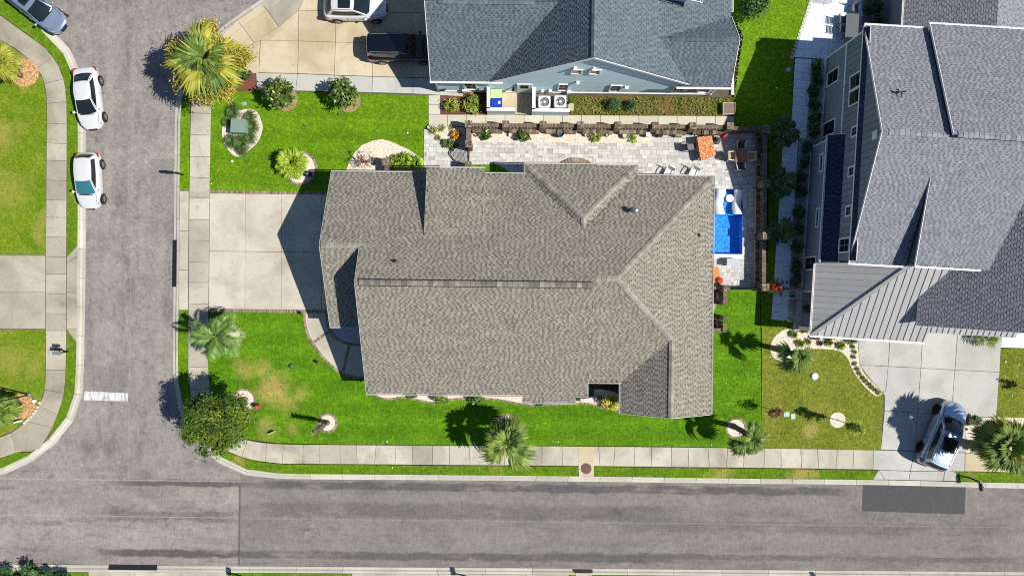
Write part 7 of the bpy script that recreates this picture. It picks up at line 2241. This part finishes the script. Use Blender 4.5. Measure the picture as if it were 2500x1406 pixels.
# ---- palms
def fan_frond(mat, ln=1.0, seed=1, nl=22, pet=.32, droop=.5, wd=.05, spread=1.9):
    """one fan leaf along +x: stalk, then folded leaflets round its tip"""
    rg = random.Random(seed); mb = MB()
    pl_ = ln * pet
    mb.tube([(0, 0, 0), (pl_ * .5, 0, pl_ * .12), (pl_, 0, pl_ * .10)], [.022, .016, .012], 4, t=.8)
    for i in range(nl):
        a = -spread + 2 * spread * i / (nl - 1) + rg.uniform(-.05, .05)
        k = math.cos(a * .42)
        l_ = ln * (1 - pet) * (.62 + .5 * k) * rg.uniform(.85, 1.08)
        root = Vector((pl_ + (1 - abs(a) / spread) * .12 * ln, 0, pl_ * .10)); d = Vector((math.cos(a * .72), math.sin(a * .72), 0)); s = Vector((-d.y, d.x, 0))
        t = min(1, max(0, rg.gauss(.5, .2)))
        m1 = root + d * l_ * .55 + Vector((0, 0, .07 * l_ - droop * .10 * l_)); e1 = root + d * l_ + Vector((0, 0, -droop * l_ * rg.uniform(.35, .7)))
        q = root + d * l_ * .8 + Vector((0, 0, .02 - droop * .28 * l_))
        w1 = wd * ln * rg.uniform(.8, 1.2)
        up = Vector((0, 0, w1 * .5))
        v = [root, m1 - s * w1 - up * .6, m1 + up * .5, m1 + s * w1 - up * .6, q - s * w1 * .6, q + s * w1 * .6, e1]
        mb.add(v, [(0, 1, 2), (0, 2, 3), (1, 4, 2), (2, 5, 3), (2, 4, 6, 5)], 0, t)
    return mb.mesh("frond", mat)
def feather_frond(mat, ln=1.0, seed=1, nl=22):
    rg = random.Random(seed); mb = MB()
    P = lambda t: Vector((ln * t * (1 - .12 * t), .05 * math.sin(t * 3) * ln, ln * (.42 * t - .62 * t * t)))
    mb.tube([P(k / 7) for k in range(8)], [.02, .02, .017, .014, .012, .01, .007, .004], 4, t=.85)
    for i in range(nl):
        t = .16 + .84 * i / (nl - 1); p = P(t); d = (P(min(1, t + .03)) - P(max(0, t - .03))).normalized()
        for sg in (-1, 1):
            s = Vector((-d.y, d.x, 0)).normalized() * sg
            l_ = ln * .36 * math.sin(math.pi * (.12 + .84 * t)) ** .7 * rg.uniform(.85, 1.1)
            dr = (d * .62 + s * .85 + Vector((0, 0, -.25))).normalized(); e1 = p + dr * l_ + Vector((0, 0, -.12 * l_)); m1 = p + dr * l_ * .5 + Vector((0, 0, .03))
            wv = d * .045
            mb.add([p, m1 - wv, m1 + wv, e1], [(0, 1, 3, 2)], 0, min(1, max(0, rg.gauss(.5, .2))))
    return mb.mesh("frond", mat)
def trunk_palm(parent, base, top, r0, r1, seed, boots=26, mat='trunk'):
    rg = random.Random(seed); mb = MB(); base, top = Vector(base), Vector(top)
    pts = [base.lerp(top, t) + Vector((.06 * math.sin(t * 3), .04 * math.sin(t * 4), 0)) for t in lin(8)]
    pts[0] = base - Vector((0, 0, .08))
    mb.tube(pts, [r0 * 1.25] + [r0 + (r1 - r0) * t for t in lin(7)], 10, t=.45)
    o = mb.build("trunk", M[mat], parent, True)
    mb = MB()
    for i in range(boots):
        t = .3 + .68 * i / boots; p = base.lerp(top, t); a = i * 2.399
        d = Vector((math.cos(a), math.sin(a), 0)); s = Vector((-d.y, d.x, 0)) * .05
        q = p + d * (r0 + (r1 - r0) * t) * .95
        mb.add([q - s, q + s, q + d * .10 + s * .6 + Vector((0, 0, .16)), q + d * .10 - s * .6 + Vector((0, 0, .16))], [(0, 1, 2, 3)], 0, rg.random())
    if boots: mb.build("leaf_bases", M[mat], o, kind='stuff')
def palm(label, base_px, crown_px, z, nf, ln, mat, seed, tr=(.17, .14), feather=False, pitch=(-.5, 1.2), flowers=None, boots=24, var=3, yaw=None, name="palm_tree", cat="palm tree", mix=0.0, droop=.55, nl=22, wd=.05, pet=(.24, .38), spread=1.9):
    b = w(*base_px); c = w(crown_px[0], crown_px[1], z)
    r = thing(name, label, cat, b)
    trunk_palm(r, b, c - Vector((0, 0, .1)), tr[0], tr[1], seed, boots)
    rg = random.Random(seed)
    ms = [(feather_frond(L[mat], ln, seed * 7 + k) if feather else fan_frond(L[mat], ln, seed * 7 + k, nl, rg.uniform(*pet), droop * rg.uniform(.7, 1.3), wd, spread)) for k in range(var)]
    mg = [fan_frond(L['palmgold'], ln, seed * 11 + k, nl, .32, droop, wd, spread) for k in range(var)] if mix else ms
    for i in range(nf):
        t = (i + .5) / nf
        el = pitch[1] + (pitch[0] - pitch[1]) * t ** .8
        el += rg.uniform(-.22, .22)
        a = (i * 2.399 + rg.uniform(-.45, .45)) if yaw is None else yaw[i % len(yaw)] + rg.uniform(-.12, .12)
        s = rg.uniform(.68, 1.1) * (.75 if t < .2 else 1)
        inst("frond", (mg if mix and rg.random() < mix else ms)[i % var], r, c - origin(r) + Vector((math.cos(a) * .06, math.sin(a) * .06, -.25 * t)), (rg.uniform(-.3, .3), -el, a), (s, s, s))
    for i in range(0 if feather else 6):
        s = rg.uniform(.45, .6)
        inst("frond", ms[i % var], r, c - origin(r) - Vector((0, 0, .05)), (rg.uniform(-.3, .3), -rg.uniform(.55, 1.15), i * 1.05 + rg.uniform(-.3, .3)), (s, s, s))
    if flowers:
        for i, (a, l_, dz) in enumerate(flowers):
            g = np.random.default_rng(seed + i)
            mb = MB(); pts = []
            for k in range(7):
                q = k / 6; pts.append(c + Vector((math.cos(a) * l_ * q, math.sin(a) * l_ * q, .45 * q + dz * q * q)))
            mb.tube(pts, [.03, .025, .02, .018, .014, .01, .005], 5, t=.8)
            fl = mb.build("flower_stalk", L['flower'], r)
            n = 1500; q = .50 + .5 * g.random(n); P_ = np.stack([np.cos(a) * l_ * q, np.sin(a) * l_ * q, .45 * q + dz * q * q], 1) + g.normal(0, 1, (n, 3)) * np.array([.27, .27, .14]) * (l_ / 2.2)
            aa = g.normal(size=(n, 3)); aa /= np.linalg.norm(aa, axis=1)[:, None]; bb = np.cross(aa, g.normal(size=(n, 3))); bb /= np.linalg.norm(bb, axis=1)[:, None]
            sz = g.uniform(.035, .085, n)[:, None]
            V = np.stack([P_ - aa * sz * 1.6, P_ + bb * sz * .6, P_ + aa * sz * 1.6, P_ - bb * sz * .6], 1).reshape(-1, 3) + np.array(c - origin(r))
            link_mesh("flowers", quick_mesh("flowers", V, np.arange(4 * n).reshape(-1, 4), np.clip(g.normal(.5, .25, n), 0, 1), L['flower']), fl, kind='stuff')
    return r
palm("large shaggy palm with golden flower sprays beside the cul-de-sac pavement", (577, 199), (503, 148), 4.9, 46, 2.2, 'palm', 11, (.22, .2), pitch=(-.85, 1.25), droop=.9, nl=22, mix=.25, spread=1.45,
     flowers=[(1.5, 2.5, -.6), (1.8, 2.1, -.5), (2.8, 2.6, -.8), (3.1, 2.3, -.8), (3.75, 2.5, -1.0), (4.3, 2.3, -.9), (4.6, 2.6, -1.1), (5.3, 2.4, -.8), (.15, 2.7, -.9), (.9, 1.6, .1), (2.4, 1.5, .1), (5.0, 1.7, .0)])
palm("full-headed palm in a brick ring leaning over the lower pavement", (1224, 1034), (1237, 1079), 3.5, 13, 1.95, 'palm', 12, (.19, .15), pitch=(-.65, 1.1), droop=.8, nl=17, pet=(.22, .32), spread=1.15)
palm("sparse palm with a bare dark trunk leaning from a brick ring near the lawn boundary", (1790, 1040), (1837, 1071), 3.6, 6, 1.45, 'palm', 13, (.2, .17), pitch=(-.5, .3), boots=40, yaw=[1.5, .15, -.9, -1.5, -2.5, -1.2], droop=.8, nl=16, pet=(.24, .34), spread=1.1)
palm("palm with few fronds and dark trunk at the rounded end of the gravel bed", (1893, 851), (1948, 868), 3.9, 7, 1.4, 'palm', 14, (.2, .17), pitch=(-.5, .4), boots=40, yaw=[.3, -.35, -1.5, 2.9, -2.4, -1.9, .0], droop=.8, nl=16, pet=(.24, .34), spread=1.1)
palm("big full-crowned palm overhanging the edge of the pale driveway", (2352, 1081), (2459, 1087), 4.5, 38, 1.75, 'palm', 15, (.24, .2), pitch=(-.8, 1.2), droop=.8, nl=20, mix=.25, spread=1.4)
palm("small yellowing palm at the frame edge above the grey log", (52, 186), (0, 152), 2.1, 22, 1.25, 'palmgold', 16, (.16, .14), pitch=(-.6, 1.2))
palm("small green palm at the frame edge beside the lamp post", (40, 990), (-6, 1003), 2.0, 18, 1.2, 'palm', 17, (.18, .16), pitch=(-.6, 1.2))
palm("feathery young palm in a brick ring beside the corner house driveway", (558, 823), (527, 822), 2.5, 20, 2.05, 'feather', 18, (.15, .13), True, pitch=(-.15, 1.0), boots=14)
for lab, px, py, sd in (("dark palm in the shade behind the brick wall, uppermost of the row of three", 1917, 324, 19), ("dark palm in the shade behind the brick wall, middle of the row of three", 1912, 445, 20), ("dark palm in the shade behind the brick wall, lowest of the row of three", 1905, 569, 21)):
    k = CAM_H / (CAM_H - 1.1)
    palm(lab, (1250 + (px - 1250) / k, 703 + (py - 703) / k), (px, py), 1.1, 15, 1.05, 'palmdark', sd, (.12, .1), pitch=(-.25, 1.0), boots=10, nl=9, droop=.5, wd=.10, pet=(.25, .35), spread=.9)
palm("tiny palm in a pot-sized bed beside the pale driveway by the garage", (2404, 822), (2412, 824), .8, 7, .85, 'palm', 22, (.08, .07), pitch=(-.3, .5), boots=0, nl=12, cat="palm")
# low fan palm
b = w(717, 401); r = thing("fan_palm", "low bushy yellow-green fan palm in a round brick-edged bed", "palm", b)
rg = random.Random(31); ms = [fan_frond(L['lime'], 1.12, 90 + k, 18, .45, .5) for k in range(3)]
for i in range(46):
    t = (i + .5) / 46; a = i * 2.399; el = 1.25 - 1.35 * t
    s = rg.uniform(.85, 1.05) * (.7 if t < .15 else 1)
    inst("frond", ms[i % 3], r, Vector((0, 0, .42 - .2 * t)), (rg.uniform(-.3, .3), -el, a), (s, s, s))
mb = MB(); mb.lathe([(.16, -.05), (.18, .25), (.08, .42)], b, 10); mb.build("stem", M['trunk'], r)
# dead palm trunk
b = w(799, 1031); tp_ = w(771, 1052, 3.0)
r = thing("palm_stump", "dead headless palm trunk standing in a round gravel ring", "dead palm", b)
trunk_palm(r, b, Vector((b.x - .12, b.y - .05, 3.0)), .17, .13, 41, 0, 'trunk')
mb = MB(); rg = random.Random(5)
for i in range(64):
    t = .30 + .7 * i / 64; a = i * 2.399; p = Vector((b.x - .12 * t, b.y - .05 * t, 3.0 * t)); d = Vector((math.cos(a), math.sin(a), 0)); s = Vector((-d.y, d.x, 0)) * .04
    ln_ = rg.uniform(.14, .26); q = p + d * .13
    mb.add([q - s, q + s, q + d * ln_ * .7 + s * .4 + Vector((0, 0, ln_)), q + d * ln_ * .7 - s * .4 + Vector((0, 0, ln_))], [(0, 1, 2, 3)], 0, rg.random())
mb.build("leaf_bases", L['dead'], r, kind='stuff')

# ---- clumps of strap leaves
def tuft_mesh(mat, nb, ln, h, wd, seed, arch=.6, name="foliage", tm=.5):
    g = random.Random(seed); mb = MB()
    for i in range(nb):
        a = g.uniform(0, 2 * math.pi); l_ = ln * g.uniform(.55, 1.05); hh = h * g.uniform(.6, 1.1); d = Vector((math.cos(a), math.sin(a), 0)); s = Vector((-d.y, d.x, 0)) * wd * g.uniform(.7, 1.2)
        st_ = Vector((math.cos(a * 3 + i), math.sin(a * 3 + i), 0)) * ln * .10
        m1 = st_ + d * l_ * .5 + Vector((0, 0, hh)); e1 = st_ + d * l_ + Vector((0, 0, hh * (1 - arch)))
        mb.add([st_ - s * .6, st_ + s * .6, m1 + s, m1 - s, e1], [(0, 1, 2, 3), (3, 2, 4)], 0, min(1, max(0, g.gauss(tm, .22))))
    return mb.mesh(name, L[mat])
def tuft(label, px, py, mesh, cat="grass clump", name="grass_clump", s=1.0, group=None, z=0.0):
    o = bpy.data.objects.new(name, mesh); COL.objects.link(o); o.location = w(px, py); o.location.z = z
    o.rotation_euler = (0, 0, R.uniform(0, 6.28)); o.scale = (s, s, s)
    return tag(o, label, cat, group)
og = [tuft_mesh('grass', 260, .85, .40, .013, 50 + k, .9) for k in range(2)]
for lab, px, py, s in (("wispy dark grass clump above the utility box", 571, 276, 1.0), ("wispy dark grass clump at the upper right of the utility box", 612, 288, .85), ("wispy dark grass clump on the side of the utility box away from the pavement", 619, 311, .8), ("wispy dark grass clump below the utility box on the pavement side", 566, 345, .9), ("wispy dark grass clump directly below the utility box", 592, 352, 1.1), ("wispy dark grass clump below the utility box toward the lawn", 612, 338, .8), ("wispy dark grass clump at the bottom tip of the utility box bed", 593, 368, .75), ("wispy dark grass clump hugging the pavement side of the utility box", 553, 300, .6)):
    tuft(lab, px, py, og[int(px) % 2], "ornamental grass", "ornamental_grass", s, "dark grasses round the utility box")
tg = [tuft_mesh('tuft', 46, .42, .24, .022, 60 + k, .7) for k in range(2)]
for lab, px, py, s in (("striped grass clump at the lawn corner of the gate bed", 1059, 319, 1.15), ("striped grass clump, second along the path edge of the gate bed", 1079, 314, .95), ("small striped grass clump by the wall shadow in the gate bed", 1103, 312, .7), ("striped grass clump halfway down the curved edge of the gate bed", 1070, 338, .8)):
    tuft(lab, px, py, tg[int(px) % 2], "grass clump", "grass_clump", s, "grass clumps of the gate bed", .03)
cr = tuft_mesh('croton', 64, .52, .42, .05, 70, .6)
tuft("golden orange spiky plant in the gate bed", 1113, 331, cr, "plant", "spiky_plant", 1.0, None, .03)
ga = tuft_mesh('magnolia', 60, .55, .38, .045, 71, .6)
tuft("broad-leaved green clump by the arched iron gate, nearer the pavers", 1091, 350, ga, "plant", "leafy_clump", .95, None, .03)
tuft("broad-leaved green clump by the arched iron gate, nearer the pillar", 1108, 357, ga, "plant", "leafy_clump", .9, None, .03)
# leafy mound by the stone-roofed house
for lab, px, py, s in (("lush strap-leaved clump beside the short brick pillar", 966, 397, 1.05), ("lush strap-leaved clump in the middle of the group under the eave", 992, 394, 1.25), ("lush strap-leaved clump at the paver end of the group under the eave", 1018, 400, 1.1)):
    tuft(lab, px, py, tuft_mesh('lime', 110, .62, .55, .045, int(px), .5), "plant", "leafy_clump", s, "strap-leaved clumps under the eave")
# liriope row along the pale driveway
lm = [tuft_mesh('tuft', 44, .26, .20, .016, 80 + k, .6) for k in range(2)]
ordn = ["first", "second", "third", "fourth", "fifth", "sixth", "seventh", "eighth", "ninth", "tenth", "eleventh", "twelfth", "thirteenth", "fourteenth", "fifteenth", "sixteenth"]
for i, (px, py) in enumerate(((2081, 846), (2085, 858), (2083, 871), (2086, 887), (2092, 900), (2097, 911), (2105, 921), (2112, 929), (2121, 937), (2127, 944), (2136, 951), (2144, 958))):
    tuft("small green tuft edging the pale driveway, %s counting from the porch roof" % ordn[i], px, py, lm[i % 2], "grass clump", "border_tuft", 1.0, "tufts in a row along the pale driveway")
for lab, px, py, s, mt in (("yellow-green tuft nearest the porch corner of the gravel bed", 1935, 816, 1.2, 'lime'), ("yellow-green tuft in the gravel bed just above the palm crown", 1952, 838, 1.2, 'lime'), ("smaller green tuft beside the one above the palm crown", 1972, 834, .9, 'tuft'), ("low green tuft in the narrow middle of the gravel bed", 2001, 838, .8, 'grass'), ("yellow-green tuft under the porch gutter, mid bed", 2022, 835, 1.15, 'lime'), ("yellow-green tuft at the bend of the gravel bed", 2051, 843, 1.2, 'lime')):
    tuft(lab, px, py, tuft_mesh(mt, 90, .38, .30, .016, int(px), .6), "grass clump", "grass_clump", s, "tufts of the curving gravel bed")
for lab, px, py, rr, mt in (("red and orange leafed plant at the porch corner", 1962, 805, 13, 'red'), ("low red-brown plant under the porch gutter, nearer the corner", 1992, 823, 11, 'red'), ("low red-brown plant under the porch gutter, mid bed", 2030, 826, 11, 'red'), ("dense green shrub under the porch gutter at the driveway end", 2078, 832, 14, 'palm')):
    shrub(lab, px, py, rr, .45, mt, int(px), 300, .07, ry=rr * .7)

# ---- shrubs
shrub("smaller yellow-green variegated shrub in the red mulch bed", 1102, 257, 17, .75, 'var', 201, 760, .085, clumps=22)
shrub("larger yellow-green variegated shrub in the red mulch bed", 1153, 253, 21, .95, 'var', 202, 1000, .09, clumps=26, ry=23)
shrub("round dark green shrub in the weedy strip, the larger of the pair", 1498, 253, 18, .95, 'dark', 203, 1100, .055, clumps=40)
shrub("round dark green shrub in the weedy strip, the smaller of the pair", 1542, 257, 14, .75, 'dark', 204, 800, .055, clumps=34)
shrub("dark leafy shrub on the white gravel strip nearest the iron gate", 1188, 327, 14, .8, 'magnolia', 205, 260, .14, clumps=16, flat=.8)
shrub("dark leafy shrub on the white gravel strip, second from the iron gate", 1278, 330, 15, .85, 'magnolia', 206, 300, .14, clumps=16, flat=.8)
shrub("lime plant with white blooms on the white gravel strip", 1457, 334, 14, .5, 'lime', 207, 360, .09)
o = shrub("small lime plant near the white box lantern", 1546, 339, 10, .4, 'lime', 208, 260, .08)
shrub("dark bushy plant tucked under the big shaggy palm", 602, 181, 12, .7, 'dark', 209, 420, .08)
shrub("green shrub with yellow growth in the gravel under the long eave", 1082, 974, 19, 1.0, 'lime', 210, 620, .10, ry=15)
shrub("dark green shrub in the gravel under the long eave, past the yellow-tipped shrub", 1163, 972, 17, 1.0, 'magnolia', 211, 560, .10, ry=13)
shrub("low green plant in the gravel under the long eave, farthest toward the front walk", 1003, 966, 15, .4, 'magnolia', 212, 260, .10, ry=6)
shrub("bright yellow-green bush at the inner corner of the long eave", 1492, 984, 20, .9, 'yellow', 213, 800, .09, ry=17, tmean=.5)
shrub("grey twiggy bush beside the bright yellow-green bush", 1466, 974, 9, .6, 'scrub', 214, 160, .07)
shrub("small dark plant at the foot of the bump-out eave", 1316, 985, 12, .4, 'dark', 215, 200, .09, ry=5)
shrub("small green plant in the notch of the eave near the bump-out", 1411, 973, 7, .5, 'dark', 216, 180, .08)
shrub("dark fern-like plant in the deep shade of the eave notch", 1443, 958, 10, .5, 'dark', 217, 220, .09)
for lab, px, py, rr in (("dark bush in the pale gravel beside the silver-blue SUV bonnet", 2384, 1027, 14), ("dark bush in the pale gravel beside the silver-blue SUV roof", 2371, 1089, 13), ("small olive bush against the upper edge of the pale gravel by the big palm", 2368, 1030, 9)):
    shrub(lab, px, py, rr, .6, 'dark' if rr > 10 else 'scrub', int(px), 420, .09)
for lab, px, py, rr in (("dark planting in the shaded border above the long dark table", 2134, 12, 24), ("dark planting in the shaded border below the spiky one", 2143, 50, 14)):
    shrub(lab, px, py, rr, .9, 'dark', int(px), 700, .11)
for i, (px, py) in enumerate(((1991, 160), (1994, 189), (1983, 224), (1986, 252), (1986, 286), (1985, 316), (1968, 362), (1961, 396), (1955, 432), (1953, 468), (1948, 520), (1947, 560), (1943, 602), (1942, 648), (1940, 684))):
    shrub("dark shrub in the shaded bed along the grey-blue house, %s counting from the paved yard" % ordn[i], px + 3, py, R.uniform(11, 15), R.uniform(.6, .95), 'dark', 300 + i, 520, .085, group="dark shrubs in a row along the grey-blue house", ry=R.uniform(16, 21), tmean=.5)
shrub("dark round potted-looking bush on the porch under the metal roof", 1974, 753, 11, .8, 'dark', 330, 320, .08)
# canna with red blooms
b = w(1884, 700); r = thing("flowering_plant", "red-flowered leafy plant behind the lowest brick pillar of the garden wall", "flowering plant", b)
me = tuft_mesh('canna', 60, .75, .95, .06, 91, .25); o = link_mesh("leaves", me, r)
c = b + Vector((.25, 0, 1.25))
fm = leaf_mesh("blooms", L['bloom'], 240, (.62, .62, .3), .09, 92, 12, shell=.8, clump_r=.16)
crown_obj("blooms", fm, r, c)
# foliage at the lower frame edge
for i, (px, py, rr) in enumerate(((14, 1410, 24), (66, 1406, 26), (112, 1412, 20), (148, 1414, 16))):
    shrub("leafy hedge plant at the lower frame edge, %s from the frame corner" % ordn[i], px, py, rr, 1.3, 'dark', 340 + i, 700, .13, group="hedge plants at the lower frame edge", tmean=.55)
# weeds of the rough strip
g = np.random.default_rng(77)
pts = []
wp = wl([(1392, 238), (1788, 243), (1788, 252), (1762, 254), (1760, 282), (1392, 280)])
V = []; T = []
n = 2600
xs = [p[0] for p in wp]; ys = [p[1] for p in wp]
x = g.uniform(min(xs), max(xs), n); y = g.uniform(min(ys), max(ys), n); ok = in_poly(x, y, wp)
x, y = x[ok], y[ok]; cl = np.sin(x * 1.7 + 1) * np.sin(y * 3.1) + g.normal(0, .4, len(x)); x, y = x[cl > -.1], y[cl > -.1]; n = len(x)
a = g.uniform(0, 6.28, n); s = g.uniform(.04, .11, n); z = g.uniform(.03, .18, n)
p = np.stack([x, y, z], 1); d = np.stack([np.cos(a), np.sin(a), g.uniform(-.3, .5, n)], 1); q = np.stack([-np.sin(a), np.cos(a), np.zeros(n)], 1)
V = np.stack([p - d * s[:, None], p + q * s[:, None] * .4, p + d * s[:, None], p - q * s[:, None] * .4], 1).reshape(-1, 3)
link_mesh("weeds", quick_mesh("weeds", V, np.arange(4 * n).reshape(-1, 4), np.clip(g.normal(.5, .25, n), 0, 1), L['scrub']), None, 'stuff', "tangled weeds and dry stems in the strip under the pale blue gable", "weeds")
